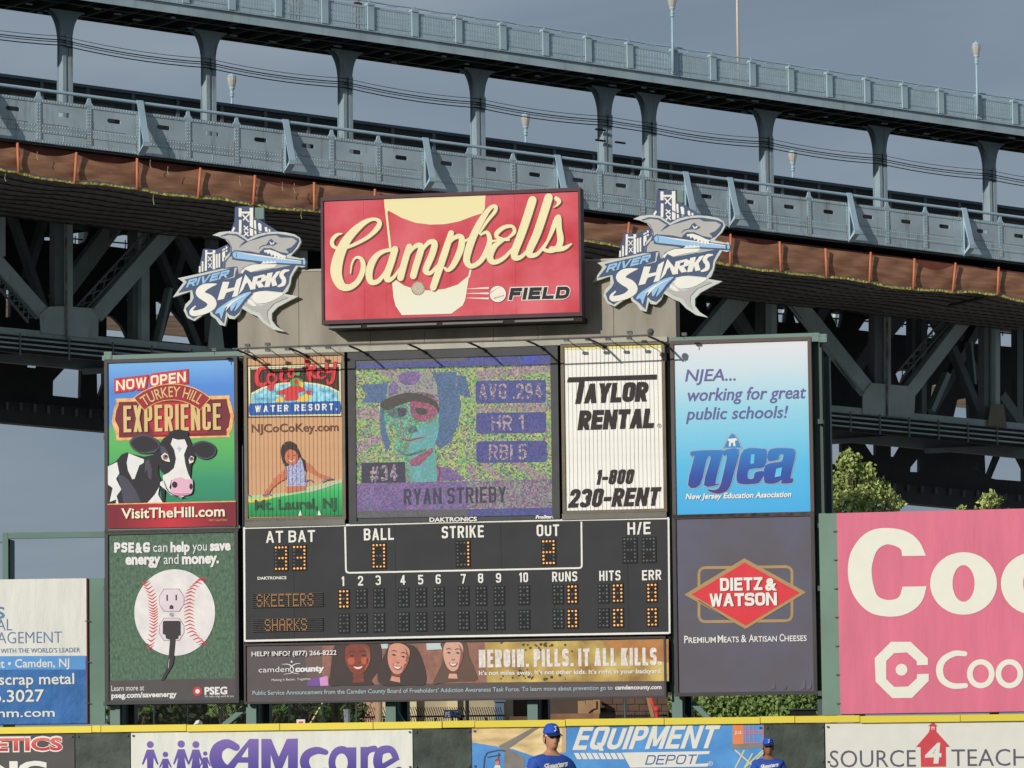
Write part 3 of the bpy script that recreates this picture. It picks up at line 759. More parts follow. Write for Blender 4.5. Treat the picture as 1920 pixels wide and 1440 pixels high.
# the cow
A.poly('45,935 110,900 150,850 190,832 230,845 320,865 390,850 420,800 430,1000 470,1090 440,1090 345,1212 45,1218', M_cow, 8, name='cow_print')
A.poly('205,840 320,885 318,910 285,930 250,1030 232,1035 200,970 190,910', M_cw, 9, name='cow_print')
A.poly('45,940 118,905 135,990 110,1030 150,1110 115,1160 130,1218 108,1218 112,1185 62,1205 85,1100 45,1070', M_cw, 9, name='cow_print')
A.poly('120,1000 170,1010 205,1040 260,1120 300,1212 165,1212 150,1110', M_cow2, 9, name='cow_print')
A.poly('330,900 355,880 380,960 375,1040 350,1020 345,960 325,990', M_cow2, 9, name='cow_print')
A.poly('435,1090 425,1150 462,1212 345,1212 400,1150', M_cw, 9, name='cow_print')
A.poly('440,1095 480,1110 470,1212 458,1212', M_cow, 10, name='cow_print')
for e in ('210,755 250,712 320,698 390,718 440,765 420,815 385,838 300,842 240,812', '670,785 700,762 760,745 830,765 862,812 842,862 780,887 715,865 690,830'):
    A.poly(e, M_cow2, 9, smooth=True, name='cow_print')
for e in ('225,760 262,725 320,712 380,730 425,775 400,812 300,828 250,802', '690,790 760,757 825,774 850,812 832,852 780,872 720,850'):
    A.poly(e, M_cow, 10, smooth=True, name='cow_print')
A.poly('500,705 530,672 590,662 640,690 665,745 690,800 702,870 675,930 668,1000 650,1035 520,1045 475,1000 440,960 422,880 430,800 460,735', M_cow, 11, smooth=True, name='cow_print')
for i in range(7): A.disc(520 + i * 20, 690 - 14 * math.sin(i * .5), 16, M_cow, 11, name='cow_print', k=8)
A.poly('535,727 575,738 625,735 645,785 620,850 630,920 650,990 672,1035 600,1035 525,1040 510,1100 560,1160 620,1160 600,1178 520,1150 480,1110 440,1080 442,1055 465,1045 460,1008 505,985 545,950 560,880 545,810 520,772', M_cw, 12, name='cow_print')
A.poly('580,780 588,798 606,800 592,812 582,835 578,812 562,803 575,798', mat('pale_blue_print', (190, 192, 214)), 13, name='cow_print')
A.poly('440,780 470,790 500,830 505,880 480,860 450,850', M_cow2, 12, name='cow_print')
A.poly('448,860 475,835 500,850 515,905 480,898 455,882', M_cw, 13, name='cow_print'); A.disc(480, 868, 20, mat('eye_brown', (150, 104, 92)), 14, name='cow_print'); A.disc(484, 862, 9, M_black, 15, name='cow_print')
A.poly('655,885 672,858 694,870 690,905 660,918', M_cw, 13, name='cow_print'); A.disc(675, 882, 15, MC['eye_brown'], 14, name='cow_print'); A.disc(679, 876, 7, M_black, 15, name='cow_print')
A.poly('530,1040 590,1020 640,1035 680,1035 686,1090 675,1140 620,1156 550,1152 518,1135 525,1090', M_pink, 14, smooth=True, name='cow_print')
A.disc(550, 1075, 20, M_cow, 15, ry=24, name='cow_print'); A.disc(672, 1088, 12, M_cow, 15, ry=22, name='cow_print')
A.stroke('545,1140,4 600,1146,7 670,1142,4', mat('rose_print', (205, 104, 140)), 15, name='cow_print')
A.stroke('470,1050,5 500,1120,7 560,1160,7 625,1172,5', M_cow, 14, name='cow_print')
A.poly('46,1222 1008,1200 1012,1385 50,1405', M_redd, 16)
A.stroke('46,1222,8 1008,1200,8', M_gold, 17, smooth=False)
A.text('VisitTheHill.com', 156, 1332, 932, 1314, 74, mat('dark_red_shadow', (84, 24, 34)), 18, bold=.03)
A.text('VisitTheHill.com', 150, 1328, 926, 1310, 74, M_crm, 19, bold=.022)
A.text('©2012 Turkey Hill Dairy', 808, 1348, 945, 1344, 13, M_gold, 18)
A.finish()

# ---- baseball outlet billboard
M_grass = mat('grass_print', (72, 102, 80), var=.3, scale=16, c2=(84, 112, 90), stretch=(1, 1, .55))
t, R = sign('dark green billboard with a large baseball that has an electrical outlet and plug', 203, 1003, 442, 1311, M_grass)
A = Art(SB, t, .016, 190, 990, 4.1148)
M_glt = mat('grass_light_print', (120, 150, 110), var=.1)
rr = random.Random(3)
for i in range(230):
    x = rr.uniform(60, 1030); y = rr.uniform(380, 1160) if i % 3 else rr.uniform(800, 1160)
    if math.hypot((x - 565) / 320, (y - 650) / 345) < 1.03: continue
    A.stroke([(x, y, 1), (x + rr.uniform(-10, 10), y - rr.uniform(8, 26), 5)], M_glt, 1, smooth=False)
M_band = mat('charcoal_print', (84, 78, 78)); A.poly('54,1178 1052,1158 1054,1326 56,1346', M_band, 2)
M_pw = mat('print_white', (232, 228, 224), var=.02)
block(A, 'PSE', 100, 190, 254, 189, 78, M_pw, 3, stem=.24, gap=.07); A.text('&', 262, 189, 318, 189, 74, M_pw, 3, bold=.05); block(A, 'G', 322, 189, 376, 188, 78, M_pw, 3, stem=.24, gap=.07); A.text('can', 400, 184, 510, 182, 72, M_pw, 3)
A.text('help', 534, 184, 682, 178, 72, M_pw, 3, bold=.045); A.text('you', 704, 176, 814, 174, 72, M_pw, 3); A.text('save', 838, 174, 998, 168, 74, M_pw, 3, bold=.045)
A.text('energy', 186, 280, 458, 276, 78, M_pw, 3, bold=.045); A.text('and', 482, 278, 596, 276, 76, M_pw, 3); A.text('money.', 622, 276, 908, 268, 78, M_pw, 3, bold=.045)
M_ball = mat('ball_white', (224, 216, 214), var=.05, c2=(234, 228, 224)); A.disc(566, 652, 312, M_ball, 3, ry=334, k=48)
M_st = mat('stitch_red', (208, 60, 74))
LS = catmull(PP('335,425 385,520 400,620 405,700 398,800 370,925'), k=4); RS = catmull(PP('780,390 700,470 680,580 680,690 700,800 790,890'), k=4)
for i, (x, y) in enumerate(LS):
    A.stroke([(x - 38 * (.7 + .3 * math.sin(i / 6)), y + 14 - 26, 4), (x, y + 6, 11), (x + 34, y - 20, 4)], M_st, 4, smooth=False)
for i, (x, y) in enumerate(RS):
    A.stroke([(x - 40, y + 12, 4), (x, y - 6, 11), (x + 36, y + 10, 4)], M_st, 4, smooth=False)
M_lav = mat('outlet_lavender', (226, 208, 216)); M_dk = mat('print_dark', (70, 62, 66))
def outlet(cx, cy, w, h, m, lay, g=0):
    A.poly([(cx - w * .6 - g, cy - h - g), (cx + w * .6 + g, cy - h - g), (cx + w + g, cy - h * .35), (cx + w + g, cy + h * .35), (cx + w * .6 + g, cy + h + g), (cx - w * .6 - g, cy + h + g), (cx - w - g, cy + h * .35), (cx - w - g, cy - h * .35)], m, lay)
for cy in (557, 782):
    outlet(542, cy, 94, 84, mat('print_mid', (140, 124, 130)), 4, 4); outlet(542, cy, 94, 84, M_lav, 5)
A.rect(502, 515, 513, 562, M_dk, 6); A.rect(572, 515, 583, 558, M_dk, 6); A.poly('526,625 526,602 542,592 556,602 556,625', M_dk, 6)
A.disc(542, 668, 18, mat('screw_grey', (190, 182, 184)), 5); A.stroke('530,658,4 553,680,4', M_dk, 6, smooth=False)
M_plug = mat('plug_black', (58, 54, 56)); A.poly('474,724 486,716 600,716 612,724 612,830 596,830 594,854 572,860 560,1000 555,1050 480,1178 460,1178 505,1080 518,1000 530,862 498,852 494,824 474,818', M_plug, 6)
A.stroke('524,1010,3 516,1080,4', M_lav, 7, smooth=False)
A.text('Learn more at', 78, 1258, 330, 1252, 42, M_pw, 4); A.text('pseg.com/saveenergy', 78, 1312, 582, 1300, 40, M_pw, 4, bold=.03)
A.disc(742, 1260, 36, mat('soft_red_print', (190, 70, 66)), 4); A.disc(742, 1260, 27, M_red, 5); A.disc(742, 1260, 17, M_pw, 6)
A.text('PSEG', 796, 1284, 972, 1280, 54, M_pw, 4, bold=.04); A.text('&', 898, 1264, 922, 1264, 26, M_band, 5, bold=.02)
A.text('We make things work for you.', 796, 1306, 1024, 1303, 15, M_pw, 4, shear=.2)
A.finish()

# ---- trivision signs: real slats with gaps; the print is cut at each gap
def trivision(label, x0, y0, x1, y1, ns, m, zoom, group=None):
    t, (u0, v0, u1, v1) = sign(label, x0, y0, x1, y1, M_pit, fw=.08, fm=M_bronze, depth=.3, face_n=.2)
    gap = .01; cut = []; cx = (u0 + u1) / 2; first = None
    for i in range(ns):
        a = u0 + (u1 - u0) * i / ns; c = u0 + (u1 - u0) * (i + 1) / ns
        g2 = gap * (1 if i < ns * .6 else 1.5)
        if first is None:
            b = MB(); b.prism(SB, [[(a, v0 + .01), (c - gap, v0 + .01), (c - gap, v1 - .01), (a, v1 - .01)]], .02, .045)
            first = b.build('slat', m, t); o = first
        else:
            o = link('slat', first.data, t); o.location = ((u1 - u0) * i / ns, random.uniform(-.002, .002), 0)
        cut.append((c - gap - cx - .0005, c - cx + .0005))
    return t, Art(SB, t, .014, *zoom, cut=cut), (u0, v0, u1, v1)
M_tan = mat('tan_print2', (212, 162, 118), var=.04)
t, A, R = trivision('slatted tan billboard of a girl on a green float under a water resort logo', 463, 671, 643, 968, 23, M_tan, (445, 640, 4.1163))
M_ybr = mat('cream_border', (232, 226, 176)); M_brn = mat('dark_brown_print', (84, 52, 48)); M_ckr = mat('bright_red_print', (226, 58, 62))
A.poly('75,188 800,165 808,582 80,590', M_brn, 1); A.poly('84,196 796,174 802,574 90,580', M_ybr, 2); A.poly('98,206 784,186 790,560 102,568', M_brn, 3)
A.stroke('104,213 780,193', M_ybr, 4, w=7, smooth=False)
A.poly('104,400 200,350 330,320 480,308 620,325 700,345 786,385 788,470 106,480', M_ybr, 4); 
M_wat = mat('water_print', (96, 180, 220), var=.35, scale=9, c2=(150, 214, 236)); A.poly('112,412 210,364 340,334 480,322 615,338 700,358 778,396 780,468 114,478', M_wat, 5)
A.poly('95,480 790,460 800,510 792,556 96,572 86,525', mat('royal_print', (40, 96, 176)), 6)
block(A, 'WATER RESORT.', 136, 548, 772, 530, 52, M_white, 7, stem=.22, gap=.35)
for s_ in ('225,205,16 175,215,30 150,265,36 160,325,34 200,335,28 230,315,14', '280,250,22 240,262,22 240,310,22 275,325,22 300,290,22 280,252,22', '400,225,14 350,235,26 335,285,28 360,305,22 395,295,12', '425,215,20 395,240,20 400,270,20 430,270,18 435,235,18 420,213,16',
           '535,125,30 545,220,30 560,300,26', '545,255,20 580,195,24 600,200,20 570,245,20 600,275,22 620,285,12', '680,235,14 640,225,22 620,255,22 645,285,18 680,270,12', '690,180,26 695,235,22 735,225,22', '755,165,26 745,240,28 735,305,26 705,325,20 695,300,14'):
    A.stroke(s_, M_ckr, 8)
A.poly('235,340 285,335 280,375 250,385 225,360', M_ckr, 8)
M_par = M_ckr; A.poly('300,395 400,350 430,330 500,340 520,380 470,400 465,450 360,455 370,415 310,412', M_par, 7, smooth=True); A.poly('410,300 440,282 490,290 510,315 495,340 430,345 408,325', mat('leaf_green_print', (80, 170, 96)), 8, smooth=True)
A.disc(455, 312, 20, M_par, 9); A.poly('470,300 512,322 505,360 480,345', mat('yellow_print', (240, 200, 70)), 9); A.poly('290,455 330,425 370,440 360,468 290,470', MC['yellow_print'], 7); A.poly('460,440 540,400 570,430 540,465 465,468', MC['yellow_print'], 6)
A.poly('520,380 580,378 560,395 585,410 540,412', M_par, 7); A.poly('440,245 485,235 480,265 445,262', MC['leaf_green_print'], 8); A.poly('290,390 330,375 320,400 300,410', MC['leaf_green_print'], 8)
M_gt = mat('brown_text', (110, 74, 60)); A.text('NJCoCoKey.com', 108, 703, 782, 690, 62, M_gt, 1, bold=.02)
M_flt = grad('float_green', [(0, (30, 140, 80)), (.6, (56, 186, 104)), (1, (120, 210, 140))], *zr(t, 968, 895, 550))
A.poly('76,1245 140,1228 300,1200 500,1165 700,1105 822,1062 824,1345 78,1356', M_flt, 3); A.poly('76,1190 200,1185 380,1168 560,1120 822,1060 822,1085 640,1140 480,1175 300,1205 180,1225 76,1245', mat('lime_print', (176, 208, 150)), 4)
A.poly('76,1222 180,1215 300,1198 250,1218 100,1248', MC['yellow_print'], 5); A.stroke('540,1165,8 680,1125,10 822,1075,6', M_pink, 5)
A.text('Mt. Laurel, NJ', 134, 1302, 768, 1286, 76, mat('dark_green_text', (52, 92, 66)), 5, bold=.035)
M_skn = mat('tan_skin_print', (206, 120, 84)); M_hair = mat('hair_print', (70, 54, 50))
A.poly('370,960 350,1000 290,1050 250,1110 195,1185 230,1200 265,1140 330,1085 380,1050', M_skn, 6, smooth=True, name='girl_print'); A.poly('520,930 560,950 620,1010 720,1050 700,1072 610,1040 530,985', M_skn, 6, smooth=True, name='girl_print')
A.poly('380,965 500,905 530,960 525,1060 530,1130 520,1150 380,1170 385,1080', mat('swim_print', (222, 130, 170), var=.4, scale=22, c2=(140, 190, 226)), 7, name='girl_print')
A.poly('378,1120 525,1115 530,1145 380,1170', M_skn, 8, name='girl_print')
A.poly('335,850 350,795 395,770 440,785 465,830 490,890 525,930 530,1000 515,990 500,925 460,890 380,965 350,930', M_hair, 8, smooth=True, name='girl_print')
A.poly('370,870 400,835 450,850 468,890 455,935 420,955 385,940 368,910', M_skn, 9, smooth=True, name='girl_print'); A.stroke('395,915,3 420,928,5 445,912,3', M_cw, 10, name='girl_print')
A.stroke('385,885,5 403,885,5', M_hair, 10, smooth=False, name='girl_print'); A.stroke('430,882,5 448,880,5', M_hair, 10, smooth=False, name='girl_print')
for s_ in ('200,1190,8 230,1180,8 262,1186,8', '655,1085,8 690,1068,8 738,1062,8', '520,1080,8 560,1068,8 580,1085,6', '76,1185,8 105,1195,8'): A.stroke(s_, mat('grip_blue', (86, 110, 176)), 9)
for x, y in ((485, 1345), (630, 1342)): A.poly([(x - 14, y), (x, y - 42), (x + 16, y)], M_white, 6)
A.finish()
t, A, R = trivision('slatted white billboard with heavy slanted black lettering and a phone number', 1057, 651, 1245, 954, 24, mat('warm_white_slat', (244, 240, 231), var=.04), (1040, 620, 4.0))
M_tb = mat('soft_black_print', (52, 42, 42))
A.poly('66,126 812,106 812,126 66,142', mat('faded_yellow', (240, 226, 130)), 1)
A.poly('100,350 766,328 766,366 226,378 196,548 152,550 182,386 92,388', M_tb, 2)
block(A, 'AYLOR', 216, 546, 690, 530, 148, M_tb, 2, stem=.26, shear=.14, gap=.03); block(A, 'RENTAL', 170, 746, 740, 730, 148, M_tb, 2, stem=.26, shear=.14, gap=.04)
A.text('®', 768, 728, 800, 727, 30, M_tb, 2)
block(A, '1-800', 300, 1156, 580, 1150, 112, M_tb, 2, stem=.22, shear=.2, gap=.08); block(A, '230-RENT', 98, 1328, 774, 1312, 140, M_tb, 2, stem=.23, shear=.2, gap=.07)
A.finish()
# bottom panels beneath the two slatted signs
for x0, y0, x1, y1, lb in ((459, 974, 647, 984, 'low'), (1054, 962, 1250, 970, 'low')):
    uu, vv = SB.px(x0, y0); u2, v2 = SB.px(x1, y1)
    b = MB(); b.box(SB, uu, u2, -.03, .1, v2, vv - .02); b.build('sill_panel', steel('worn_sill', (104, 102, 94), rust=.3, var=.25), frame)

# ---- LED screen
M_lf = mat('screen_frame', (74, 74, 76), var=.1)
u0, v1 = SB.px(652, 664); u1, v0 = SB.px(1050, 970)
t = thing('led_screen', 'large LED video screen showing a noisy portrait of a player in a cap', 'screen', SB.w((u0 + u1) / 2, v0, .1), SB.yaw)
b = MB(); sx0, sy1 = SB.px(666, 676); sx1, sy0 = SB.px(1036, 969)
b.box(SB, u0, u1, .03, .16, v0 - .02, v1 + .02); b.build('housing', M_lf, t)
for a in ((u0, u1, sy1, v1 + .04), (u0, u1, v0 - .04, sy0), (u0, sx0, sy0, sy1), (sx1, u1, sy0, sy1)):
    b = MB(); b.box(SB, a[0], a[1], -.03, .03, a[2], a[3]); b.build('frame', M_lf, t)
L_bg = led('led_lime', [(150, 190, 90), (90, 150, 90), (190, 180, 100), (150, 110, 150), (110, 180, 110), (70, 90, 80), (180, 200, 120)])
L_bg2 = led('led_pink', [(180, 140, 160), (150, 120, 150), (140, 150, 100), (110, 100, 120), (190, 160, 150)], seed=1)
L_blue = led('led_blue', [(62, 66, 140), (72, 76, 152), (56, 60, 120), (80, 84, 140)], seed=2)
L_blue2 = led('led_bright_blue', [(58, 66, 180), (66, 74, 170), (50, 60, 150)], seed=3)
L_gry = led('led_grey', [(86, 84, 84), (92, 90, 96), (80, 80, 78)], seed=4)
L_pur = led('led_purple', [(104, 76, 146), (136, 96, 150), (92, 76, 132), (104, 96, 130), (132, 110, 166)], seed=5)
L_pur2 = led('led_grey_purple', [(120, 84, 124), (140, 150, 140), (100, 84, 110), (150, 110, 140), (110, 134, 124)], seed=6)
L_teal = led('led_teal', [(80, 180, 140), (90, 160, 140), (60, 130, 80), (120, 190, 160), (110, 130, 110), (150, 110, 140)], seed=7)
L_teal2 = led('led_cyan', [(90, 180, 180), (110, 150, 160), (80, 160, 150)], seed=8)
L_red = led('led_red', [(186, 76, 110), (150, 66, 96), (170, 96, 124), (110, 90, 110), (130, 60, 84)], seed=9)
L_hair = led('led_hair', [(70, 100, 140), (80, 110, 150), (60, 90, 120)], seed=10)
L_cap = led('led_cap', [(160, 160, 140), (150, 140, 150), (140, 150, 130), (110, 100, 130)], seed=11)
L_txt = led('led_text', [(170, 140, 150), (110, 90, 130), (180, 170, 150), (90, 80, 130)], seed=12)
L_brim = led('led_brim', [(60, 52, 50), (70, 62, 54), (54, 48, 48)], seed=13)
L_navy = led('led_dark_text', [(40, 38, 66), (38, 36, 58), (52, 50, 74), (42, 38, 64)], seed=14)
A = Art(SB, t, .02, 640, 640, 4.1143, step=.003)
A.poly('100,152 1622,104 1636,1312 106,1362', L_gry, 0.5)
A.poly('100,150 1400,112 1400,185 100,212', L_blue, 1); A.poly('100,150 960,122 960,150 100,170', L_gry, 2); A.poly('1398,112 1515,108 1515,178 1398,182', L_blue2, 2); A.poly('1515,108 1622,104 1622,176 1515,178', L_blue, 2)
A.poly('100,214 1622,178 1634,1062 106,1098', L_bg, 1)
for q in ('240,220 420,215 560,330 420,300', '1030,230 1300,190 1180,290 1060,300', '1330,190 1622,180 1622,230 1200,290', '104,520 290,520 300,600 104,600', '104,790 330,700 330,760 104,880', '1400,940 1622,1060 1500,1068 1300,930', '1040,500 1590,480 1590,530 1040,540', '1100,930 1300,1068 1200,1070 1060,930', '104,930 300,880 170,930', '1000,930 1060,1074 1010,1076 960,960'): A.poly(q, L_bg2, 2)
A.poly('300,330 300,700 350,860 420,700 350,480', L_hair, 3); A.poly('750,320 880,330 925,480 900,640 840,780 760,830 700,760 740,600', L_hair, 3); A.poly('700,240 885,235 880,400 740,420', L_hair, 2); A.poly('885,260 960,270 1000,440 890,400', L_hair, 2); A.poly('140,340 360,320 340,480 160,470 200,400', L_hair, 2)
A.poly('335,500 420,470 640,470 745,530 745,640 720,800 700,1080 500,1082 500,960 420,840 350,700', L_teal, 4, smooth=True)
A.poly('560,700 740,620 745,720 720,820 735,1078 560,1082 520,900', L_teal2, 5, smooth=True)
A.poly('545,400 700,410 748,500 740,560 640,620 560,600 530,520', L_red, 6, smooth=True); A.poly('520,920 700,820 712,850 600,960 540,965', L_red, 6); A.poly('430,520 500,515 500,570 450,575', L_pur, 6, smooth=True)
L_shd = led('led_shade', [(60, 110, 100), (80, 130, 110), (90, 70, 100), (50, 90, 80)], seed=15)
A.poly('350,540 430,510 500,520 480,580 400,590', L_shd, 6, smooth=True); A.poly('400,810 500,868 640,830 640,850 500,885', L_shd, 6, smooth=True); A.poly('350,640 400,660 430,760 390,800', L_bg, 6, smooth=True); A.poly('515,670 560,645 590,690 555,706 520,700', L_shd, 6, smooth=True)
A.poly('570,515 650,520 660,555 600,565', L_brim, 7, smooth=True); A.poly('440,530 490,532 488,555 450,552', L_brim, 7, smooth=True)
A.stroke('455,750,6 520,765,12 580,750,12 640,738,6', led('led_lip', [(160, 50, 60), (130, 40, 50)]), 7)
A.poly('360,420 390,300 480,230 620,225 720,290 745,400 748,520 640,420 480,400 380,470', L_cap, 6, smooth=True); A.poly('440,270 500,235 600,240 590,310 520,340 460,320', L_pur, 7, smooth=True); A.poly('360,360 400,300 440,340 420,400 370,430', L_pur, 7)
A.poly('300,495 320,460 420,415 540,395 660,425 740,480 748,545 700,490 560,460 450,490 360,530 320,520', L_brim, 8, smooth=True)
A.poly('735,960 860,990 960,1066 740,1078', L_pur, 5); A.stroke('735,960 760,1000 745,1078', led('led_lip', []), 6, w=12)
def rr4(x0, y0, x1, y1, r, sl):
    P_ = []
    for cx, cy, a0 in ((x1 - r, y0 + r, -90), (x1 - r, y1 - r, 0), (x0 + r, y1 - r, 90), (x0 + r, y0 + r, 180)):
        for i in range(5):
            a = math.radians(a0 + 22.5 * i); X_ = cx + r * math.cos(a); P_.append((X_, cy + r * math.sin(a) + sl * (X_ - x0)))
    return P_
for (a, c, d, e, s_, tx, bold) in ((1036, 304, 1578, 480, 'AVG .294', (1062, 448, 1550, 440), .02), (1040, 552, 1580, 712, 'HR 1', (1158, 690, 1410, 684), .03), (1042, 772, 1584, 938, 'RBI 5', (1140, 915, 1430, 910), .03)):
    A.poly(rr4(a, c, d, e, 24, -.012), L_blue, 3); block(A, s_, *tx, 118, L_txt, 4, stem=.15, gap=.12)
A.poly('155,938 490,930 498,1088 155,1094', L_navy, 5); A.text('#', 222, 1080, 290, 1078, 120, L_txt, 6, bold=.03); block(A, '34', 305, 1078, 432, 1072, 122, L_txt, 6, stem=.17, gap=.12)
A.poly('106,1098 1634,1062 1634,1284 106,1308', L_pur, 6); A.poly('970,1080 1634,1064 1634,1282 980,1296', L_pur2, 7); A.poly('106,1308 1634,1284 1636,1340 106,1364', L_blue, 6); A.poly('106,1310 975,1296 975,1348 106,1364', L_gry, 7)
block(A, 'RYAN STRIEBY', 482, 1262, 1272, 1242, 124, L_navy, 8, stem=.15, gap=.12)
A.finish()
A = Art(SB, t, -.032, 640, 640, 4.1143)
A.text('DAKTRONICS', 680, 1392, 1046, 1386, 32, M_white, 1, bold=.03); A.text('ProStar.', 1498, 1368, 1634, 1364, 24, M_white, 1, bold=.05, shear=.2)
A.finish()

# ------------------------------------------------------------------ line score board
u0, v1 = SB.px(456, 989); u1, v0 = SB.px(1254, 1189)
t = thing('line_score_board', 'black line score board with white lettering and orange bulb digits', 'scoreboard', SB.w((u0 + u1) / 2, v0, .1), SB.yaw)
xs = [456, 551, 741, 940, 1039, 1177, 1254]
for xa, xb in zip(xs, xs[1:]):
    b = MB(); b.box(SB, U(xa, 1090) + .003, U(xb, 1090) - .003, .02, .165, v0, v1); b.build('board_panel', M_board, t)
A = Art(SB, t, .016, 450, 960, 4.6829)
K = 400 * 4.6829   # offset of the right-hand tracing window
def lbl(s, x0, y0, x1, y1, cap, r=0, bold=.028, **k):
    if len(s) == 1: x0, x1 = (x0 + x1) / 2 - (.27 if s != '1' else .18) * cap, (x0 + x1) / 2 + (.27 if s != '1' else .14) * cap
    block(A, s, x0 + K * r, y0, x1 + K * r, y1, cap, M_white, 3, stem=.165, gap=.14)
A.stroke('36,140 1880,88 3766,54', M_white, 1, w=18, smooth=False); A.stroke('36,135 42,1135', M_white, 1, w=16, smooth=False)
A.stroke('42,1132 1880,1092 3770,1062', M_white, 1, w=18, smooth=False); A.stroke('3762,54 3772,1066', M_white, 1, w=16, smooth=False)
A.stroke([(922, 130), (930, 505), (936, 528), (960, 534), (K * 1 + 1105, 492), (K + 1124, 486), (K + 1128, 465), (K + 1124, 85)], M_white, 1, w=15, smooth=False)
lbl('AT BAT', 228, 272, 660, 262, 104); lbl('BALL', 1088, 250, 1352, 244, 104); lbl('STRIKE', 1772, 232, K + 268, 222, 106)
lbl('OUT', 732, 214, 930, 210, 102, 1); lbl('H/E', 1530, 200, 1732, 194, 108, 1)
A.text('DAKTRONICS', 154, 594, 408, 588, 24, M_white, 3, bold=.03)
for s, x0, x1, y, r in (('1', 894, 916, 650, 0), ('2', 1034, 1084, 646, 0), ('3', 1190, 1238, 641, 0), ('4', 1404, 1458, 638, 0), ('5', 1564, 1610, 636, 0), ('6', 1716, 1766, 632, 0),
                        ('7', 64, 112, 628, 1), ('8', 216, 264, 624, 1), ('9', 372, 422, 620, 1), ('10', 576, 656, 616, 1)):
    lbl(s, x0, y, x1, y, 84, r, bold=.03)
lbl('RUNS', 868, 612, 1088, 607, 86, 1); lbl('HITS', 1282, 605, 1468, 600, 88, 1); lbl('ERR', 1658, 600, 1826, 594, 88, 1)
A.finish()
M_lit = emis('lit_bulb', (255, 170, 90), 1.25, (190, 120, 60)); M_unl = mat('unlit_bulb', (112, 120, 124), rough=.2, spec=.6, var=.2); M_lit2 = emis('dim_bulb', (200, 130, 60), .55, (120, 80, 40))
SEG = {'0': 'abcdef', '1': 'bc', '2': 'abged', '3': 'abgcd', '': ''}
def digit(xa, ya, xb, yb, nc, nr, ch):
    """bulb digit: first and last bulb given in tracing coordinates"""
    ua, va = SB.px(450 + xa / 4.6829, 960 + ya / 4.6829); ub, vb = SB.px(450 + xb / 4.6829, 960 + yb / 4.6829)
    b = MB(); b.box(SB, ua - .055, ub + .055, .0, .018, vb - .055, va + .055)
    d = b.build('digit_housing', M_pit, t)
    lit = MB(); off = MB(); mid = (nr - 1) // 2
    for r in range(nr):
        for c in range(nc):
            if not (c in (0, nc - 1) or r in (0, mid, nr - 1)): continue
            on = False
            for sg in SEG[ch]:
                on |= {'a': r == 0, 'd': r == nr - 1, 'g': r == mid, 'f': c == 0 and r <= mid, 'e': c == 0 and r >= mid, 'b': c == nc - 1 and r <= mid, 'c': c == nc - 1 and r >= mid}[sg]
            if ch == '3' and r == mid and c == 0: on = False
            u = ua + (ub - ua) * c / (nc - 1); v = va + (vb - va) * r / (nr - 1); R_ = .026 * random.uniform(.9, 1.1)
            m = lit if on else off
            pts = [SB.w(u + R_ * math.cos(k * math.pi / 3), v + R_ * math.sin(k * math.pi / 3), -.002) for k in range(6)] + [SB.w(u, v, -.02)]
            m.add(pts, [(k, (k + 1) % 6, 6) for k in range(6)])
    if lit.v: q = lit.build('lit_bulbs', M_lit, d); q['kind'] = 'stuff'
    if off.v: q = off.build('dark_bulbs', M_unl, d); q['kind'] = 'stuff'
for a in ((315, 312, 405, 498, '3'), (475, 308, 567, 494, '3'), (1172, 292, 1266, 478, '0'), (K + 37, 272, K + 132, 462, '1'), (K + 790, 258, K + 882, 447, '2'), (K + 1503, 240, K + 1597, 430, ''), (K + 1670, 237, K + 1763, 426, '')):
    digit(*a[:4], 4, 7, a[4])
for x0, x1, y, ch in ((880, 943, 697, '0'), (1033, 1097, 692, ''), (1187, 1250, 689, ''), (1405, 1466, 684, ''), (1557, 1620, 682, ''), (1712, 1776, 677, ''), (K + 57, K + 120, 671, ''), (K + 213, K + 276, 670, ''),
                      (K + 370, K + 433, 668, ''), (K + 590, K + 653, 663, ''), (K + 888, K + 951, 657, ''), (K + 1012, K + 1076, 655, '0'), (K + 1285, K + 1350, 649, ''), (K + 1410, K + 1476, 646, '0'), (K + 1712, K + 1776, 641, '0')):
    digit(x0, y, x1, y + 132, 3, 5, ch)
    digit(x0 + 2, y + 215, x1 + 2, y + 347, 3, 5, '0' if (ch and x0 > 2000) else '')
F5 = {'S': '01110 10001 10000 01110 00001 10001 01110', 'K': '10001 10010 10100 11000 10100 10010 10001', 'E': '11111 10000 10000 11110 10000 10000 11111', 'T': '11111 00100 00100 00100 00100 00100 00100',
      'R': '11110 10001 10001 11110 10100 10010 10001', 'H': '10001 10001 10001 11111 10001 10001 10001', 'A': '01110 10001 10001 11111 10001 10001 10001'}
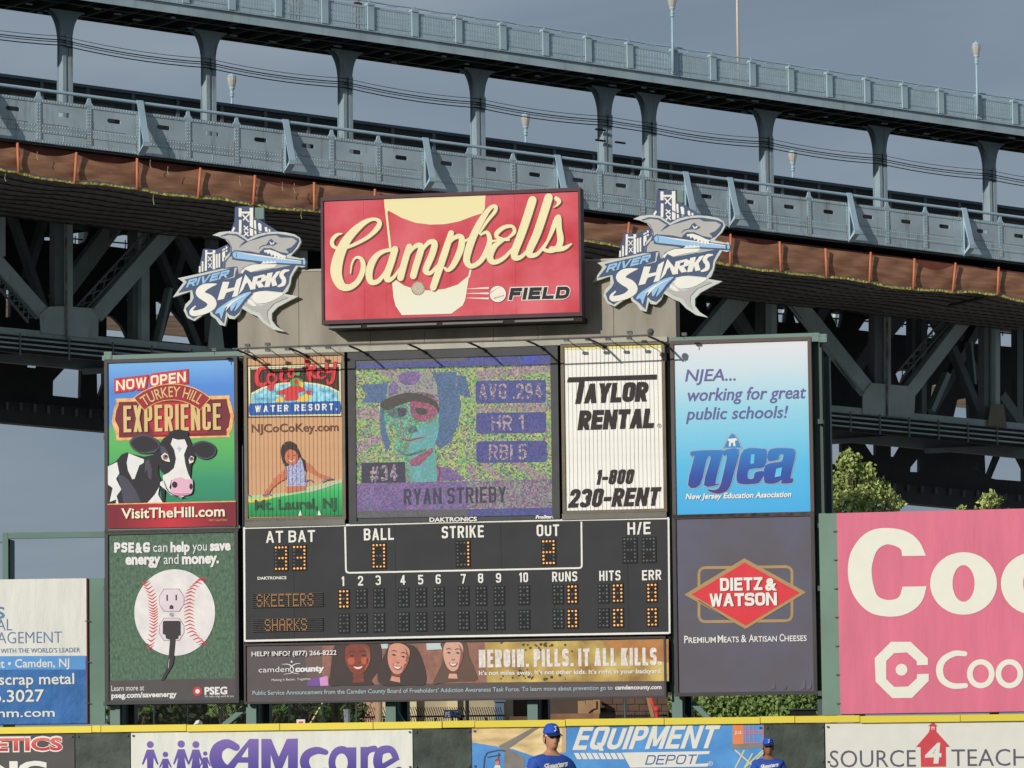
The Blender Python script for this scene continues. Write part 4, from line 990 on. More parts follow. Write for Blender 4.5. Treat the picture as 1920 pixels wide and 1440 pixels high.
for (x0, y0, x1, y1, s, lx) in ((108, 722, 728, 825, 'SKEETERS', 152), (110, 942, 728, 1038, 'SHARKS', 222)):
    ua, va = SB.px(450 + x0 / 4.6829, 960 + y0 / 4.6829); ub, vb = SB.px(450 + x1 / 4.6829, 960 + y1 / 4.6829)
    b = MB(); b.box(SB, ua, ub, .006, .018, vb, va)
    d = b.build('name_display', mat('display_black', (40, 40, 38), var=.2), t)
    lou = MB()
    for k in range(8):
        v = va + (vb - va) * k / 7; lou.box(SB, ua - .01, ub + .01, -.03, .005, v - .006, v + .006)
    q = lou.build('louvres', mat('louvre_grey', (84, 84, 80)), d); q['kind'] = 'stuff'
    lit = MB(); pu = 13.2 / 4.6829 / 75.3
    us = SB.px(450 + lx / 4.6829, 1080)[0]
    for i, ch in enumerate(s):
        for r, row in enumerate(F5[ch].split()):
            for c, z in enumerate(row):
                if z == '1':
                    u = us + (i * 5.05 + c * .84) * pu * 1.0; v = va + (vb - va) * (r + .55) / 7.1
                    lit.hexa([SB.w(u + a * .011, v + e * .016, n) for n in (-.036, -.031) for a, e in ((-1, -1), (1, -1), (1, 1), (-1, 1))])
    q = lit.build('lit_bulbs', M_lit2, d); q['kind'] = 'stuff'

# ------------------------------------------------------------------ strip banner under the board
M_psb = mat('psa_charcoal', (98, 88, 88), var=.06, c2=(84, 78, 78))
t, R = sign('long strip billboard of three smiling young women beside a gold HEROIN PILLS message', 461, 1211, 1246, 1304, M_psb, fw=.05, name='strip_billboard')
A = Art(SB, t, .016, 450, 1190, 4.6829); Q = 400 * 4.6829; q = 4.6829 / 4.5714
M_bk = mat('brick_print', (150, 104, 88), var=.2, scale=5); M_gold2 = mat('gold_grunge', (172, 128, 62), var=.3, scale=1.6, c2=(196, 172, 88)); M_hd = mat('dark_hair_print', (72, 58, 56)); M_hb = mat('brown_hair_print', (104, 78, 66))
A.poly([(700, 98), (Q + 350 * q, 58 * q), (Q + 350 * q, 410 * q), (700, 448)], M_bk, 1)
A.poly([(560, 110), (720, 96), (720, 448), (600, 450)], mat('brown_fade', (112, 90, 86)), 2)
A.poly([(Q + 270 * q, 66 * q), (Q + 1845 * q, 38 * q), (Q + 1848 * q, 398 * q), (Q + 288 * q, 410 * q)], M_gold2, 3)
M_ch2 = mat('dark_splotch', (84, 74, 48), var=.2)
rr = random.Random(11)
for i in range(60):
    a = rr.uniform(0, 1); x = Q + (520 + rr.gauss(180, 130)) * q; y = (rr.choice([80, 110, 330, 370, 380]) + rr.gauss(0, 18)) * q
    if x > Q + 300 * q and 66 < y < 395: A.disc(x, y, rr.uniform(3, 15), M_ch2, 4, k=7)
A.poly([(Q + 1260 * q, 50 * q), (Q + 1845 * q, 40 * q), (Q + 1846 * q, 240 * q), (Q + 1500 * q, 180 * q)], mat('orange_grunge', (182, 122, 62), var=.25, scale=2.2), 4, smooth=False)
A.text('HELP? INFO? (877) 266-8222', 102, 190, 848, 176, 40, M_pw, 12, bold=.015)
A.text('camden', 164, 332, 432, 326, 50, M_pw, 3, capc=.72); A.text('county', 484, 326, 740, 318, 48, M_pw, 3, bold=.05)
A.disc(453, 238, 9, M_pw, 3); A.stroke('370,260,3 430,262,7 470,300,8 452,335,6 385,348,3', M_pw, 3); A.stroke('530,252,3 480,260,7 440,295,8 455,330,6 520,346,3', M_pw, 3)
A.text('Making It Better, Together.', 278, 408, 625, 396, 20, M_pw, 3)
A.poly('590,420 630,385 695,370 700,450 592,452', mat('purple_sheet', (122, 84, 160)), 3); A.poly('697,378 770,362 775,448 705,450', mat('lilac_sheet', (214, 150, 204)), 3)
A.text('Public Service Announcement from the Camden County Board of Freeholders’ Addiction Awareness Task Force. To learn more about prevention go to', 110, 530, Q + 1366 * q, 472 * q, 37, mat('pale_teal_text', (170, 190, 196)), 3, bold=.012)
A.text('camdencounty.com', Q + 1386 * q, 470 * q, Q + 1784 * q, 466 * q, 36, M_pw, 3, bold=.03)
block(A, 'HEROIN. PILLS. IT ALL KILLS.', Q + 220 * q, 282 * q, Q + 1786 * q, 262 * q, 152 * q, mat('grunge_white', (226, 216, 208), var=.2, scale=14), 5, stem=.185, gap=.095)
A.text('It’s not miles away. It’s not other kids. It’s right in your backyard.', Q + 220 * q, 346 * q, Q + 1790 * q, 328 * q, 36 * q, M_pw, 5, bold=.02)
def face(cx, cy, w, h, skin, hair, hx, tilt, lay, smile=True, hl=None):
    n = 'portrait_print'
    A.poly([(cx + a, cy + c) for a, c in hx], hair, lay, smooth=True, name=n)
    f = lambda a, c: (cx + (a * math.cos(tilt) - c * math.sin(tilt)) * w, cy + (a * math.sin(tilt) + c * math.cos(tilt)) * h)
    A.poly([f(-.3, 1.0), f(.3, 1.0), f(.45, 1.6), f(-.45, 1.6)], skin, lay + 1, name=n)
    A.poly([f(-.95, -.3), f(-.8, -.9), f(0, -1.15), f(.8, -.9), f(.95, -.3), f(.85, .3), f(.5, .85), f(0, 1.08), f(-.5, .85), f(-.85, .3)], skin, lay + 2, smooth=True, name=n)
    if hl:
        for a in (-.5, .5): A.poly([f(a - .25, -.05), f(a + .2, -.1), f(a + .22, .3), f(a - .15, .35)], hl, lay + 3, smooth=True, name=n)
    A.poly([f(-.45, 1.02), f(.45, 1.02), f(.4, 1.25), f(-.4, 1.25)], mat('neck_tone', (120, 72, 58)), lay + 1.5, name=n)
    A.poly([f(.5, -.9), f(.93, -.3), f(.85, .3), f(.5, .85), f(.62, .2), f(.68, -.4)], mat('cheek_tone', (150, 92, 76)), lay + 3, smooth=True, name=n)
    for a in (-.42, .42):
        A.poly([f(a - .2, -.25), f(a, -.33), f(a + .2, -.25), f(a, -.18)], M_hd, lay + 4, name=n); A.stroke([f(a - .26, -.48) + (4,), f(a, -.56) + (7,), f(a + .26, -.48) + (4,)], M_hd, lay + 4, name=n)
    A.stroke([f(-.14, .2) + (4,), f(.0, .26) + (6,), f(.14, .2) + (4,)], mat('nose_shade', (120, 62, 50)), lay + 4, name=n)
    A.poly([f(-.42, .45), f(0, .52), f(.42, .45), f(.2, .72), f(-.2, .72)], mat('lip_print', (170, 80, 76)), lay + 4, smooth=True, name=n)
    A.poly([f(-.32, .5), f(0, .55), f(.32, .5), f(.14, .65), f(-.14, .65)], M_pw, lay + 5, smooth=True, name=n)
A.poly([(1230, 82), (1300, 80), (1296, 120), (1236, 124)], mat('window_print', (190, 206, 206)), 2); A.poly([(1636, 76), (1800, 72), (1800, 126), (1640, 134)], MC['window_print'], 2)
face(1035, 215, 118, 128, mat('skin_deep', (136, 66, 50), var=.15, scale=8), M_hd, [(-200, -130), (-60, -133), (120, -133), (200, -128), (200, 60), (120, 180), (130, 225), (-140, 228), (-250, 228), (-240, 100)], -.03, 4, hl=mat('skin_red_light', (196, 92, 60)))
face(1388, 216, 100, 124, mat('skin_light', (214, 148, 124), var=.1, scale=8), M_hd, [(-60, -132), (60, -134), (160, -100), (230, 60), (240, 215), (100, 226), (-140, 228), (-180, 120), (-120, -40)], .16, 4, hl=mat('skin_blush', (222, 140, 116)))
face(1872, 190, 92, 122, mat('skin_fair', (216, 166, 142), var=.08, scale=8), M_hb, [(-110, -118), (0, -122), (110, -124), (140, 0), (190, 120), (200, 210), (20, 220), (-120, 236), (-180, 238), (-100, 60), (-90, -40)], .02, 4)
A.finish()

# ------------------------------------------------------------------ blue billboard
u0, v1 = SB.px(1263, 646); u1, v0 = SB.px(1522, 960)
t, R = sign('sky blue billboard with slanted purple school message and a bold blue logo', 1263, 646, 1520, 960, grad('njea_fade', [(0, (60, 172, 232)), (.3, (84, 190, 232)), (.62, (150, 212, 232)), (.85, (206, 222, 232)), (1, (226, 226, 232))], 0, v1 - v0, var=.02), fm=mat('brown_frame', (96, 82, 78)))
A = Art(SB, t, .016, 1240, 620, 4.0)
M_mauve = mat('mauve_print', (104, 100, 158))
A.text('NJEA...', 178, 380, 556, 372, 88, M_mauve, 1, bold=.01, shear=.2)
A.text('working for great', 184, 528, 1076, 506, 94, M_mauve, 1, bold=.012, shear=.2); A.text('public schools!', 190, 668, 936, 652, 90, M_mauve, 1, bold=.012, shear=.2)
M_nj = grad('njea_blue', [(0, (78, 62, 130)), (.45, (44, 84, 172)), (1, (48, 132, 204))], *zr(t, 930, 840, 1400)); M_sil = mat('silver_print', (166, 170, 176))
nj = ('230,905 440,895 462,915 440,990 405,1140 425,1145 425,1155 320,1158 370,960 340,962 290,1155 200,1158 248,945 230,945',
      '470,898 582,892 545,1060 520,1150 490,1200 430,1222 370,1210 345,1190 400,1195 440,1165 470,1050 492,940 468,938',
      '620,892 750,885 790,905 772,1020 660,1040 650,1105 690,1108 706,1062 775,1058 740,1130 700,1148 600,1150 565,1120 575,1020',
      '815,890 960,882 1002,900 1000,960 968,1100 985,1105 978,1140 900,1145 905,1120 850,1145 790,1145 770,1120 780,1010 880,985 905,975 915,930 885,930 875,965 800,975')
for s_ in nj:
    p = catmull(PP(s_), True, 3)
    A.stroke([(x, y) for x, y in p] + [p[0]], M_sil, 1, w=13, smooth=False); A.poly(p, M_sil, 1); A.poly(p, M_nj, 2)
A.poly('668,1000 672,930 700,925 695,995', mat('njea_sky', (90, 194, 236)), 3); A.poly('850,1100 862,1035 905,1025 895,1090', MC['njea_sky'], 3)
A.poly('534,760 605,872 590,885 475,885 462,872', M_sil, 1, smooth=True); A.poly('534,772 594,868 582,876 484,876 474,868', mat('mid_blue_print', (36, 140, 206)), 2, smooth=True)
A.poly('500,812 560,806 570,822 552,826 556,866 540,866 538,840 524,840 520,868 506,868 510,826 498,828', M_white, 3)
A.text('New Jersey Education Association', 182, 1264, 972, 1246, 40, M_white, 4, bold=.03, shear=.2)
A.finish()
# ------------------------------------------------------------------ deli billboard
M_dw = mat('slate_vinyl', (98, 91, 94), var=.12, scale=.5, c2=(92, 92, 112), bump=.7, dist=.04)
t, R = sign('slate grey billboard with a red diamond deli logo outlined in gold', 1267, 972, 1526, 1295, M_dw)
A = Art(SB, t, .016, 1250, 960, 3.6935)
M_gd = mat('bronze_print', (176, 142, 92))
def rring(x0, y0, x1, y1, r, sl=-.012): return [(a, c) for a, c in rr4(x0, y0, x1, y1, r, sl)]
A.stroke(rring(224, 386, 868, 760, 40), M_gd, 1, w=20, smooth=False, closed=True)
A.poly('122,572 538,320 966,556 547,810', M_gd, 2); A.poly('172,571 540,350 922,558 547,786', mat('deli_red', (222, 46, 58)), 3)
A.stroke('216,610 440,752', mat('thin_dark', (60, 54, 70)), 2, w=5, smooth=False)
M_sh = mat('text_shade', (110, 40, 48))
for dx, m, l in ((6, M_sh, 4), (0, M_white, 5)):
    block(A, 'DIETZ', 370 + dx, 548 + dx * .6, 664 + dx, 540 + dx * .6, 90, m, l, stem=.22, gap=.08); A.text('&', 682 + dx, 540 + dx * .6, 764 + dx, 538 + dx * .6, 78, m, l, bold=.05)
    block(A, 'WATSON', 296 + dx, 656 + dx * .6, 764 + dx, 646 + dx * .6, 90, m, l, stem=.23, gap=.05)
for s_, x0, x1, y0, y1 in (('P', 122, 148, 908, 907), ('REMIUM', 152, 340, 907, 904), ('M', 354, 392, 904, 903), ('EATS', 396, 500, 903, 901), ('&', 516, 552, 901, 900), ('A', 570, 606, 900, 899), ('RTISAN', 608, 764, 899, 896), ('C', 782, 812, 896, 895), ('HEESES', 816, 970, 895, 892)):
    A.text(s_, x0, y0, x1, y1, 50 if len(s_) == 1 else 38, M_white, 3, bold=.012)
A.finish()
# puckered corner of the deli vinyl
b = MB(); rr = random.Random(2)
for i in (0, 2, 5, 6):
    x = 1250 + (735 + i * 42) / 3.6935; u, v = SB.px(x, 960 + 1225 / 3.6935); w_ = rr.uniform(.05, .09); h_ = rr.uniform(.08, .2) * (1.8 if i > 4 else 1)
    b.add([SB.w(u - w_, v - .03, .018), SB.w(u + w_, v - .02, .018), SB.w(u + .06, v + h_, .018), SB.w(u + .03, v + .02, -.0)], [(0, 3, 2), (0, 1, 3), (1, 2, 3)])
b.build('crease', M_dw, t)

# ------------------------------------------------------------------ big red sign on top
N0 = -.2
uu0, vv1 = SB.px(606, 377, N0); uu1, vv0 = SB.px(1087, 584, N0); vv0 = SB.px(850, 593, N0)[1]
M_crd = mat('soup_red', (204, 34, 52), var=.05, scale=.75, c2=(224, 100, 112))
t = thing('rooftop_sign', 'large red rooftop sign with cream script lettering over a soup can and FIELD below', 'sign', SB.w((uu0 + uu1) / 2, vv0, N0 + .2), SB.yaw)
js = [606, 682, 724, 844, 924, 966, 1087]
for xa, xb in zip(js, js[1:]):
    b = MB(); b.box(SB, U(xa, 480, N0) + .002, U(xb, 480, N0) - .002, N0 + .02, N0 + .4, vv0, vv1); b.build('face_panel', M_crd, t)
M_dm = mat('maroon_frame', (84, 58, 64), var=.12)
for a in ((uu0 - .06, uu1 + .06, vv1, vv1 + .09), (uu0 - .06, uu1 + .06, vv0 - .1, vv0), (uu0 - .06, uu0, vv0, vv1), (uu1, uu1 + .06, vv0, vv1)):
    b = MB(); b.box(SB, a[0], a[1], N0 - .03, N0 + .42, a[2], a[3]); b.build('frame', M_dm, t)
b = MB(); b.box(SB, uu0 + .1, uu1 + .05, N0 + .05, .59, vv0 - .22, vv0 - .101); b.build('mounting_beam', M_pit, t)
b = MB()
for a, c in ((.1, .95), (1.1, 2.9), (3.05, 4.6), (4.9, 6.4)): b.box(SB, uu0 + a, uu0 + c, N0 + .02, N0 + .05, vv0 - .2, vv0 - .15)
b.build('mounting_rail', mat('rail_grey', (120, 118, 112)), t)
A = Art(SB, t, N0 + .016, 590, 340, 3.6923)
M_can = grad('can_cream', [(0, (236, 234, 214)), (1, (240, 226, 168))], *zr(t, 590, 400, 850, N0))
M_lt = mat('script_cream', (240, 228, 178), var=.03); M_ls = mat('script_shadow', (116, 72, 52))
A.poly('480,124 1183,98 1178,190 1160,222 1100,240 1000,278 900,297 800,300 700,288 600,252 510,202 505,215 484,190', M_can, 1)
A.stroke('492,180 525,470', M_can, 1, w=15, smooth=False); A.stroke('1083,598 1068,665', M_can, 1, w=13, smooth=False)
A.poly('550,675 620,722 700,747 800,756 900,745 990,715 1070,650 1042,822 1025,858 946,916 604,926 560,862 546,805 536,700', M_can, 1)
A.disc(716, 741, 48, mat('medal', (168, 150, 130), var=.5, scale=30), 2); A.disc(716, 741, 40, mat('medal2', (196, 184, 160), var=.5, scale=40), 3)
for y0, y1 in ((744, 736), (775, 774), (806, 810)): A.poly([(1050, y0), (1207, y1 - 5), (1205, y1 + 8), (1048, y0 + 2)], M_white, 2)
SCR = ['190,362,8 155,370,22 122,405,28 125,445,26 165,466,20 220,458,22 300,425,24 380,378,28 438,318,36 448,280,30 415,262,22 360,276,32 290,328,50 222,405,62 178,490,72 152,580,80 152,655,76 185,722,60 235,735,44 292,700,38 328,635,36 336,570,34 316,532,24 282,530,16 258,570,13 248,636,9',
       '560,478,24 500,478,26 440,505,36 398,560,48 376,635,50 390,695,40 440,690,32 495,620,24 545,520,20', '556,470,46 530,560,48 502,640,48 505,682,38 545,665,24 600,590,14',
       '655,452,42 622,560,46 594,668,46', '615,580,10 660,490,22 705,445,32 738,455,44 722,520,46 700,590,46 682,655,46', '705,560,12 750,470,22 795,420,32 830,430,44 815,500,46 785,570,46 768,620,40 800,635,28 845,590,18 870,550,12',
       '945,358,40 905,480,48 862,610,48 820,735,46', '890,500,14 935,420,24 985,382,32 1018,395,42 1010,470,46 965,570,40 925,615,26 900,600,18', '1015,425,18 1060,402,16 1110,372,12',
       '1140,362,12 1195,275,22 1250,205,26 1250,172,24 1212,188,30 1155,268,44 1105,365,50 1066,470,52 1052,550,46 1085,588,34 1150,550,34 1198,465,38 1212,395,34 1190,352,24 1150,370,14', '1212,418,18 1265,408,14 1335,392,10',
       '1330,400,14 1382,352,26 1368,312,22 1312,318,28 1264,355,32 1262,385,26 1310,403,20 1345,405,14', '1310,405,18 1245,450,40 1212,520,48 1240,560,36 1310,530,28 1380,455,18',
       '1508,130,58 1470,250,58 1425,380,56 1384,490,52 1390,530,40 1440,515,26 1500,440,14', '1620,112,58 1580,240,58 1535,370,56 1488,475,50 1492,512,38 1545,500,26 1605,420,14',
       '1585,470,12 1632,370,26 1672,270,38 1690,250,34 1692,330,40 1702,400,44 1685,455,40 1630,482,30 1580,470,22', '1640,470,40 1720,465,32 1775,435,12', '1672,118,30 1692,138,30 1678,165,14 1654,181,5']
for s_ in SCR: A.stroke(s_, M_ls, 3, dx=8, dy=7, k=5, name='script_shadow')
for s_ in SCR: A.stroke(s_, M_lt, 4, k=5, name='script_lettering')
A.disc(1268, 780, 60, M_brn, 2); A.disc(1268, 780, 57, mat('ball_cream', (240, 232, 214)), 3)
for i in range(9):
    A.stroke([(1214 + i * 9, 778 - i * 5 - (i * .9) ** 1.3, 2), (1218 + i * 9, 766 - i * 5, 4)], M_srd, 4, smooth=False); A.stroke([(1242 + i * 8, 815 - i * 2.5, 2), (1246 + i * 8, 803 - i * 2, 4)], M_srd, 4, smooth=False)
block(A, 'FIELD', 1342, 822, 1756, 811, 84, M_white, 2, stem=.3, shear=.2, gap=.16, grow=6); block(A, 'FIELD', 1342, 822, 1756, 811, 84, M_black, 3, stem=.3, shear=.2, gap=.16)
A.finish()

# ------------------------------------------------------------------ the two shark emblems
M_sil2 = mat('emblem_silver', (200, 204, 196), var=.03); M_nav = mat('emblem_navy', (72, 88, 120), var=.05); M_shg = mat('shark_grey', (180, 178, 174), var=.04); M_lb = mat('emblem_blue', (148, 192, 232), var=.04)
OUT = '75,1000 180,850 125,808 580,712 585,660 600,600 655,540 650,480 600,420 530,390 470,378 540,348 640,338 720,348 790,390 825,420 900,378 1000,350 1100,343 1200,350 1290,370 1345,405 1357,450 1325,510 1275,560 1255,588 1360,612 1385,605 1412,640 1400,690 1370,702 1330,690 1290,750 1262,800 1250,870 1222,940 1190,965 1330,990 1230,1040 1120,1100 1065,1160 1065,1230 1110,1290 1195,1345 1080,1322 980,1255 920,1190 850,1162 765,1110 740,1170 690,1218 640,1212 622,1185 597,1288 540,1272 505,1218 455,1182 440,1132 290,1237 220,1205 183,1130 200,1070 250,1022 250,940'
TW1 = '697,98 735,92 885,92 885,195 960,235 1130,345 1000,460 640,480 655,335 690,240'; TW2 = '378,518 400,514 505,524 560,500 625,468 680,560 620,720 325,752 348,660'
def emblem(label, dx, dy, kx, ky, bx, by):
    xf = (lambda x, y: ((x - 470) * kx + bx, (y - 378) * ky + by))
    N1 = .42; pl = SB
    A0 = Art(pl, None, N1, dx, dy, 5.3344, xf=xf)
    c0 = A0.uv(700, 1000, N1)
    t = thing('shark_emblem', label, 'sign', SB.w(c0[0], c0[1], N1), SB.yaw, 'cut-out shark emblems beside the red sign')
    for s_ , n1, m in ((TW1, 0.0, M_nav), (TW2, 0.0, M_nav), (OUT, -.012, M_sil2)):
        b = MB(); b.prism(pl, [[A0.uv(x, y, N1 + n1) for x, y in PP(s_)]], N1 + n1, N1 + .12 - (0.003 if s_ == OUT else (0.006 if s_ == TW1 else 0))); b.build('backing_board', m, t)
    b = MB()
    for x, y in ((500, 800), (900, 800)):
        u, v = A0.uv(x, y, N1); b.box(pl, u - .05, u + .05, N1 + .121, .58, v - .05, v + .05)
    u, v = A0.uv(840, 80, N1); b.box(pl, u - .1, u + .17, 1.21, 1.33, v - 2.6, v + .04)
    u, v = A0.uv(900, 700, N1); b.box(pl, u - .06, u + .06, .901, 1.2, v - .06, v + .06)
    b.build('support', M_green, t)
    A = Art(pl, t, N1 - .016, dx, dy, 5.3344, xf=xf); nm = 'emblem_print'
    def tower(x0, x1, y0, y1, w):
        A.stroke([(x0, y0), (x0 - 2, y1)], M_white, 1, w=w, smooth=False, name=nm); A.stroke([(x1, y0), (x1 + 2, y1)], M_white, 1, w=w, smooth=False, name=nm)
    AT = Art(pl, t, N1 - .004, dx, dy, 5.3344, xf=xf)
    W_ = lambda pts, w: AT.stroke(pts, M_white, 1, w=w, smooth=False, name='bridge_print')
    W_('748,108 748,195', 30); W_('750,225 748,362', 26); W_('860,105 862,385', 34); W_('748,152 862,152', 20)
    for a in ('770,170 835,245', '840,165 775,232', '785,285 832,330', '832,285 785,330', '790,340 832,388', '832,345 785,385'): W_(a, 13)
    W_('895,230 902,370', 20); W_('938,258 950,352', 26); W_('955,268 958,350', 12); W_('1005,298 1012,345', 24); W_('1040,318 1044,345', 18); W_('692,300 670,340', 20)
    AT.stroke('745,200 790,250 850,300 930,335 1010,350', M_nav, 2, w=12, name='bridge_print')
    W_('410,528 404,735', 22); W_('487,528 486,720', 26); W_('405,560 490,560', 16)
    for a in ('425,590 465,640', '465,590 425,640', '430,660 465,705', '465,655 430,705'): W_(a, 9)
    for x, y0, y1 in ((515, 560, 706), (540, 555, 700), (577, 520, 640), (590, 510, 600), (612, 490, 545), (372, 640, 745), (345, 690, 752)): W_([(x, y0), (x, y1)], 17)
    AT.stroke('490,565 540,555 620,515', M_nav, 2, w=9, name='bridge_print')
    AT.finish()
    P_ = lambda s_, m, l, sm=False: A.poly(s_, m, l, smooth=sm, name=nm)
    P_('130,955 216,846 190,822 585,728 690,698 680,790 560,835 270,925', M_nav, 1)
    P_('268,925 560,835 690,800 730,680 745,770 800,722 860,752 1312,668 1272,730 1242,790 1232,862 1172,948 1000,932 880,950 800,1060 770,1090 738,1150 690,1192 640,1175 608,1140 586,1265 530,1205 472,1162 460,1102 280,1215 228,1182 204,1112 262,1048 285,1005', M_nav, 1)
    P_('545,386 620,360 720,368 800,420 822,440 930,392 1020,368 1130,364 1280,388 1335,412 1340,440 1310,498 1265,550 1215,575 1195,600 1060,700 900,700 760,730 735,700 580,715 590,640 640,585 658,530 652,480 620,430', M_nav, 1)
    P_('562,392 640,376 712,386 800,440 742,492 745,492 835,440 940,410 1030,384 1110,380 1150,402 1270,406 1318,436 1268,495 1205,520 1240,548 1230,562 1140,545 1060,508 985,508 945,545 940,560 850,540 690,528 668,555 666,500 632,432', M_shg, 2)
    P_('665,590 690,625 830,640 930,660 860,668 780,705 755,735 735,770 722,690 700,760 690,775 715,690 600,705 605,650 640,600', M_shg, 2)
    P_('980,700 1150,655 1230,660 1310,668 1100,712', M_shg, 2)
    P_('985,530 1040,522 1110,545 1170,575 1210,585 1190,632 1180,600 1165,635 1150,595 1130,628 1115,585 1095,612 1080,570 1062,590 1045,555 1025,570 1010,545 995,555', M_white, 5)
    P_('955,665 985,635 1000,650 1020,632 1040,650 1060,630 1080,650 1100,632 1112,658', M_white, 5)
    P_('755,740 800,700 870,672 960,668 1120,668 1090,700 960,720 860,748 800,720 770,765', M_white, 3)
    P_('665,560 690,530 740,535 1050,585 1360,625 1390,618 1410,645 1395,680 1365,682 1050,665 700,628 670,605', M_nav, 3, True)
    P_('672,565 695,540 740,545 1050,600 1360,640 1362,668 1050,650 700,610 680,595', M_lb, 4); P_('720,548 900,570 1050,592 1360,636 1360,644 1050,604 900,585', M_white, 5); A.disc(1388, 650, 13, M_lb, 4, ry=26, name=nm); A.stroke('704,548,4 712,575,5 706,606,4', M_nav, 5, name=nm)
    P_('1002,482 1040,425 1062,415 1085,440 1122,460 1080,485 1040,480', M_nav, 3); P_('1040,440 1060,452 1092,446 1085,468 1055,474', M_white, 4); A.disc(1068, 455, 7, M_nav, 5, name=nm)
    A.stroke('935,518,4 960,490,9 1010,475,10', M_nav, 3, name=nm); A.stroke('800,440,10 770,465,10 740,498,4', M_nav, 3, name=nm)
    P_('1205,520 1245,512 1320,440 1330,450 1300,505 1262,548 1235,556', M_nav, 3)
    block(A, 'RIVER', 205, 905, 620, 800, 80, M_lb, 3, stem=.27, shear=.4, gap=.1, name=nm)
    A.stroke('510,868,10 455,880,40 385,905,74 345,950,84 385,990,84 440,1020,92 468,1070,90 425,1120,66 350,1150,56 275,1160,54 262,1130,30 300,1088,12', M_white, 3, name=nm)
    P_('575,845 640,845 620,915 690,900 712,825 770,790 722,985 665,1000 690,930 610,955 585,1015 520,1030', M_white, 3)
    P_('730,975 800,770 850,830 905,915 850,925 822,850 800,870 780,920', M_white, 3)
    A.poly('880,795 985,770 1020,790 1000,835 960,850 990,895 935,905 905,860 900,915 850,925', M_white, 3, holes=['925,810 965,800 955,830 918,840'], name=nm)
    P_('1020,760 1075,750 1062,810 1110,745 1155,735 1100,815 1120,880 1070,890 1058,840 1040,895 990,900', M_white, 3)
    A.stroke('1235,730,14 1185,740,34 1160,780,42 1185,820,44 1180,865,40 1130,890,18', M_white, 3, name=nm)
    P_('860,950 800,955 700,1000 600,1060 520,1120 500,1165 540,1160 560,1215 590,1130 640,1060 660,1140 720,1050 690,1140 740,1090 800,1010', M_lb, 4, True)
    P_('860,952 760,990 660,1040 570,1110 620,1090 600,1140 680,1050 760,1000', M_white, 5)
    P_('865,990 940,940 1100,950 1180,968 1060,1040 960,1062 900,1050', M_white, 3, True)
    P_('822,1020 870,1035 920,1090 880,1088 830,1055', M_white, 3)
    P_('860,975 890,960 870,990 905,1048 960,1065 1060,1040 1190,968 1320,992 1225,1030 1110,1090 1052,1155 1050,1235 1110,1305 1000,1250 930,1180 850,1140 780,1095 790,1050 850,1090 940,1100', M_nav, 2)
    P_('900,1065 950,1085 1080,1045 1190,985 1230,1000 1090,1060 1020,1135 1020,1200 1045,1270 985,1225 940,1150 860,1125 785,1080 800,1050 850,1080 930,1100', M_shg, 3)
    A.finish()
emblem('silver and navy shark emblem sign left of the big red rooftop sign', 310, 370, 1, 1, 470, 378)
emblem('silver and navy shark emblem sign right of the big red rooftop sign', 1100, 340, 1.0374, 1.02, 465, 376)

# ------------------------------------------------------------------ side billboards
PK = Plane(at(1740, 1150, 107.0), math.radians(-12.0))
(a0, _), (a1, _) = PK.px(1572, 1150), PK.px(1990, 1150); vb, vtp = PK.px(1575, 1339)[1], PK.px(1570, 962)[1]
t = thing('side_billboard', 'large pink billboard with big white letters at the right edge', 'billboard', PK.w((a0 + a1) / 2, vb, .1), PK.yaw)
M_pk = mat('faded_pink', (222, 110, 136), var=.07, scale=.9, bump=.8, dist=.05, stretch=(2.2, 1, .45))
b = MB(); b.box(PK, a0, a1, .02, .05, vb, vtp); b.build('vinyl_sheet', M_pk, t)
b = MB(); b.box(PK, a0 - .45, a1, .07, .3, vb - .02, vtp + .0); b.build('backing_panel', steel('backing_green', (104, 132, 116), rust=.1, var=.15), t)
b = MB(); b.box(PK, a0 - .47, a0 - .3, .31, .6, -PK.o.z, vtp + .02); b.build('post', M_green, t)
b = MB()
for k in range(7): b.box(PK, a0 - .1, a0 + .01, .01, .03, vb + .25 + k * .7, vb + .27 + k * .7)
b.build('tie', M_lamp, t)
A = Art(PK, t, .014, 1280, 960, 3)
M_pw2 = mat('billboard_white', (232, 230, 214), var=.02)
A.poly('1368,246 1368,246 1368,246 1234,248 1234,248 1234,248 1222,205 1150,182 1095,215 1070,280 1063,340 1075,420 1100,475 1155,495 1215,480 1236,420 1236,420 1236,420 1372,418 1372,418 1372,418 1350,495 1300,550 1230,582 1150,588 1060,568 990,510 945,430 929,330 945,230 1000,145 1070,100 1160,90 1260,110 1330,165', M_pw2, 1, smooth=True)
for cx in (1580, 1978):
    o_ = [(cx + 188 * math.cos(a * math.pi / 18), 402 + 176 * math.sin(a * math.pi / 18)) for a in range(36)]; i_ = [(cx + 62 * math.cos(a * math.pi / 18), 402 + 103 * math.sin(a * math.pi / 18)) for a in range(36)]
    A.poly(o_, M_pw2, 1, holes=[i_])
A.poly('1172,730 1282,730 1378,822 1380,860 1318,862 1316,838 1262,790 1190,794 1145,838 1145,940 1190,984 1268,982 1318,935 1318,912 1384,910 1384,950 1290,1046 1180,1047 1086,955 1080,822', M_pw2, 1)
A.disc(1231, 887, 33, M_pw2, 1); 
A.stroke('1588,798,28 1530,796,32 1468,830,36 1445,885,40 1462,945,36 1520,978,32 1592,976,28', M_pw2, 1)
for cx in (1677, 1838): 
    o_ = [(cx + 78 * math.cos(a * math.pi / 14), 910 + 82 * math.sin(a * math.pi / 14)) for a in range(28)]; i_ = [(cx + 46 * math.cos(a * math.pi / 14), 910 + 52 * math.sin(a * math.pi / 14)) for a in range(28)]
    A.poly(o_, M_pw2, 1, holes=[i_])
A.text('per', 1930, 988, 2120, 984, 200, M_pw2, 1)
A.finish()
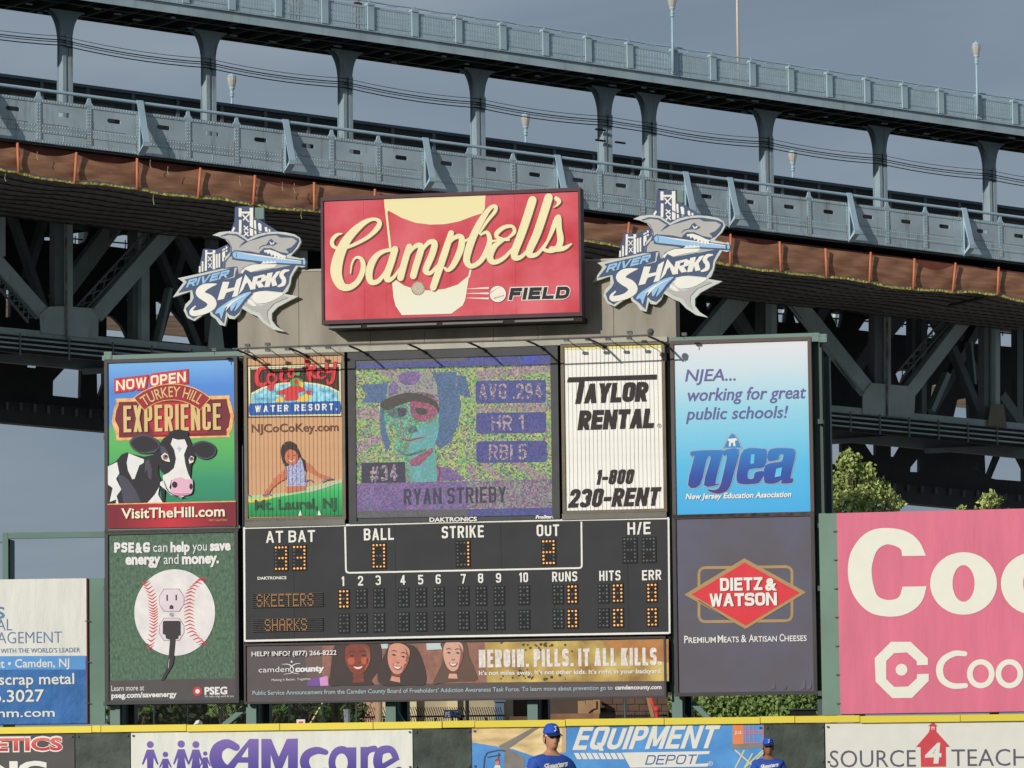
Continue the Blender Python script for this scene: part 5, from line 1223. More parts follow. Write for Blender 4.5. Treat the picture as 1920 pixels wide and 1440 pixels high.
LB = Plane(at(80, 1200, 112.8), math.radians(-2.5))
a0, a1 = LB.px(-70, 1200)[0], LB.px(162, 1200)[0]; vb, vtp = LB.px(100, 1357)[1], LB.px(100, 1085)[1]
t = thing('side_billboard', 'white and blue billboard about scrap metal at the left edge', 'billboard', LB.w((a0 + a1) / 2, vb, .1), LB.yaw)
vm = LB.px(100, 1231)[1]; vm2 = LB.px(100, 1257)[1]
b = MB(); b.box(LB, a0, a1, .02, .05, vm, vtp); b.build('vinyl_sheet', M_offw, t)
b = MB(); b.box(LB, a0, a1, .02, .05, vb, vm); b.build('vinyl_sheet', mat('deep_blue_vinyl', (52, 112, 176), var=.1, scale=1.8, bump=1.0, dist=.08), t)
b = MB(); b.box(LB, a1 + .002, a1 + .03, .0, .06, vb, vtp); b.build('edge_strip', mat('dark_red_edge', (130, 50, 50)), t)
b = MB(); b.box(LB, a0, a1 + .46, .07, .25, vb - .02, vtp + .0); b.build('backing_panel', MC['backing_green'], t)
b = MB()
for k in range(3): b.box(LB, a1 - .04, a1 + .1, .005, .03, vb + .5 + k * 1.05, vb + .52 + k * 1.05)
b.build('tie', M_lamp, t)
A = Art(LB, t, .014, 0, 960, 3)
A.poly([(-200, 812), (482, 808), (482, 886), (-200, 888)], mat('light_blue_band', (90, 156, 220)), 1)
M_bt = mat('slate_blue_text', (100, 132, 172))
A.text('S', -26, 597, 26, 596, 62, M_bt, 1, bold=.02); A.text('METAL', -160, 668, 68, 666, 66, M_bt, 1, bold=-.012); A.text('MANAGEMENT', -190, 742, 348, 736, 66, M_bt, 1, bold=-.014)
A.text('WITH THE WORLD’S LEADER', 4, 794, 450, 788, 26, M_bt, 1)
A.text('Street • Camden, NJ', -130, 878, 390, 870, 46, M_pw2, 2, bold=.012); A.text('scrap metal', -6, 972, 418, 966, 60, M_pw2, 2, bold=.012)
A.text('6.3027', -40, 1070, 248, 1064, 66, M_pw2, 2, bold=.012); A.text('emrmm.com', -210, 1156, 308, 1150, 46, M_pw2, 2, bold=.012)
A.finish()
# green frame above the left billboard
fr = thing('open_gantry', 'open green steel gantry above the white and blue billboard at the left edge', 'gantry', LB.w(LB.px(8, 1200)[0], -LB.o.z, .5), LB.yaw)
b = MB(); p0, p1 = LB.px(14, 1004, .3), LB.px(196, 1002, .3); b.box(LB, p0[0], p1[0], .3, .5, p0[1] - .08, p0[1] + .07); b.build('beam', M_green, fr)
for x in (10, -60):
    u = LB.px(x, 1040, .3)[0]; b = MB(); b.box(LB, u - .07, u + .07, .3, .5, -LB.o.z, p0[1] + .07); b.build('post', M_green, fr)
    b = MB(); b.box(LB, u + .071, u + .1, .45, 1.2, -LB.o.z, p0[1] - .09); b.build('rear_post', M_greend, fr)
b = MB(); p0 = LB.px(0, 1015, .6); b.box(LB, p0[0] - 1, p0[0] + .1, .6, .7, p0[1] - .04, p0[1]); b.build('beam', M_green, fr)

# ------------------------------------------------------------------ arms, pipe and floodlights along the top
PT = -1.4; pv = SB.px(877, 640, PT)[1]
b = MB(); b.tube([SB.w(SB.px(x, y, PT)[0], pv + .015 * math.sin(i), PT) for i, (x, y) in enumerate(((436, 661), (542, 650), (655, 646), (765, 642), (877, 639), (986, 636), (1100, 631), (1225, 628)))], .022); b.build('light_pipe', M_lamp, frame)
for x, y in ((443, 659), (542, 652), (655, 647), (765, 643), (877, 640), (986, 637), (1100, 633), (1216, 630)):
    u = SB.px(x, y, PT)[0]; b = MB(); u2 = SB.px(x + 33, y + 9)[0]; b.tube([SB.w(u, pv - .02, PT), SB.w(u + (u2 - u) * .5, pv - .05, PT / 2), SB.w(u2, pv - .1, .02)], .028); b.tube([SB.w(u2, pv - .1, -.06), SB.w(u2, pv - .12, .1)], .06); b.build('light_arm', mat('arm_black', (48, 46, 48)), frame)
def flood(x, y, n, label, up=False, ballhead=False):
    u, v = SB.px(x, y, n); t = thing('floodlight', label, 'floodlight', SB.w(u, v - .12, n), SB.yaw, 'small floodlights along the top of the scoreboard')
    b = MB()
    if ballhead: b.ball(SB.w(u, v, n), .085, 10, 6)
    else: b.hexa([SB.w(u + a * .062, v + c * .03 - (n_ > 0) * .012, n + n_ * .05) for n_ in (-1, 1) for a, c in ((-1, -1), (1, -1), (1, 1), (-1, 1))])
    b.build('lamp_head', M_lamp, t)
    if not ballhead:
        b = MB(); b.box(SB, u - .05, u + .05, n - .045, n + .04, v - .036, v - .031); b.build('lens', M_lampl, t)
    b = MB()
    if up: b.tube([SB.w(u, v - .031, n), SB.w(u, v - .13, n)], .012, 5)
    else: b.tube([SB.w(u, v - .0, n + .05), SB.w(u + .02, v + .0, n + .35), SB.w(u + .03, v - .06, .08)], .011, 5)
    b.build('stem', M_lamp, t)
i = 0
for x, y in ((463, 659), (502, 656), (539, 654), (577, 652), (615, 651)):
    flood(x, y, -.75, '%s small floodlight over the slatted tan billboard' % ('leftmost', 'second from left', 'middle', 'second from right', 'rightmost')[i]); i += 1
i = 0
for x, y in ((1062, 637), (1102, 636), (1140, 635), (1180, 634), (1208, 640)):
    flood(x, y, -.75, '%s small floodlight over the slatted white billboard' % ('leftmost', 'second from left', 'middle', 'second from right', 'rightmost')[i]); i += 1
flood(464, 647, PT, 'small floodlight standing on the pipe at its far left end', True); flood(502, 645, PT, 'small floodlight standing on the pipe, second from its left end', True)
flood(1181, 623, PT, 'small floodlight on the pipe beside the round headed lamp', True); flood(1220, 622, PT, 'round headed lamp at the right end of the pipe', True, True)
flood(1283, 626, -.6, 'small floodlight with a pale face above the sky blue billboard', True); flood(402, 655, -.6, 'small floodlight above the top right of the cow billboard', True)

# ------------------------------------------------------------------ the bridge
M_bs = steel('bridge_paint', (163, 178, 184), rust=.5, scale=.45, var=.18)
M_bl = steel('bridge_paint_light', (166, 190, 202), rust=.15, scale=.8, var=.08)
M_bst = steel('bridge_strap', (152, 168, 174), rust=.75, scale=1.2, var=.15)
M_bt2 = steel('truss_paint', (166, 184, 184), rust=.4, scale=.5, var=.18)
M_bd = steel('truss_dark', (108, 118, 120), rust=.2, scale=.6, var=.2)  # darker copy of the truss paint, also used for shaded member sides
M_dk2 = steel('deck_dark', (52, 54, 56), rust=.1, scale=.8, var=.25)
M_seam = mat('old_seam', (112, 102, 90), var=.4, scale=3, c2=(126, 134, 130), rough=.9); M_rust = mat('rust', (134, 106, 84), var=.3, scale=5, c2=(150, 132, 116), rough=.9)
root = BR.w(3, 0, 8)
bridge = thing('steel_bridge', 'long blue grey steel bridge with a walkway and open truss behind the scoreboard', 'bridge', (root.x, root.y, 0), BR.yaw)
BN = [-48.3, -41.05, -33.8, -26.57, -19.33, -12.06, -4.76, 2.45, 9.73, 12.32, 19.5, 26.68, 33.88, 41.1]
E_ = 1e-3
def oval(u, v, a, c, k=5):
    P_ = []
    for s_, a0 in ((1, -90), (-1, 90)):
        for i in range(k):
            t_ = math.radians(a0 + 180 * i / (k - 1)); P_.append((u + s_ * (a - c) + c * math.cos(t_), v + c * math.sin(t_)))
    return P_
rnd = random.Random(21)
for bi, (s0, s1) in enumerate(zip(BN, BN[1:])):
    npan = 3 if s1 - s0 > 5 else 1
    for k in range(npan):
        a = s0 + (s1 - s0) * k / npan; c = s0 + (s1 - s0) * (k + 1) / npan
        if c < -48 or a > 38.5: continue
        b = MB(); mid = (a + c) / 2
        b.prism(BR, [[(a + .004, -2.1), (c - .004, -2.1), (c - .004, -.3), (a + .004, -.3)], oval(mid, -.82, .33, .095)[::-1]], 0, .05)
        b.build('parapet_panel', M_bs, bridge)
        q = bridge.children[-1] if False else None
        sb = MB(); rv = MB()
        sb.box(BR, a + .12, c - .12, -.03, -.001, -.42, -.28); sb.box(BR, a + .12, c - .12, -.03, -.001, -2.1, -1.98)
        sb.box(BR, a + .12, c - .12, -.022, -.001, -1.68, -1.3)
        o = sb.build('stiffener_strip', M_bst if rnd.random() < .7 else M_bs, bridge)
        x = a + .2
        while x < c - .15:
            for v in (-.35, -2.04): rv.rivet(BR, x, v, -.03)
            for v in (-1.38, -1.6): rv.rivet(BR, x, v, -.022)
            x += .135
        for v in [-.5 - j * .14 for j in range(11)]:
            for du in (-.05, .05): rv.rivet(BR, a + du, v, -.035)
        if k == 1:
            for j in range(4): rv.rivet(BR, mid, -1.75 - j * .09, 0)
        ru = MB()
        if rnd.random() < .75: ru.box(BR, a + .13, c - .13 - rnd.uniform(0, .9), -.026, -.0015, -1.305, -1.28)
        if rnd.random() < .8: ru.box(BR, a + .121, a + .15, -.03, -.0015, -1.98, rnd.uniform(-1.5, -.6))
        if rnd.random() < .5: ru.box(BR, a - .15, a - .121, -.03, -.0015, -1.98, rnd.uniform(-1.6, -1.0))
        if ru.v: ru.build('rust_seam', M_rust, bridge)
        q = rv.build('rivets', M_bl, o, fix=False); q['kind'] = 'stuff'
        b = MB(); b.box(BR, a - .115, a + .115, -.035, -.001, -2.1, -.28); b.build('joint_strap', M_bst, bridge)
        if k:
            b = MB(); b.prism(BR, [[(a - .2, -.279), (a + .2, -.279), (a + .1, -.16), (a + .06, .04), (a - .06, .04), (a - .1, -.16)]], -.03, .03); b.build('rail_support', M_bl, bridge)
    # bracket at the bay end
    if s0 > -47.5 and s0 < 38:
        pl = Plane(BR.w(s0, 0, 0), BR.yaw - math.pi / 2)   # u runs out towards the viewer
        prof = [(0, .2), (.08, .2), (.6, -1.62), (.58, -1.8), (.12, -2.14), (0, -2.14)]
        hole = [(.1, -.6), (.42, -1.6), (.1, -1.95)]
        b = MB(); b.prism(pl, [prof, hole], -.02, .02); b.build('bracket_web', M_bl, bridge)
        b = MB()
        for p, r in zip(prof[1:-2], prof[2:-1]):
            b.hexa([pl.w(x, y, n) for n in (-.16, .16) for x, y in ((p[0], p[1]), (r[0], r[1]), (r[0] + .03, r[1] - .01), (p[0] + .03, p[1] - .01))])
        b.build('bracket_flange', M_bl, bridge)
b = MB(); pp = [BR.w(s_, .1, -.02) for s_ in (-30, 0, 20, 42)]
for p, r in zip(BN, BN[1:]):
    b = MB(); b.tube([BR.w(p + .02, .1, -.02), BR.w(r - .02, .1, -.02)], .072, 8); b.build('hand_rail', M_bl, bridge)
# deck overhang behind the parapet, and the track floor
b = MB(); b.box(BR, -48.3, 42, .06, 7.6, -2.2, -2.102); b.build('track_floor', M_dk2, bridge)
# dark barrier between the track and the road
pf = 2.12
for i in range(42):
    a = -47.3 + i * 2.3
    if a > 39.5: continue
    b = MB(); b.box(BR, a + .09, a + 2.21, 7.62, 7.66, -2.1, pf - .16)
    for z in (.2, .9, 1.4): b.box(BR, a + .09, a + 2.21, 7.58, 7.619, z, z + .07)
    b.build('barrier_panel', M_dk2, bridge)
    b = MB(); b.box(BR, a - .08, a + .08, 7.56, 7.74, -2.1, pf - .16); b.build('barrier_post', M_bd, bridge)
b = MB(); b.box(BR, -47.3, 40, 7.5, 7.78, pf - .158, pf - .02); b.build('barrier_rail', steel('barrier_rail_paint', (100, 118, 130), rust=.2), bridge)

# columns with flared heads
WB, WTp, WR = 4.92, 5.42, 6.75            # walkway underside, edge top, hand rail
def column(s_):
    arcp = []
    for i in range(8):
        a = math.radians(90 * i / 7); arcp.append((.24 + .6 * (1 - math.cos(a)), 3.5 + 1.33 * math.sin(a)))
    right = [(.36, -2.1), (.27, .6), (.24, 3.3)] + arcp + [(.86, WB - .02)]
    prof = [(s_ + u, v) for u, v in right] + [(s_ - u, v) for u, v in reversed(right)]
    t_ = []
    b = MB(); b.prism(BR, [prof], 5.86, 5.9); b.prism(BR, [prof], 6.3, 6.34)
    w = [(s_ - .22, -2.1), (s_ + .22, -2.1), (s_ + .18, WB - .05), (s_ - .18, WB - .05)]
    b.prism(BR, [w], 5.901, 6.299)
    b.build('column', steel('column_paint', (148, 168, 175), rust=.55, scale=.6, var=.12), bridge)
    b = MB(); b.box(BR, s_ - .27, s_ - .1, 5.80, 5.859, -2.1, 4.0); b.box(BR, s_ + .04, s_ + .24, 5.82, 5.859, -2.1, 3.6); b.build('column_strap', M_bst, bridge)
for s_ in (-41.0, -33.9, -26.6, -19.4, -12.12, -4.88, 2.44, 9.76, 12.4, 19.5, 26.7, 33.9): column(s_)
# walkway deck
M_fas = steel('fascia_paint', (163, 181, 187), rust=.4, scale=.8, var=.14)
for p, r in zip(BN, BN[1:]):
    b = MB(); b.box(BR, p + .005, r - .005, 3.5, 3.56, WB, WTp); b.box(BR, p + .005, r - .005, 3.38, 3.499, WTp - .07, WTp); b.build('walkway_girder', M_fas, bridge)
b = MB(); b.box(BR, -48.3, 42, 3.561, 7.6, WTp - .16, WTp - .001); b.box(BR, -48.3, 42, 7.5, 7.6, WB + .02, WTp - .17); b.build('walkway_deck', M_dk2, bridge)
b = MB()
x = -48
while x < 42:
    b.box(BR, x - .06, x + .06, 3.57, 7.49, WB + .02, WTp - .17); x += 1.2
q = b.build('floor_beams', M_dk2, bridge); q['kind'] = 'stuff'
b = MB()
for n in (4.6, 6.7): b.box(BR, -48.3, 42, n, n + .1, WB + .005, WB + .019)
q = b.build('stringers', M_bd, bridge)
b = MB(); rnd = random.Random(4)
x = -47
while x < 40:
    n = rnd.uniform(4, 7); b.box(BR, x, x + rnd.uniform(.15, .4), n, n + .12, WB - .05, WB + .0); x += rnd.uniform(.9, 2.2)
q = b.build('light_boxes', M_bl, bridge); q['kind'] = 'stuff'  # short pale boxes standing for the small white lights under the walkway
# railing of the walkway
posts = [-480, -372, -264, -156, -48, 55, 155, 250, 345, 432, 519, 606, 692, 775, 857, 940, 1020, 1100, 1178, 1262, 1334, 1408, 1480, 1552, 1623, 1693, 1761, 1832, 1900, 1968]
ps = [BR.px(x, 2 + .149 * (x - 690) + 20, 3.5)[0] for x in posts]
M_rl = steel('railing_paint', (162, 182, 190), rust=.15, scale=1.5, var=.08)
b = MB(); b.box(BR, -.17, .17, 3.34, 3.6, WTp, WR - .18); b.box(BR, -.2, .2, 3.3, 3.64, WR - .22, WR - .12); b.box(BR, -.05, .05, 3.44, 3.54, WR - .12, WR + .04)
pm = b.build('railing_post', M_rl, bridge); m0 = pm.data
for i, s_ in enumerate(ps):
    if i: pm = link('railing_post', m0, bridge)
    d = BR.w(s_, 0, 0) - BR.w(0, 0, 0); pm.location = Matrix.Rotation(-BR.yaw, 3, 'Z') @ d
for s0, s1 in zip(ps, ps[1:]):
    b = MB(); a = s0 + .19; c = s1 - .19
    b.box(BR, a, c, 3.42, 3.5, WR - .34, WR - .24); b.box(BR, a, c, 3.42, 3.5, WTp + .2, WTp + .27); b.box(BR, a, a + .07, 3.42, 3.5, WTp + .03, WR - .34); b.box(BR, c - .07, c, 3.42, 3.5, WTp + .03, WR - .34)
    o = b.build('railing_panel', M_rl, bridge)
    b = MB(); n = 13
    for i in range(n):
        u = a + .15 + (c - a - .3) * i / (n - 1)
        b.box(BR, u - .052, u + .052, 3.435, 3.455, WTp + .272, WR - .341); b.box(BR, u - .05, u + .05, 3.436, 3.47, WTp + .02, WTp + .199)
        b.box(BR, u + .05, u + .1, 3.44, 3.452, WTp + .62, WTp + .7); b.box(BR, u + .05, u + .1, 3.44, 3.452, WTp + .4, WTp + .46)
    q = b.build('balusters', M_rl, o); q['kind'] = 'stuff'
    b = MB(); b.tube([BR.w(s0 + .05, WR, 3.49), BR.w((s0 + s1) / 2, WR - .03, 3.49), BR.w(s1 - .05, WR, 3.49)], .045, 6)
    if s1 - s0 > 1: b.box(BR, (s0 + s1) / 2 - .3, (s0 + s1) / 2 + .3, 3.47, 3.51, WR - .12, WR - .05)
    b.build('hand_rail', M_bl, bridge)
b = MB(); b.box(BR, -48.3, 42, 7.45, 7.5, WR - .2, WR - .1)
x = -47.5
while x < 42: b.box(BR, x, x + .06, 7.451, 7.499, WTp, WR - .2); x += .6
q = b.build('inner_railing', M_rl, bridge); q['kind'] = 'stuff'

# cables strung from column to column
cols = [(-700, -40), (-420, -3), (-160, 36), (118, 75), (390, 117), (648, 154), (897, 192), (1135, 225), (1218, 238), (1437, 266), (1650, 297), (1855, 326), (2010, 348)]
for off, r in ((-7, .014), (0, .025), (4, .02), (10, .025)):
    t = thing('cable', {-7: 'thin topmost black cable', 0: 'second black cable from the top', 4: 'third black cable from the top', 10: 'lowest black cable'}[off] + ' strung along the bridge columns', 'cable', BR.w(0, 0, 5.7), BR.yaw, 'black cables strung along the bridge columns')
    b = MB(); pts = []
    for (x0, y0), (x1, y1) in zip(cols, cols[1:]):
        for i in range(7):
            f = i / 7; x = x0 + (x1 - x0) * f; y = y0 + (y1 - y0) * f + off + (6 if x1 - x0 > 120 else 1) * 4 * f * (1 - f) * (x1 - x0) / 270
            pts.append(BR.wp(x, y, 5.74))
    b.tube(pts, r, 5); b.build('wire', M_pit, t)
b = MB()
for x, y in cols[3:-1]:
    u, v = BR.px(x + 7, y, 5.78); b.box(BR, u - .05, u + .18, 5.74, 5.79, v - .3, v + .25)
b.build('cable_clamp', M_bst, bridge)
for x, y, r in ((1118, 242, 1), (1118, 262, 1), (1155, 266, 1)):
    b = MB(); p, q_ = BR.px(x, y, 5.6), BR.px(x + 18, y, 5.6); b.box(BR, p[0], q_[0], 5.6, 5.7, p[1] - .04, p[1] + .04); b.build('step_peg', M_pit, bridge)

# lamps
def street_lamp(x, ybot, ytop, n, label, off=0):
    u, v0 = BR.px(x, ybot, n); v1 = BR.px(x, ytop, n)[1]; H = v1 - v0
    p = BR.w(u, v0, n); t = thing('street_lamp', label, 'street lamp', p, BR.yaw, 'old street lamps on the bridge')
    b = MB(); z = H - 1.05
    b.tube([p, p + Vector((0, 0, z))], .07, 8, .05); b.tube([p + Vector((0, 0, z - .12)), p + Vector((0, 0, z))], .09, 8)
    if off: b.tube([p + Vector((0, 0, z - .1)), p + Vector((.06, 0, z))], .06, 6)
    b.build('pole', M_bl, t, smooth=True)
    b = MB(); b.lathe(p + Vector((0, 0, z)), [(.06, 0), (.13, .04), (.07, .1), (.08, .2), (.14, .28), (.15, .33)], 10); b.build('collar', M_bl, t, smooth=True)
    b = MB(); b.lathe(p + Vector((0, 0, z + .33)), [(.13, 0), (.17, .12), (.215, .34), (.22, .46), (.19, .5)], 10); b.build('globe', mat('lamp_glass', (186, 182, 172), rough=.25, spec=.5, var=.05), t, smooth=False)
    b = MB(); b.lathe(p + Vector((0, 0, z + .83)), [(.2, 0), (.21, .02), (.16, .1), (.06, .15), (.04, .18), (.05, .2), (.02, .22)], 10); b.build('cap', M_bl, t)
street_lamp(1262, 135, -14, 3.25, 'street lamp at the walkway railing, cut off by the top edge')
street_lamp(1833, 215, 77, 3.25, 'whole street lamp at the walkway railing near the right edge')
street_lamp(435, 215, 136, 15, 'street lamp behind the dark barrier, leftmost of the three low ones', 1)
street_lamp(986, 292, 210, 15, 'street lamp behind the dark barrier, middle of the three low ones', 1)
street_lamp(1487, 352, 279, 15, 'street lamp behind the dark barrier, rightmost of the three low ones', 1)
t = thing('tall_pole', 'tall plain cream pole rising behind the walkway railing', 'pole', BR.w(BR.px(1385, 170, 6.8)[0], WTp, 6.8), BR.yaw)
u_ = BR.px(1385, 170, 6.8)[0]; b = MB(); b.tube([BR.w(u_, WTp, 6.8), BR.w(u_, WTp + 7.5, 6.8)], .075, 8, .055); b.build('pole', mat('cream_pole', (214, 196, 170)), t, smooth=True)

NN = .12
# orange debris netting under the deck
net = thing('debris_netting', 'orange brown debris netting with orange posts hanging under the bridge deck', 'netting', BR.w(0, -3, NN), BR.yaw)
NP = [(-700, 178, 226), (-590, 191, 240), (-480, 205, 254), (-370, 219, 268), (-270, 232, 280), (-170, 244, 292), (-75, 256, 304), (33, 270, 323), (140, 288, 343), (256, 299, 353), (372, 317, 371), (475, 331, 383), (588, 344, 395), (700, 357, 410), (815, 372, 424), (930, 388, 438), (1045, 402, 449), (1176, 419, 463), (1268, 432, 482), (1368, 441, 497), (1462, 455, 508), (1548, 468, 520), (1630, 475, 529), (1712, 487, 541), (1787, 495, 548), (1870, 503, 552), (1950, 512, 568)]
M_net = mat('debris_net', (150, 104, 80), var=.16, scale=2.2, c2=(166, 122, 94), stretch=(.35, 1, 2.2), rough=.9, bump=.15, spec=.02)
M_net2 = mat('debris_sheet', (138, 80, 66), var=.2, scale=1.2, rough=.8, spec=.05)
M_op = mat('orange_post', (214, 124, 86), var=.06)
M_ye = mat('yellow_edge', (168, 152, 54), var=.45, scale=14, c2=(196, 182, 84))
def bot(x):
    for (x0, _, y0), (x1, _, y1) in zip(NP, NP[1:]):
        if x0 <= x <= x1:
            f = (x - x0) / (x1 - x0); return y0 + (y1 - y0) * f + 3.2 * math.sin(x / 37.0) * math.sin(math.pi * f)
rnd = random.Random(8)
for i, ((x0, t0, b0), (x1, t1, b1)) in enumerate(zip(NP, NP[1:])):
    N_ = 12; M_ = 6; vs = []; fs = []; sag = rnd.choice([0, 0, 0, .2, .35]) if i > 9 else .3
    for j in range(M_ + 1):
        for k in range(N_ + 1):
            f = k / N_; x = x0 + (x1 - x0) * f; yt = 269.5 + .1275 * x; yb = bot(x) or b1
            h = 1 - j / M_; yt2 = yt + (sag * 40 * math.sin(math.pi * f) if sag else 0)
            p = BR.px(x, yb + (yt2 - yb) * h, NN); nn = NN - .02 - .08 * math.sin(math.pi * f) * math.sin(math.pi * h) * rnd.uniform(.8, 1.1) + .03 * math.sin(9 * f + j)
            vs.append(BR.w(p[0], p[1], nn))
    for j in range(M_):
        for k in range(N_):
            q = j * (N_ + 1) + k; fs.append((q, q + 1, q + N_ + 2, q + N_ + 1))
    b = MB(); b.add(vs, fs); b.build('net_panel', M_net, net, smooth=True)
    b = MB(); c = [BR.px(x0, 266 + .1275 * x0, NN + .3), BR.px(x1, 266 + .1275 * x1, NN + .3), BR.px(x1, b1 - 6, NN + .3), BR.px(x0, b0 - 6, NN + .3)]
    b.prism(BR, [[c[0], c[1], c[2], c[3]]], NN + .3, NN + .33); b.build('backing_sheet', M_net2, net)
    b = MB(); lean = rnd.uniform(-3.5, 3.5); p, q = BR.px(x0 + lean, t0 - 2, NN - .15), BR.px(x0 - lean * .6, b0 + 1, NN - .15); b.tube([BR.w(*p, NN - .2), BR.w(*q, NN - .2)], .055, 8); b.build('post', M_op, net, smooth=True)
    b = MB(); M2 = 26; vs = []; fs = []
    for k in range(M2 + 1):
        x = x0 + (x1 - x0) * k / M2; y = (bot(x) or b1)
        for dy in (-1.8 + rnd.uniform(-.7, .3), 1.8 + rnd.uniform(-.4, .9)): u, v = BR.px(x, y + dy, NN - .2); vs.append(BR.w(u, v, NN - .16 + rnd.uniform(-.03, .03)))
    for k in range(M2): fs.append((2 * k, 2 * k + 2, 2 * k + 3, 2 * k + 1))
    b.add(vs, fs); b.add([q + BR.n * .06 for q in vs], [tuple(reversed(f)) for f in fs]); b.build('yellow_edging', M_ye, net)
# ropes hanging
b = MB()
for x, y, l in ((10, 326, 14), (288, 358, 26), (565, 396, 14), (70, 284, 16), (282, 300, 14), (315, 312, 16), (450, 330, 18), (530, 342, 16), (552, 344, 18)):
    b.tube([BR.wp(x, y, NN - .4), BR.wp(x - 1, y + l * .6, NN - .4), BR.wp(x + 1, y + l, NN - .4)], .014, 4)
q = b.build('loose_ropes', mat('rope', (190, 180, 150)), net)
# corrugated platform under the deck: long sheets side by side, running with the bridge
M_cor = steel('platform_sheet', (108, 104, 102), rust=.3, scale=.9, var=.2)
plat = thing('work_platform', 'dark corrugated work platform slung under the bridge deck', 'platform', BR.w(0, -3.6, 6), BR.yaw)
SG = [BR.px(x, bot(x), NN - .15) for x in range(-700, 1940, 20)]
def low(u):
    for (a, c), (d, e) in zip(SG, SG[1:]):
        if a <= u <= d: return c + (e - c) * (u - a) / (d - a)
    return SG[0][1] if u < SG[0][0] else SG[-1][1]
ng = 9
for r in range(ng):
    n0 = NN - .15 + r * (11.2 - NN) / ng; n1 = n0 + (11.2 - NN) / ng - .05
    f = 1 - r / (ng - 1)
    for (a, c) in ((-48.3, -26.6), (-26.5, -11.8), (-11.75, 2.2), (2.25, 16.1), (16.15, 27.6), (27.65, 40)):
        vs = []; fs = []; N_ = int((c - a) / .3)
        for i in range(N_ + 1):
            u = a + (c - a) * i / N_; base_v = low(u); v = base_v * (.35 + .65 * f) + (-3.45) * (.65 - .65 * f)
            dv = .03 if i % 2 else -.03
            for n, z in ((n0, v + dv), (n1, v + dv), (n1, v + dv + .1), (n0, v + dv + .1)): vs.append(BR.w(u, z, n))
        for i in range(N_):
            q = i * 4
            for k in range(4): fs.append((q + k, q + (k + 1) % 4, q + 4 + (k + 1) % 4, q + 4 + k))
        fs.append((0, 1, 2, 3)); fs.append((N_ * 4 + 3, N_ * 4 + 2, N_ * 4 + 1, N_ * 4))
        b = MB(); b.add(vs, fs); b.build('platform_sheet', M_cor, plat)
for r in range(ng):
    n0 = NN + 1.05 + r * (11.2 - NN) / ng; f = 1 - (r + .85) / (ng - 1)
    b = MB(); us = [-48 + i * 1.5 for i in range(59)]
    for a, c in zip(us, us[1:]):
        va, vc = (low(u) * (.35 + .65 * f) - 3.45 * (.65 - .65 * f) for u in (a, c))
        b.hexa([BR.w(a, va - .075, n0), BR.w(c, vc - .075, n0), BR.w(c, vc - .03, n0), BR.w(a, va - .03, n0), BR.w(a, va - .075, n0 + .08), BR.w(c, vc - .075, n0 + .08), BR.w(c, vc - .03, n0 + .08), BR.w(a, va - .03, n0 + .08)])
    b.build('joist', M_dk2, plat)
b = MB(); p, q = BR.px(1740, 571, 5), BR.px(1846, 549, NN); 
b.hexa([BR.w(p[0] + a, low(p[0]) - .12 - c, n) for n in (3.5,) for a, c in ((0, 0), (.2, 0), (.2, .12), (0, .12))] + [BR.w(q[0] + a, low(q[0]) - .1 - c, NN) for a, c in ((0, 0), (.2, 0), (.2, .12), (0, .12))]); b.build('joist', M_dk2, plat)

# upper deck above the trusses: closes off the light from above
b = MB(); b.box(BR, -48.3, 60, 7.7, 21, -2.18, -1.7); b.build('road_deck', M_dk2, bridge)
x = -48
b = MB()
while x < 56: b.box(BR, x - .15, x + .15, 7.7, 21, -2.32, -2.181); x += 3.6
q = b.build('road_floor_beams', M_dk2, bridge); q['kind'] = 'stuff'

# --- truss members, near plane n = 11.3
def T(name, x0, y0, x1, y1, w, m, n=11.3, d=.5):
    """truss member drawn between two picture points; w in picture pixels"""
    b = MB(); p, q = BR.px(x0, y0, n), BR.px(x1, y1, n)
    k = math.hypot(q[0] - p[0], q[1] - p[1]) / math.hypot(x1 - x0, y1 - y0)
    b.bar(BR, p, q, w * k, n, n + d); return b.build(name, m, bridge)
def plate(name, s_, m, n=11.2, d=.06, holes=()):
    b = MB(); b.prism(BR, [[BR.px(x, y, n) for x, y in PP(s_)]] + [[BR.px(x, y, n) for x, y in PP(h)][::-1] for h in holes], n, n + d); return b.build(name, m, bridge)
def lacing(x0, y0, x1, y1, w, n=11.5, m=None, k=9):
    b = MB(); L = math.hypot(x1 - x0, y1 - y0); dx, dy = (x1 - x0) / L, (y1 - y0) / L; nx, ny = -dy * w / 2, dx * w / 2
    for sg in (-1, 1):
        p, q = BR.px(x0 + nx * sg, y0 + ny * sg, n), BR.px(x1 + nx * sg, y1 + ny * sg, n); b.bar(BR, p, q, .08, n, n + .1)
    for i in range(k):
        a, c = i / k, (i + 1) / k
        for sg in (-1, 1):
            p = BR.px(x0 + (x1 - x0) * a + nx * sg, y0 + (y1 - y0) * a + ny * sg, n); q = BR.px(x0 + (x1 - x0) * c - nx * sg, y0 + (y1 - y0) * c - ny * sg, n)
            b.bar(BR, p, q, .06, n + .11 + .03 * (sg > 0), n + .13 + .03 * (sg > 0))
    return b.build('lacing', m or M_bd, bridge)
G = M_bt2
T('vertical', 130, 370, 130, 590, 15, G, 11.25, .5); T('vertical', 112, 370, 112, 590, 20, M_bd, 11.4, .5)  # second, darker vertical paints the shaded side of the lit one
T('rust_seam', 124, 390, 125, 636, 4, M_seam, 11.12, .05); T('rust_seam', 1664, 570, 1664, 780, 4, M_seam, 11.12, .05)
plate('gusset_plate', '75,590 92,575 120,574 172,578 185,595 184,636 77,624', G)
T('diagonal', -20, 470, 84, 588, 25, G); T('diagonal', 182, 592, 340, 412, 25, G); lacing(150, 580, 330, 385, 16); lacing(-20, 505, 60, 600, 16)
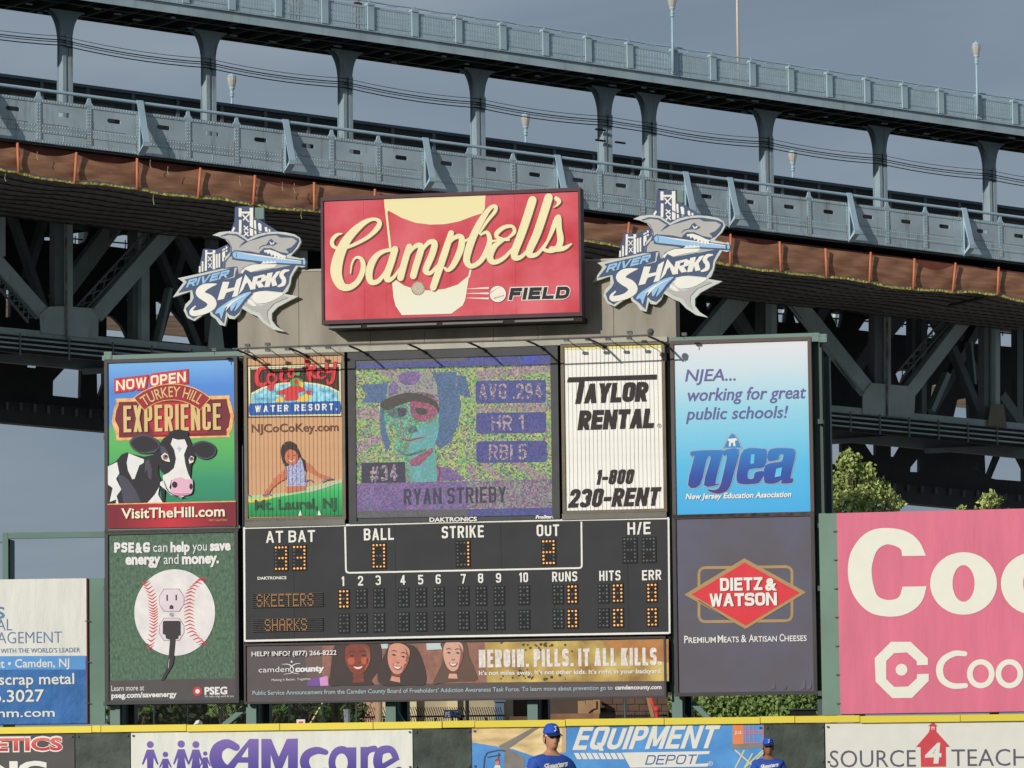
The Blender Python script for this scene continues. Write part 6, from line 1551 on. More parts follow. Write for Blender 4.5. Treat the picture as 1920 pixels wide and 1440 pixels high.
T('vertical', 5, 370, 5, 480, 12, G); plate('gusset_plate', '-10,378 24,382 22,405 -10,408', M_bd)
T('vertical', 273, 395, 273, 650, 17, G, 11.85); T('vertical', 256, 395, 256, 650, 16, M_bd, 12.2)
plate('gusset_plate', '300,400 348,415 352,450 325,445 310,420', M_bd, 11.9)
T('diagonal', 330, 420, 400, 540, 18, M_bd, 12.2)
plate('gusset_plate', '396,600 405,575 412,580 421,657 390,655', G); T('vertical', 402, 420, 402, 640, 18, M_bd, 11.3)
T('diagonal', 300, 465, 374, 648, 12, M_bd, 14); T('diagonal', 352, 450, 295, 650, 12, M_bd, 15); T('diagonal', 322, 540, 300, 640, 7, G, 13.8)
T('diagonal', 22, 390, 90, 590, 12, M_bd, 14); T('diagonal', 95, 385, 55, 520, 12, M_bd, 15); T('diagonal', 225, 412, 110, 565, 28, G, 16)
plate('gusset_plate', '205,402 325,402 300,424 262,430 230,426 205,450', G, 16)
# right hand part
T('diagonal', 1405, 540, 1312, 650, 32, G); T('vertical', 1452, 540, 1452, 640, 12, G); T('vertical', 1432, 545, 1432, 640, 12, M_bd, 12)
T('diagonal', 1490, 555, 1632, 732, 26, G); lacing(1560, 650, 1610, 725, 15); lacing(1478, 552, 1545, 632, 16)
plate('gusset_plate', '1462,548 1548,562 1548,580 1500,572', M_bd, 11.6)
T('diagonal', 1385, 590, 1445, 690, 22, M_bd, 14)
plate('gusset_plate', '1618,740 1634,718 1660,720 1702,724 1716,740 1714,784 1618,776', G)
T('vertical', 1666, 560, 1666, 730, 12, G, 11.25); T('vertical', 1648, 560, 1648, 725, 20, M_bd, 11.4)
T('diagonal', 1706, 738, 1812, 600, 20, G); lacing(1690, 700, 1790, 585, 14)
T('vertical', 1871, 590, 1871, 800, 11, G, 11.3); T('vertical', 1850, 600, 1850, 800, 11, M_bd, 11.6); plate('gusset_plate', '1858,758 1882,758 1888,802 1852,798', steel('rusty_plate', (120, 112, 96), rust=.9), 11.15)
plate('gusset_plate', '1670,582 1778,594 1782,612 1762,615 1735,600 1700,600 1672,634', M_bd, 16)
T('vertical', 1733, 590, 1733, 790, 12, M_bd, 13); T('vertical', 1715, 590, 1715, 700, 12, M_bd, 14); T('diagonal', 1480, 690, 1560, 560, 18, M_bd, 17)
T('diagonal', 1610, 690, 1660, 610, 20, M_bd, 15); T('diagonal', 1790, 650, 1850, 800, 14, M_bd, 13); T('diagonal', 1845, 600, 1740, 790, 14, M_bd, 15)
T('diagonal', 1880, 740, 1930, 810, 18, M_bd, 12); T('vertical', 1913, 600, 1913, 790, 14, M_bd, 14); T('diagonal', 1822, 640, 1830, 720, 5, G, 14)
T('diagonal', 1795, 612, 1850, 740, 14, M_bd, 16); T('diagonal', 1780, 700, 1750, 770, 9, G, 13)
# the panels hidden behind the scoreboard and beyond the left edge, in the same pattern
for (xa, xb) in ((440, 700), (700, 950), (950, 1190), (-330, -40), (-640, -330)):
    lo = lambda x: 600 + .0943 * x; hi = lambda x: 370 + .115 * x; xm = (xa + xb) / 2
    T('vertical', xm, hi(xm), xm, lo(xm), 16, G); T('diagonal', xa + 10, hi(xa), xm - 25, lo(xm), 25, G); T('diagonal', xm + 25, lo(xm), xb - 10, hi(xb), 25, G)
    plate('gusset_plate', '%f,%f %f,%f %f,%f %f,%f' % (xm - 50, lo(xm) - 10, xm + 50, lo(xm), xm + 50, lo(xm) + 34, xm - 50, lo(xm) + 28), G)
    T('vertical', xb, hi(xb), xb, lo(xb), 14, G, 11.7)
# bottom chord, pipes and catwalk
cy = lambda x: 613 + .0943 * x
def band(name, d0, d1, m, n0, n1, segs=8, x0=-900, x1=1980):
    for i in range(segs):
        a = x0 + (x1 - x0) * i / segs; c = x0 + (x1 - x0) * (i + 1) / segs
        p, q = BR.px(a, cy(a) + d0, n0), BR.px(c, cy(c) + d0, n0); r, s_ = BR.px(c, cy(c) + d1, n0), BR.px(a, cy(a) + d1, n0)
        b = MB(); b.prism(BR, [[p, q, r, s_]], n0, n1); b.build(name, m, bridge)
band('bottom_chord', 0, 12, G, 11.3, 11.8, 8)
band('chord_web', 12, 45, M_dk2, 11.5, 11.8, 8)
for d in (19, 28, 37):
    b = MB(); pts = [BR.wp(x, cy(x) + d, 10.9) for x in range(-900, 2000, 120)]; b.tube(pts, .055, 6); b.build('pipe', M_bt2, bridge)
    b = MB(); pts = [BR.wp(x, cy(x) + d + 4, 10.9) for x in range(-900, 2000, 120)]; b.tube(pts, .06, 6); b.build('pipe', M_pit, bridge)
for x in (-50, 38, 130, 212, 285, 360, 430) + tuple(range(1540, 1960, 55)):
    b = MB(); u, v = BR.px(x, cy(x) + 10, 10.8); b.box(BR, u - .03, u + .03, 10.78, 10.86, v - .95, v + .05); b.build('catwalk_post', M_bd, bridge)
band('lateral_girder', 46, 65, M_bd, 13, 13.4, 5)
for xa, xb in ((-60, 60), (160, 320), (1560, 1700), (1740, 1900)):
    b = MB(); p, q = BR.px(xa, cy(xa) + 68, 12.6), BR.px(xb, cy(xb) + 46, 12.6); b.bar(BR, p, q, .25, 12.6, 12.9); b.build('floor_truss', M_bd, bridge)
rnd = random.Random(6)
b = MB(); b.box(BR, -48.3, 60, 13.5, 20, -8.6, -8.55); b.build('lower_floor', M_dk2, bridge)
# far side: dark plate added to keep the truss interior dark, with sky openings
def zm(s_, ox, oy, k): return ' '.join('%f,%f' % (ox + x / k, oy + y / k) for x, y in PP(s_))
Z1 = lambda s_: zm(s_, 0, 360, 6); Z3 = lambda s_: zm(s_, 200, 380, 4.8); Z5 = lambda s_: zm(s_, 1540, 520, 5.0526); Z4 = lambda s_: zm(s_, 1260, 520, 5.538); Z6 = lambda s_: zm(s_, 1540, 760, 5.0526); Z2 = lambda s_: zm(s_, 0, 590, 6)
holesL = [Z1('65,265 100,290 70,385'), Z1('500,512 612,490 612,548 500,542'), Z1('825,465 1010,440 950,560 880,585 825,575'), Z3('5,385 130,237 226,245 226,418 8,390'),
          Z3('178,870 228,866 228,925'), Z3('443,890 482,890 605,985 770,1190 800,1275 450,1240'), Z3('0,1010 60,1030 140,1110 188,1215 0,1200'), Z1('70,1068 122,1105 118,1410 66,1410')]
holesR = [Z5('48,250 182,237 200,270 195,390 175,478 150,475'), Z5('355,500 420,400 495,392 490,515'), Z5('697,540 800,395 845,385 848,552'), Z5('908,440 945,440 945,565 908,560'), Z5('1005,410 1035,412 1105,530 1065,578 1005,570'),
          Z5('1335,550 1385,485 1350,572'), Z5('1440,478 1532,470 1536,630 1400,625'), Z5('1595,475 1635,470 1635,642 1595,636'), Z5('1698,455 1795,450 1845,540 1845,662 1700,650'), Z5('705,915 735,880 825,885 820,910 790,930 770,985 738,1010'),
          Z5('1050,1025 1112,1010 1112,1240 1000,1300 1030,1200'), Z5('1290,1160 1395,1140 1402,1350 1252,1330'), Z5('920,1100 950,1065 955,1200 925,1260'), Z4('1240,315 1352,475 1285,470'), Z4('1100,320 1200,312 1175,470 1108,462'), Z4('255,245 282,250 278,275 258,275'), Z4('355,252 428,260 370,345'), Z5('50,1000 80,925 88,930 60,1000'), Z5('1455,1350 1470,1308 1486,1350')]
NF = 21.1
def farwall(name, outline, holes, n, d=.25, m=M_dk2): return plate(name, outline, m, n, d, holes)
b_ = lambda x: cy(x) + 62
farwall('far_dark_backing', '-900,250 -62,328 -62,%f -900,%f' % (b_(-62), b_(-900)), [], NF)
farwall('far_dark_backing', '-60,330 620,410 620,%f -60,%f' % (b_(620), b_(-60)), holesL, NF)
farwall('far_dark_backing', '622,410 1220,480 1220,%f 622,%f' % (b_(1220), b_(622)), [], NF)
farwall('far_dark_backing', '1222,480 1990,600 1990,%f 1222,%f' % (b_(1990), b_(1222)), holesR, NF)
# far railing seen in the openings
M_rd = mat('far_rail', (70, 76, 84))
b = MB()
for dy in (0, 18, 28):
    pts = [BR.wp(x, 436 + dy + .085 * x, 22.3) for x in range(-40, 2000, 200)]; b.tube(pts, .05 if dy else .04, 5)
for x in range(0, 1960, 47): b.tube([BR.wp(x, 430 + .085 * x, 22.3), BR.wp(x, 470 + .085 * x, 22.3)], .035, 4)
q = b.build('far_railing', M_rd, bridge); q['kind'] = 'stuff'
b = MB()
for x in (155, 1475, 1565, 1822, 1842): b.tube([BR.wp(x, 520 + (x > 700) * 90, 23.3), BR.wp(x + 3, 400 + (x > 700) * 110, 23.3)], .3 if x in (155, 1475, 1822) else .15, 6)
b.build('far_column', steel('far_column_paint', (170, 186, 184), rust=.2), bridge)
# timber walled approach further off, seen through the lower openings
tw = thing('far_ramp', 'distant brown planked ramp seen through the truss openings', 'ramp', BR.w(0, -18, 70), BR.yaw)
M_tim = mat('brown_planks', (140, 118, 96), var=.25, scale=1.2, stretch=(.3, 1, 6))
for k in range(4):
    b = MB()
    for x0, x1 in ((-80, 900), (900, 2100)):
        y0, y1 = 562 + .092 * x0 + k * 8.5, 562 + .092 * x1 + k * 8.5
        p, q = BR.px(x0, y0, 70), BR.px(x1, y1, 70); b.prism(BR, [[p, q, (q[0], q[1] - .38), (p[0], p[1] - .38)]], 70 + k * .01, 70.2 + k * .01)
    b.build('plank_band', M_tim, tw)
# lower far truss below the chord, a dark lattice
hl = [Z2('308,565 440,568 420,602 310,592'), Z2('735,597 912,612 905,940 595,910 598,745'), Z2('996,618 1008,618 1008,915 996,910'), Z2('1090,632 1165,635 1165,770 1112,925 1095,900'), Z2('1165,880 1165,970 1145,965')]
hr = [Z6('60,325 170,318 195,345 195,480 150,555 60,555'), Z6('400,345 520,352 520,472 485,472'), Z6('660,368 775,372 705,490 660,485'), Z6('925,488 935,500 935,632 843,630 845,590'), Z6('1075,410 1118,408 1115,432 1090,432'), Z6('1258,422 1312,422 1300,448 1262,448'),
      Z6('1465,530 1490,530 1495,605 1465,608'), Z6('1465,640 1490,640 1490,682 1465,682'), Z6('1548,450 1660,458 1580,660 1556,655'), Z6('1705,462 1850,472 1915,600 1915,720 1650,700 1610,690'), Z6('1880,475 1918,478 1918,560')]
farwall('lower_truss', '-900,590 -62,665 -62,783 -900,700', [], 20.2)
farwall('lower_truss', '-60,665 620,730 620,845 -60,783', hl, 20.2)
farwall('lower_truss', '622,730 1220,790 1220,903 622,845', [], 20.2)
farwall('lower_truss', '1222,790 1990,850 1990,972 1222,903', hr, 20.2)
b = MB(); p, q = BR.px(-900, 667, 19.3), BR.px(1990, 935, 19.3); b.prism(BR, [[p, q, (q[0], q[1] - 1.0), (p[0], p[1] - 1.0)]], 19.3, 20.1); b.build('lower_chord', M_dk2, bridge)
b = MB()
for x in range(-40, 1990, 26):
    p = BR.px(x, 753 + .0915 * x + rnd.uniform(-1, 1), 19.2); b.box(BR, p[0], p[0] + .05, 19.1, 19.29, p[1] - .35, p[1])
q = b.build('chord_ties', M_bd, bridge); q['kind'] = 'stuff'

# ------------------------------------------------------------------ behind the wall: fences, buildings, trees
def BG(Y): return Plane((0, Y, 0), 0.0)
P1 = BG(150.0)
bl = thing('low_building', 'cream plastered building behind the curved top fence', 'building', P1.w(P1.px(800, 1340)[0], 0, 6))
M_crb = mat('cream_plaster', (216, 196, 150), var=.12, scale=.6, rough=.85); M_sal2 = mat('salmon_plaster', (204, 150, 120), var=.12)
def blk(par, name, pl, x0, x1, ytop, m, n0=0, n1=3, y0=None):
    a, c = pl.px(x0, 1330, n0)[0], pl.px(x1, 1330, n0)[0]; top = pl.px((x0 + x1) / 2, ytop, n0)[1]; bt = 0 if y0 is None else pl.px((x0 + x1) / 2, y0, n0)[1]
    b = MB(); b.box(pl, a, c, n0, n1, bt, top); return b.build(name, m, par)
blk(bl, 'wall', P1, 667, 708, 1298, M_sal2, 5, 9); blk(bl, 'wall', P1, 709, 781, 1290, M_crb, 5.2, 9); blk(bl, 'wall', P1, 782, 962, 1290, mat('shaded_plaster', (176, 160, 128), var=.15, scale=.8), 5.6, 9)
blk(bl, 'pilaster', P1, 838, 858, 1290, M_crb, 5.3, 5.59); blk(bl, 'downpipe', P1, 928, 945, 1302, mat('blue_pipe', (92, 112, 132)), 5.0, 5.3); blk(bl, 'pipe_head', P1, 926, 948, 1306, MC['blue_pipe'], 4.9, 5.29, 1316)
ab = thing('bridge_abutment', 'brown stone abutment of the bridge with an arched opening', 'abutment', P1.w(P1.px(1100, 1340)[0], 0, 5))
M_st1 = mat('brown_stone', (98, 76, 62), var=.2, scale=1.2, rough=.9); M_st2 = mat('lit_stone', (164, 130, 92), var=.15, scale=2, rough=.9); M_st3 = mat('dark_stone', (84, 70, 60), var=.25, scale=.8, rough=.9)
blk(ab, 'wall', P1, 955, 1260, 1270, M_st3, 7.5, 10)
for r in range(3):
    for k in range(6):
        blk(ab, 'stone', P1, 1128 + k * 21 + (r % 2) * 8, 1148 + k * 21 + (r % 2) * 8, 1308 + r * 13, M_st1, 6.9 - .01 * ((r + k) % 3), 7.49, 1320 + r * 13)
for k in range(6):
    a0 = math.radians(180 - 15 * k); a1 = math.radians(180 - 15 * (k + 1))
    f = lambda a, r, rz: (P1.px(1118, 1340, 6)[0] + r * math.cos(a) * 1.0, P1.px(1118, 1352, 6)[1] + rz * math.sin(a))
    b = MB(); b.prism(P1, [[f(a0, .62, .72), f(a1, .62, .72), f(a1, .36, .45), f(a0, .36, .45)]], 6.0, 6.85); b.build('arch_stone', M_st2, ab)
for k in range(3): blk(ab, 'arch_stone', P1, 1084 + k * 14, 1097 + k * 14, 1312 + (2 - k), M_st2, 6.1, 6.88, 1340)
blk(ab, 'coping', P1, 1018, 1124, 1338, mat('orange_stone', (140, 98, 72), var=.15), 4.6, 5.4); blk(ab, 'plinth', P1, 955, 1018, 1343, M_st1, 4.8, 5.4)
def palisade(label, x0, x1, ytop, step, n, curve=True, yr=1345):
    t = thing('palisade_fence', label, 'fence', P1.w(P1.px((x0 + x1) / 2, 1340, n)[0], 0, n)); b = MB()
    x = x0
    while x < x1:
        u, v = P1.px(x, ytop, n)
        if curve: b.tube([P1.w(u, 0, n), P1.w(u, v - .45, n), P1.w(u - .04, v - .25, n - .05), P1.w(u - .12, v, n - .25)], .014, 4)
        else: b.tube([P1.w(u, 0, n), P1.w(u, v, n)], .014, 4)
        x += step
    q = b.build('pickets', M_pit, t); q['kind'] = 'stuff'
    u0, v = P1.px(x0, yr, n); u1 = P1.px(x1, yr, n)[0]
    b = MB(); b.box(P1, u0, u1, n + .02, n + .06, v - .03, v + .03); b.build('rail', M_pit, t)
    for k in range(int((x1 - x0) / 48) + 1):
        u = P1.px(x0 + k * 48 + 3, 1340, n)[0]; b = MB(); b.box(P1, u - .04, u + .04, n - .03, n + .03, 0, v - .05); b.build('post', M_pit, t)
palisade('black fence with pickets curving outwards in front of the cream building', 669, 948, 1326, 4.3, 2.0)
palisade('short brown picket fence in front of the stone abutment', 1124, 1252, 1337, 5.0, 3.2, False, 1343)
palisade('black picket fence under the left hand billboards', 232, 455, 1330, 5.5, 2.6, False, 1335)
# chain link fence on the left
t = thing('chain_link_fence', 'dark chain link fence under the baseball billboard and the strip billboard', 'fence', P1.w(P1.px(440, 1340)[0], 0, -18)); b = MB()
u0, u1 = P1.px(225, 1340, -18)[0], P1.px(668, 1340, -18)[0]; vt_ = P1.px(440, 1318, -18)[1]
u = u0 - 2
while u < u1:
    for sg in (-1, 1):
        a = u + (0 if sg > 0 else vt_ - 1.8); c = u + (vt_ - 1.8 if sg > 0 else 0)
        if min(a, c) > u0 and max(a, c) < u1: b.hexa([P1.w(x + d, z, -18 - .01 * sg + e) for e in (0, .008) for x, z, d in ((a, 1.8, 0), (a, 1.8, .014), (c, vt_, .014), (c, vt_, 0))])
    u += .075
q = b.build('mesh', M_pit, t); q['kind'] = 'stuff'
for k in range(8):
    u = u0 + (u1 - u0) * k / 7; b = MB(); b.tube([P1.w(u, 0, -17.9), P1.w(u, vt_, -17.9)], .03, 6); b.build('post', M_greend, t)
b = MB(); b.tube([P1.w(u0, vt_, -17.95), P1.w(u1, vt_, -17.95)], .025, 6); b.build('rail', M_pit, t)
# poles and bits
def pole(name, label, cat, x, w, m, n, ytop=1290):
    u = P1.px(x, 1330, n)[0]; v = P1.px(x, ytop, n)[1]; r = w / 2 * (150 + n) / FPX
    t = thing(name, label, cat, P1.w(u, 0, n)); b = MB(); b.tube([P1.w(u, 0, n), P1.w(u, v + .6, n)], r, 10); b.build('shaft', m, t, smooth=True); b = MB(); b.tube([P1.w(u, 0, n), P1.w(u, .3, n)], r * 1.4, 10); b.build('base', m, t); return t
pole('concrete_pole', 'thick tan pole behind the scoreboard left of a green post', 'pole', 710, 14, mat('tan_pole', (170, 142, 104), var=.2, scale=3), -2)
pole('thin_pole', 'thin black pole in front of the cream building', 'pole', 876, 7, M_pit, -1); pole('thin_pole', 'thin dark green pole in front of the stone abutment', 'pole', 1172, 5, M_greend, -1)
pole('thin_pole', 'dark pole between the trees and the cream building', 'pole', 666, 7, M_pit, -1)
t = thing('name_sign', 'small dark street sign with pale letters on the curved top fence', 'sign', P1.w(P1.px(847, 1340, 1.6)[0], 1.8, 1.6))
b = MB(); a, v = P1.px(832, 1331, 1.6); c, v2 = P1.px(864, 1346, 1.6); b.box(P1, a, c, 1.58, 1.62, v2, v); b.build('face', mat('sign_navy', (44, 48, 66)), t)
A = Art(P1, t, 1.575, 0, 0, 1); A.text('PEARL', 835, 1344, 861, 1343, 9, mat('sign_pale', (130, 146, 176)), 1, bold=.03); A.finish()
b = MB(); b.tube([P1.w((a + c) / 2, 0, 1.66), P1.w((a + c) / 2, v, 1.66)], .03, 6); b.build('pole', M_pit, t)
t = thing('red_standpipe', 'red bent pipe standing in front of the stone abutment', 'pipe', P1.w(P1.px(1230, 1340, 2)[0], 0, 2)); b = MB()
b.tube([P1.wp(1218, 1300, 2), P1.wp(1224, 1322, 2), P1.wp(1231, 1330, 2), P1.w(P1.px(1233, 1340, 2)[0], 0, 2)], .07, 8); b.build('pipe', mat('red_paint', (206, 60, 50)), t, smooth=True)
b = MB(); b.ball(P1.wp(1231, 1330, 2), .12, 10, 6); b.build('joint', MC['red_paint'], t, smooth=True)
b = MB(); p = P1.px(1214, 1305, 2.3); b.bar(P1, p, P1.px(1224, 1345, 2.3), .12, 2.3, 2.5); b.build('brace', M_st2, t)
t = thing('grey_bin', 'round grey bin wrapped in pale plastic by the dark trees', 'bin', P1.w(P1.px(651, 1340, -19)[0], 0, -19)); b = MB(); b.lathe(P1.w(P1.px(651, 1340, -19)[0], 0, -19), [(.1, 0), (.1, P1.px(651, 1332, -19)[1] - .1), (.13, P1.px(651, 1330, -19)[1])], 10); b.build('body', mat('grey_plastic', (130, 136, 140)), t)
t = thing('barrier_arm', 'thin striped barrier arm slanting up behind the wall', 'barrier', P1.wp(582, 1355, -20)); b = MB(); b.tube([P1.wp(578, 1362, -20), P1.wp(600, 1326, -20)], .022, 5)
b.build('arm', mat('pale_yellow_arm', (226, 218, 150)), t)
for k in range(3):
    x = 584 + k * 6; b = MB(); b.tube([P1.wp(x, 1352.2 - k * 9.8, -20), P1.wp(x + 1.6, 1349.6 - k * 9.8, -20)], .026, 5); b.build('stripe', M_pit, t)
b = MB(); b.ball(P1.wp(604, 1319, -20), .025, 6, 4); b.build('tip', M_white, t)
t = thing('small_sign', 'small white sign with a red mark just above the yellow wall cap', 'sign', P1.wp(564, 1352, -20)); b = MB(); a, v = P1.px(556, 1349, -20); c, v2 = P1.px(572, 1358, -20); b.box(P1, a, c, -20, -19.95, v2 - 1.2, v); b.build('face', M_white, t)
b = MB(); b.box(P1, a + .06, c - .06, -20.01, -20.002, v2 - .02, v - .06); b.build('mark', M_ckr, t)
t = thing('white_sheet', 'crumpled white sheet behind the yellow wall cap under the baseball billboard', 'sheet', P1.wp(372, 1352, -20)); b = MB(); b.add([P1.wp(x, y, -20 + d) for x, y, d in ((362, 1360, 0), (368, 1351, .1), (374, 1350, -.1), (379, 1353, .1), (381, 1360, 0), (372, 1356, -.2))], [(0, 1, 5), (1, 2, 5), (2, 3, 5), (3, 4, 5), (4, 0, 5)]); b.build('sheet', M_white, t)
# lower posts of a dark shed right of the hedge
t = thing('dark_shed', 'low dark shed at the right end of the hedge', 'shed', P1.w(P1.px(1508, 1345, -9)[0], 0, -9)); blk(t, 'wall', P1, 1488, 1530, 1331, M_pit, -9, -7); blk(t, 'roof', P1, 1485, 1532, 1328.5, M_dk2, -9.1, -6.9, 1331)

# foliage
def leafmat(name, c, c2):
    m = mat(name, c, rough=.55, var=.25, scale=1.7, c2=c2, spec=.3, k=1.0)
    return m
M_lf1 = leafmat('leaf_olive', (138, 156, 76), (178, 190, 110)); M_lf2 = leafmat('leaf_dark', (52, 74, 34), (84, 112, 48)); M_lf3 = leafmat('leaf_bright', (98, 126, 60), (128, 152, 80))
M_bark = mat('bark', (92, 80, 66), var=.3, scale=6, rough=.9)
def leaves(b, c, r, n, size, rnd):
    for _ in range(n):
        d = Vector((rnd.gauss(0, .52), rnd.gauss(0, .52), rnd.gauss(0, .5)))
        if d.length > 1.35: continue
        p = Vector(c) + Vector((d.x * r[0], d.y * r[1], d.z * r[2]))
        a = Vector((rnd.gauss(0, 1), rnd.gauss(0, 1), rnd.gauss(0, 1))).normalized(); q = a.cross(Vector((rnd.gauss(0, 1), rnd.gauss(0, 1), rnd.gauss(0, 1)))).normalized()
        s_ = size * rnd.uniform(.6, 1.25); a *= s_; q *= s_ * .6
        b.add([p - a, p + q, p + a, p - q], [(0, 1, 2, 3)])
def tree(name, label, base, H, clumps, mt, size, seed, group=None, dens=170):
    rnd = random.Random(seed); base = Vector(base); t = thing(name, label, 'tree', base, 0, group)
    b = MB(); tr = [base, base + Vector((.1, 0, H * .35)), base + Vector((-.05, .1, H * .7)), base + Vector((0, 0, H * .95))]; b.tube(tr, [.22, .16, .09, .03], 8)
    for c, r in clumps:
        c = Vector(c); s_ = base + Vector((0, 0, min(H * .85, max(H * .25, (c.z - base.z) * .7)))); b.tube([s_, (s_ + c) / 2 + Vector((0, 0, .1)), c], [.07, .04, .015], 5)
    b.build('trunk', M_bark, t, smooth=True)
    b = MB()
    for c, r in clumps: leaves(b, c, r, int(dens * r[0] * r[2] / .1), size, rnd)
    b.build('crown', mt, t, fix=False)
    return t
TY = 128.0
def cl(lst, Y=TY, pf=0.0):
    out = []
    for i, (x, y, rx, ry) in enumerate(lst):
        k = Y / FPX; out.append((at(x, y, Y + (i * 37 % 7 - 3) * .25), (rx * k, rx * k, ry * k)))
    return out
c1 = [(1588, 868, 18, 20), (1606, 880, 14, 16), (1580, 900, 22, 20), (1608, 905, 24, 20), (1630, 880, 10, 12), (1634, 905, 16, 18), (1570, 930, 24, 22), (1600, 935, 26, 22), (1632, 932, 22, 20), (1655, 912, 14, 14), (1660, 935, 18, 16), (1672, 925, 8, 8), (1686, 935, 6, 6), (1560, 960, 26, 20), (1600, 965, 30, 22), (1640, 965, 28, 22), (1675, 950, 14, 10), (1690, 943, 6, 8), (1560, 1000, 40, 30), (1620, 1005, 50, 34), (1680, 1000, 30, 30), (1592, 850, 8, 8), (1610, 858, 6, 8)]
tb = at(1605, 1300, TY); tree('green_tree', 'tall olive green tree standing behind the pink billboard', (tb.x, tb.y, 0), 8.2, cl(c1), M_lf1, .075, 1, dens=300)
c2 = [(1856, 932, 10, 10), (1848, 942, 12, 8), (1866, 942, 12, 8), (1846, 930, 5, 7), (1860, 925, 5, 6), (1875, 938, 5, 6), (1855, 960, 24, 16), (1805, 955, 8, 6), (1830, 975, 30, 14), (1880, 970, 20, 16)]
tb = at(1858, 1300, 131); tree('green_tree', 'small tree top peeping over the pink billboard at the right', (tb.x, tb.y, 0), 7.4, cl(c2, 131), M_lf1, .07, 2, dens=300)
# hedge behind the deli billboard
t = thing('hedge', 'bright green leafy hedge below the slate grey deli billboard', 'hedge', (at(1405, 1340, 150).x, 150, 0)); b = MB(); rnd = random.Random(5)
for i in range(60):
    x = 1284 + 246 * i / 59; y = 1318 + rnd.uniform(-12, 20); leaves(b, at(x, y, 150 + rnd.uniform(-.5, .8)), (.55, .55, .5), 190, .09, rnd)
b.build('foliage', M_lf3, t, fix=False)
b = MB(); 
for k in range(6): x = at(1290 + k * 46, 1340, 150.8).x; b.tube([(x, 150.9, 0), (x + .1, 150.9, 1.5), (x, 150.9, 2.6)], [.06, .05, .02], 5)
b.box(BG(152.0), at(1282, 1340, 152).x, at(1534, 1340, 152).x, 0, .3, 0, 3.0)
b.build('stems', mat('stem_dark', (40, 52, 30)), t)
# dark trees on the left under the billboards
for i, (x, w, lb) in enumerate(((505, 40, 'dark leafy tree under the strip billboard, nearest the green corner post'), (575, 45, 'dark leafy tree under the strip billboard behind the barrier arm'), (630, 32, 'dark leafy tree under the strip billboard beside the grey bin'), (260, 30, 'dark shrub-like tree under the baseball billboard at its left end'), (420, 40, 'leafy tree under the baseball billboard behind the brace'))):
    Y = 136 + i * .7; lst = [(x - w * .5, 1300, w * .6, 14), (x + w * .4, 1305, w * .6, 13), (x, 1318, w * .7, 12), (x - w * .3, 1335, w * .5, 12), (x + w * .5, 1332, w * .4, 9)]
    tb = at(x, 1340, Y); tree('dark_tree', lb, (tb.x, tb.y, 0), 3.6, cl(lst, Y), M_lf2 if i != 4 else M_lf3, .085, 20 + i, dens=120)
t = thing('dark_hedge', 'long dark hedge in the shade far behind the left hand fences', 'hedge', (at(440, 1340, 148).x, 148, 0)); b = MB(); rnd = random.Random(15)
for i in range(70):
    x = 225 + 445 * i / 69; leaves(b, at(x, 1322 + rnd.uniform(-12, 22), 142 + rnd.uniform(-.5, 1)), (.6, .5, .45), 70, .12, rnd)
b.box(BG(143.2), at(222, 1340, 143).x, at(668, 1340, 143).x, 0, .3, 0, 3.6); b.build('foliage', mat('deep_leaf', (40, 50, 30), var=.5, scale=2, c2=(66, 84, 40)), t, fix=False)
for x, c, lb in ((350, (150, 140, 140), 'pale grey block behind the left hand fences'), (330, (140, 100, 84), 'brick coloured block behind the left hand fences'), (395, (80, 100, 140), 'blue block behind the left hand fences')):
    t = thing('low_block', lb, 'block', P1.w(P1.px(x, 1340, 10)[0], 0, 10)); blk(t, 'body', P1, x - 12, x + 12, 1316 + (x == 395) * 14, mat('block%d' % x, c, var=.2), 10 + x * .001, 11)

# ------------------------------------------------------------------ people
def skin_mesh(name, verts, edges, rad, sub=2):
    me = bpy.data.meshes.new(name); me.from_pydata([Vector(q) for q in verts], edges, []); o = bpy.data.objects.new(name, me); COL.objects.link(o)
    m = o.modifiers.new('skin', 'SKIN'); m.use_smooth_shade = True
    for i, r in enumerate(rad):
        r = r if isinstance(r, tuple) else (r, r); me.skin_vertices[0].data[i].radius = r; me.skin_vertices[0].data[i].use_root = (i == 0)
    s_ = o.modifiers.new('sub', 'SUBSURF'); s_.levels = sub; s_.render_levels = sub
    dg = bpy.context.evaluated_depsgraph_get(); r = bpy.data.meshes.new_from_object(o.evaluated_get(dg)); bpy.data.objects.remove(o); bpy.data.meshes.remove(me)
    r.polygons.foreach_set('use_smooth', [True] * len(r.polygons)); return r
M_flesh = mat('skin_tan', (196, 138, 104), var=.06, rough=.5, scale=12); M_fleshd = mat('skin_brown', (150, 98, 72), var=.06, rough=.5, scale=12)
M_jer = mat('jersey_blue', (46, 84, 176), var=.14, scale=5, bump=.5, rough=.7); M_pant = mat('uniform_grey', (170, 170, 168), var=.1, rough=.8)
M_shoe = mat('shoe_black', (34, 34, 36))
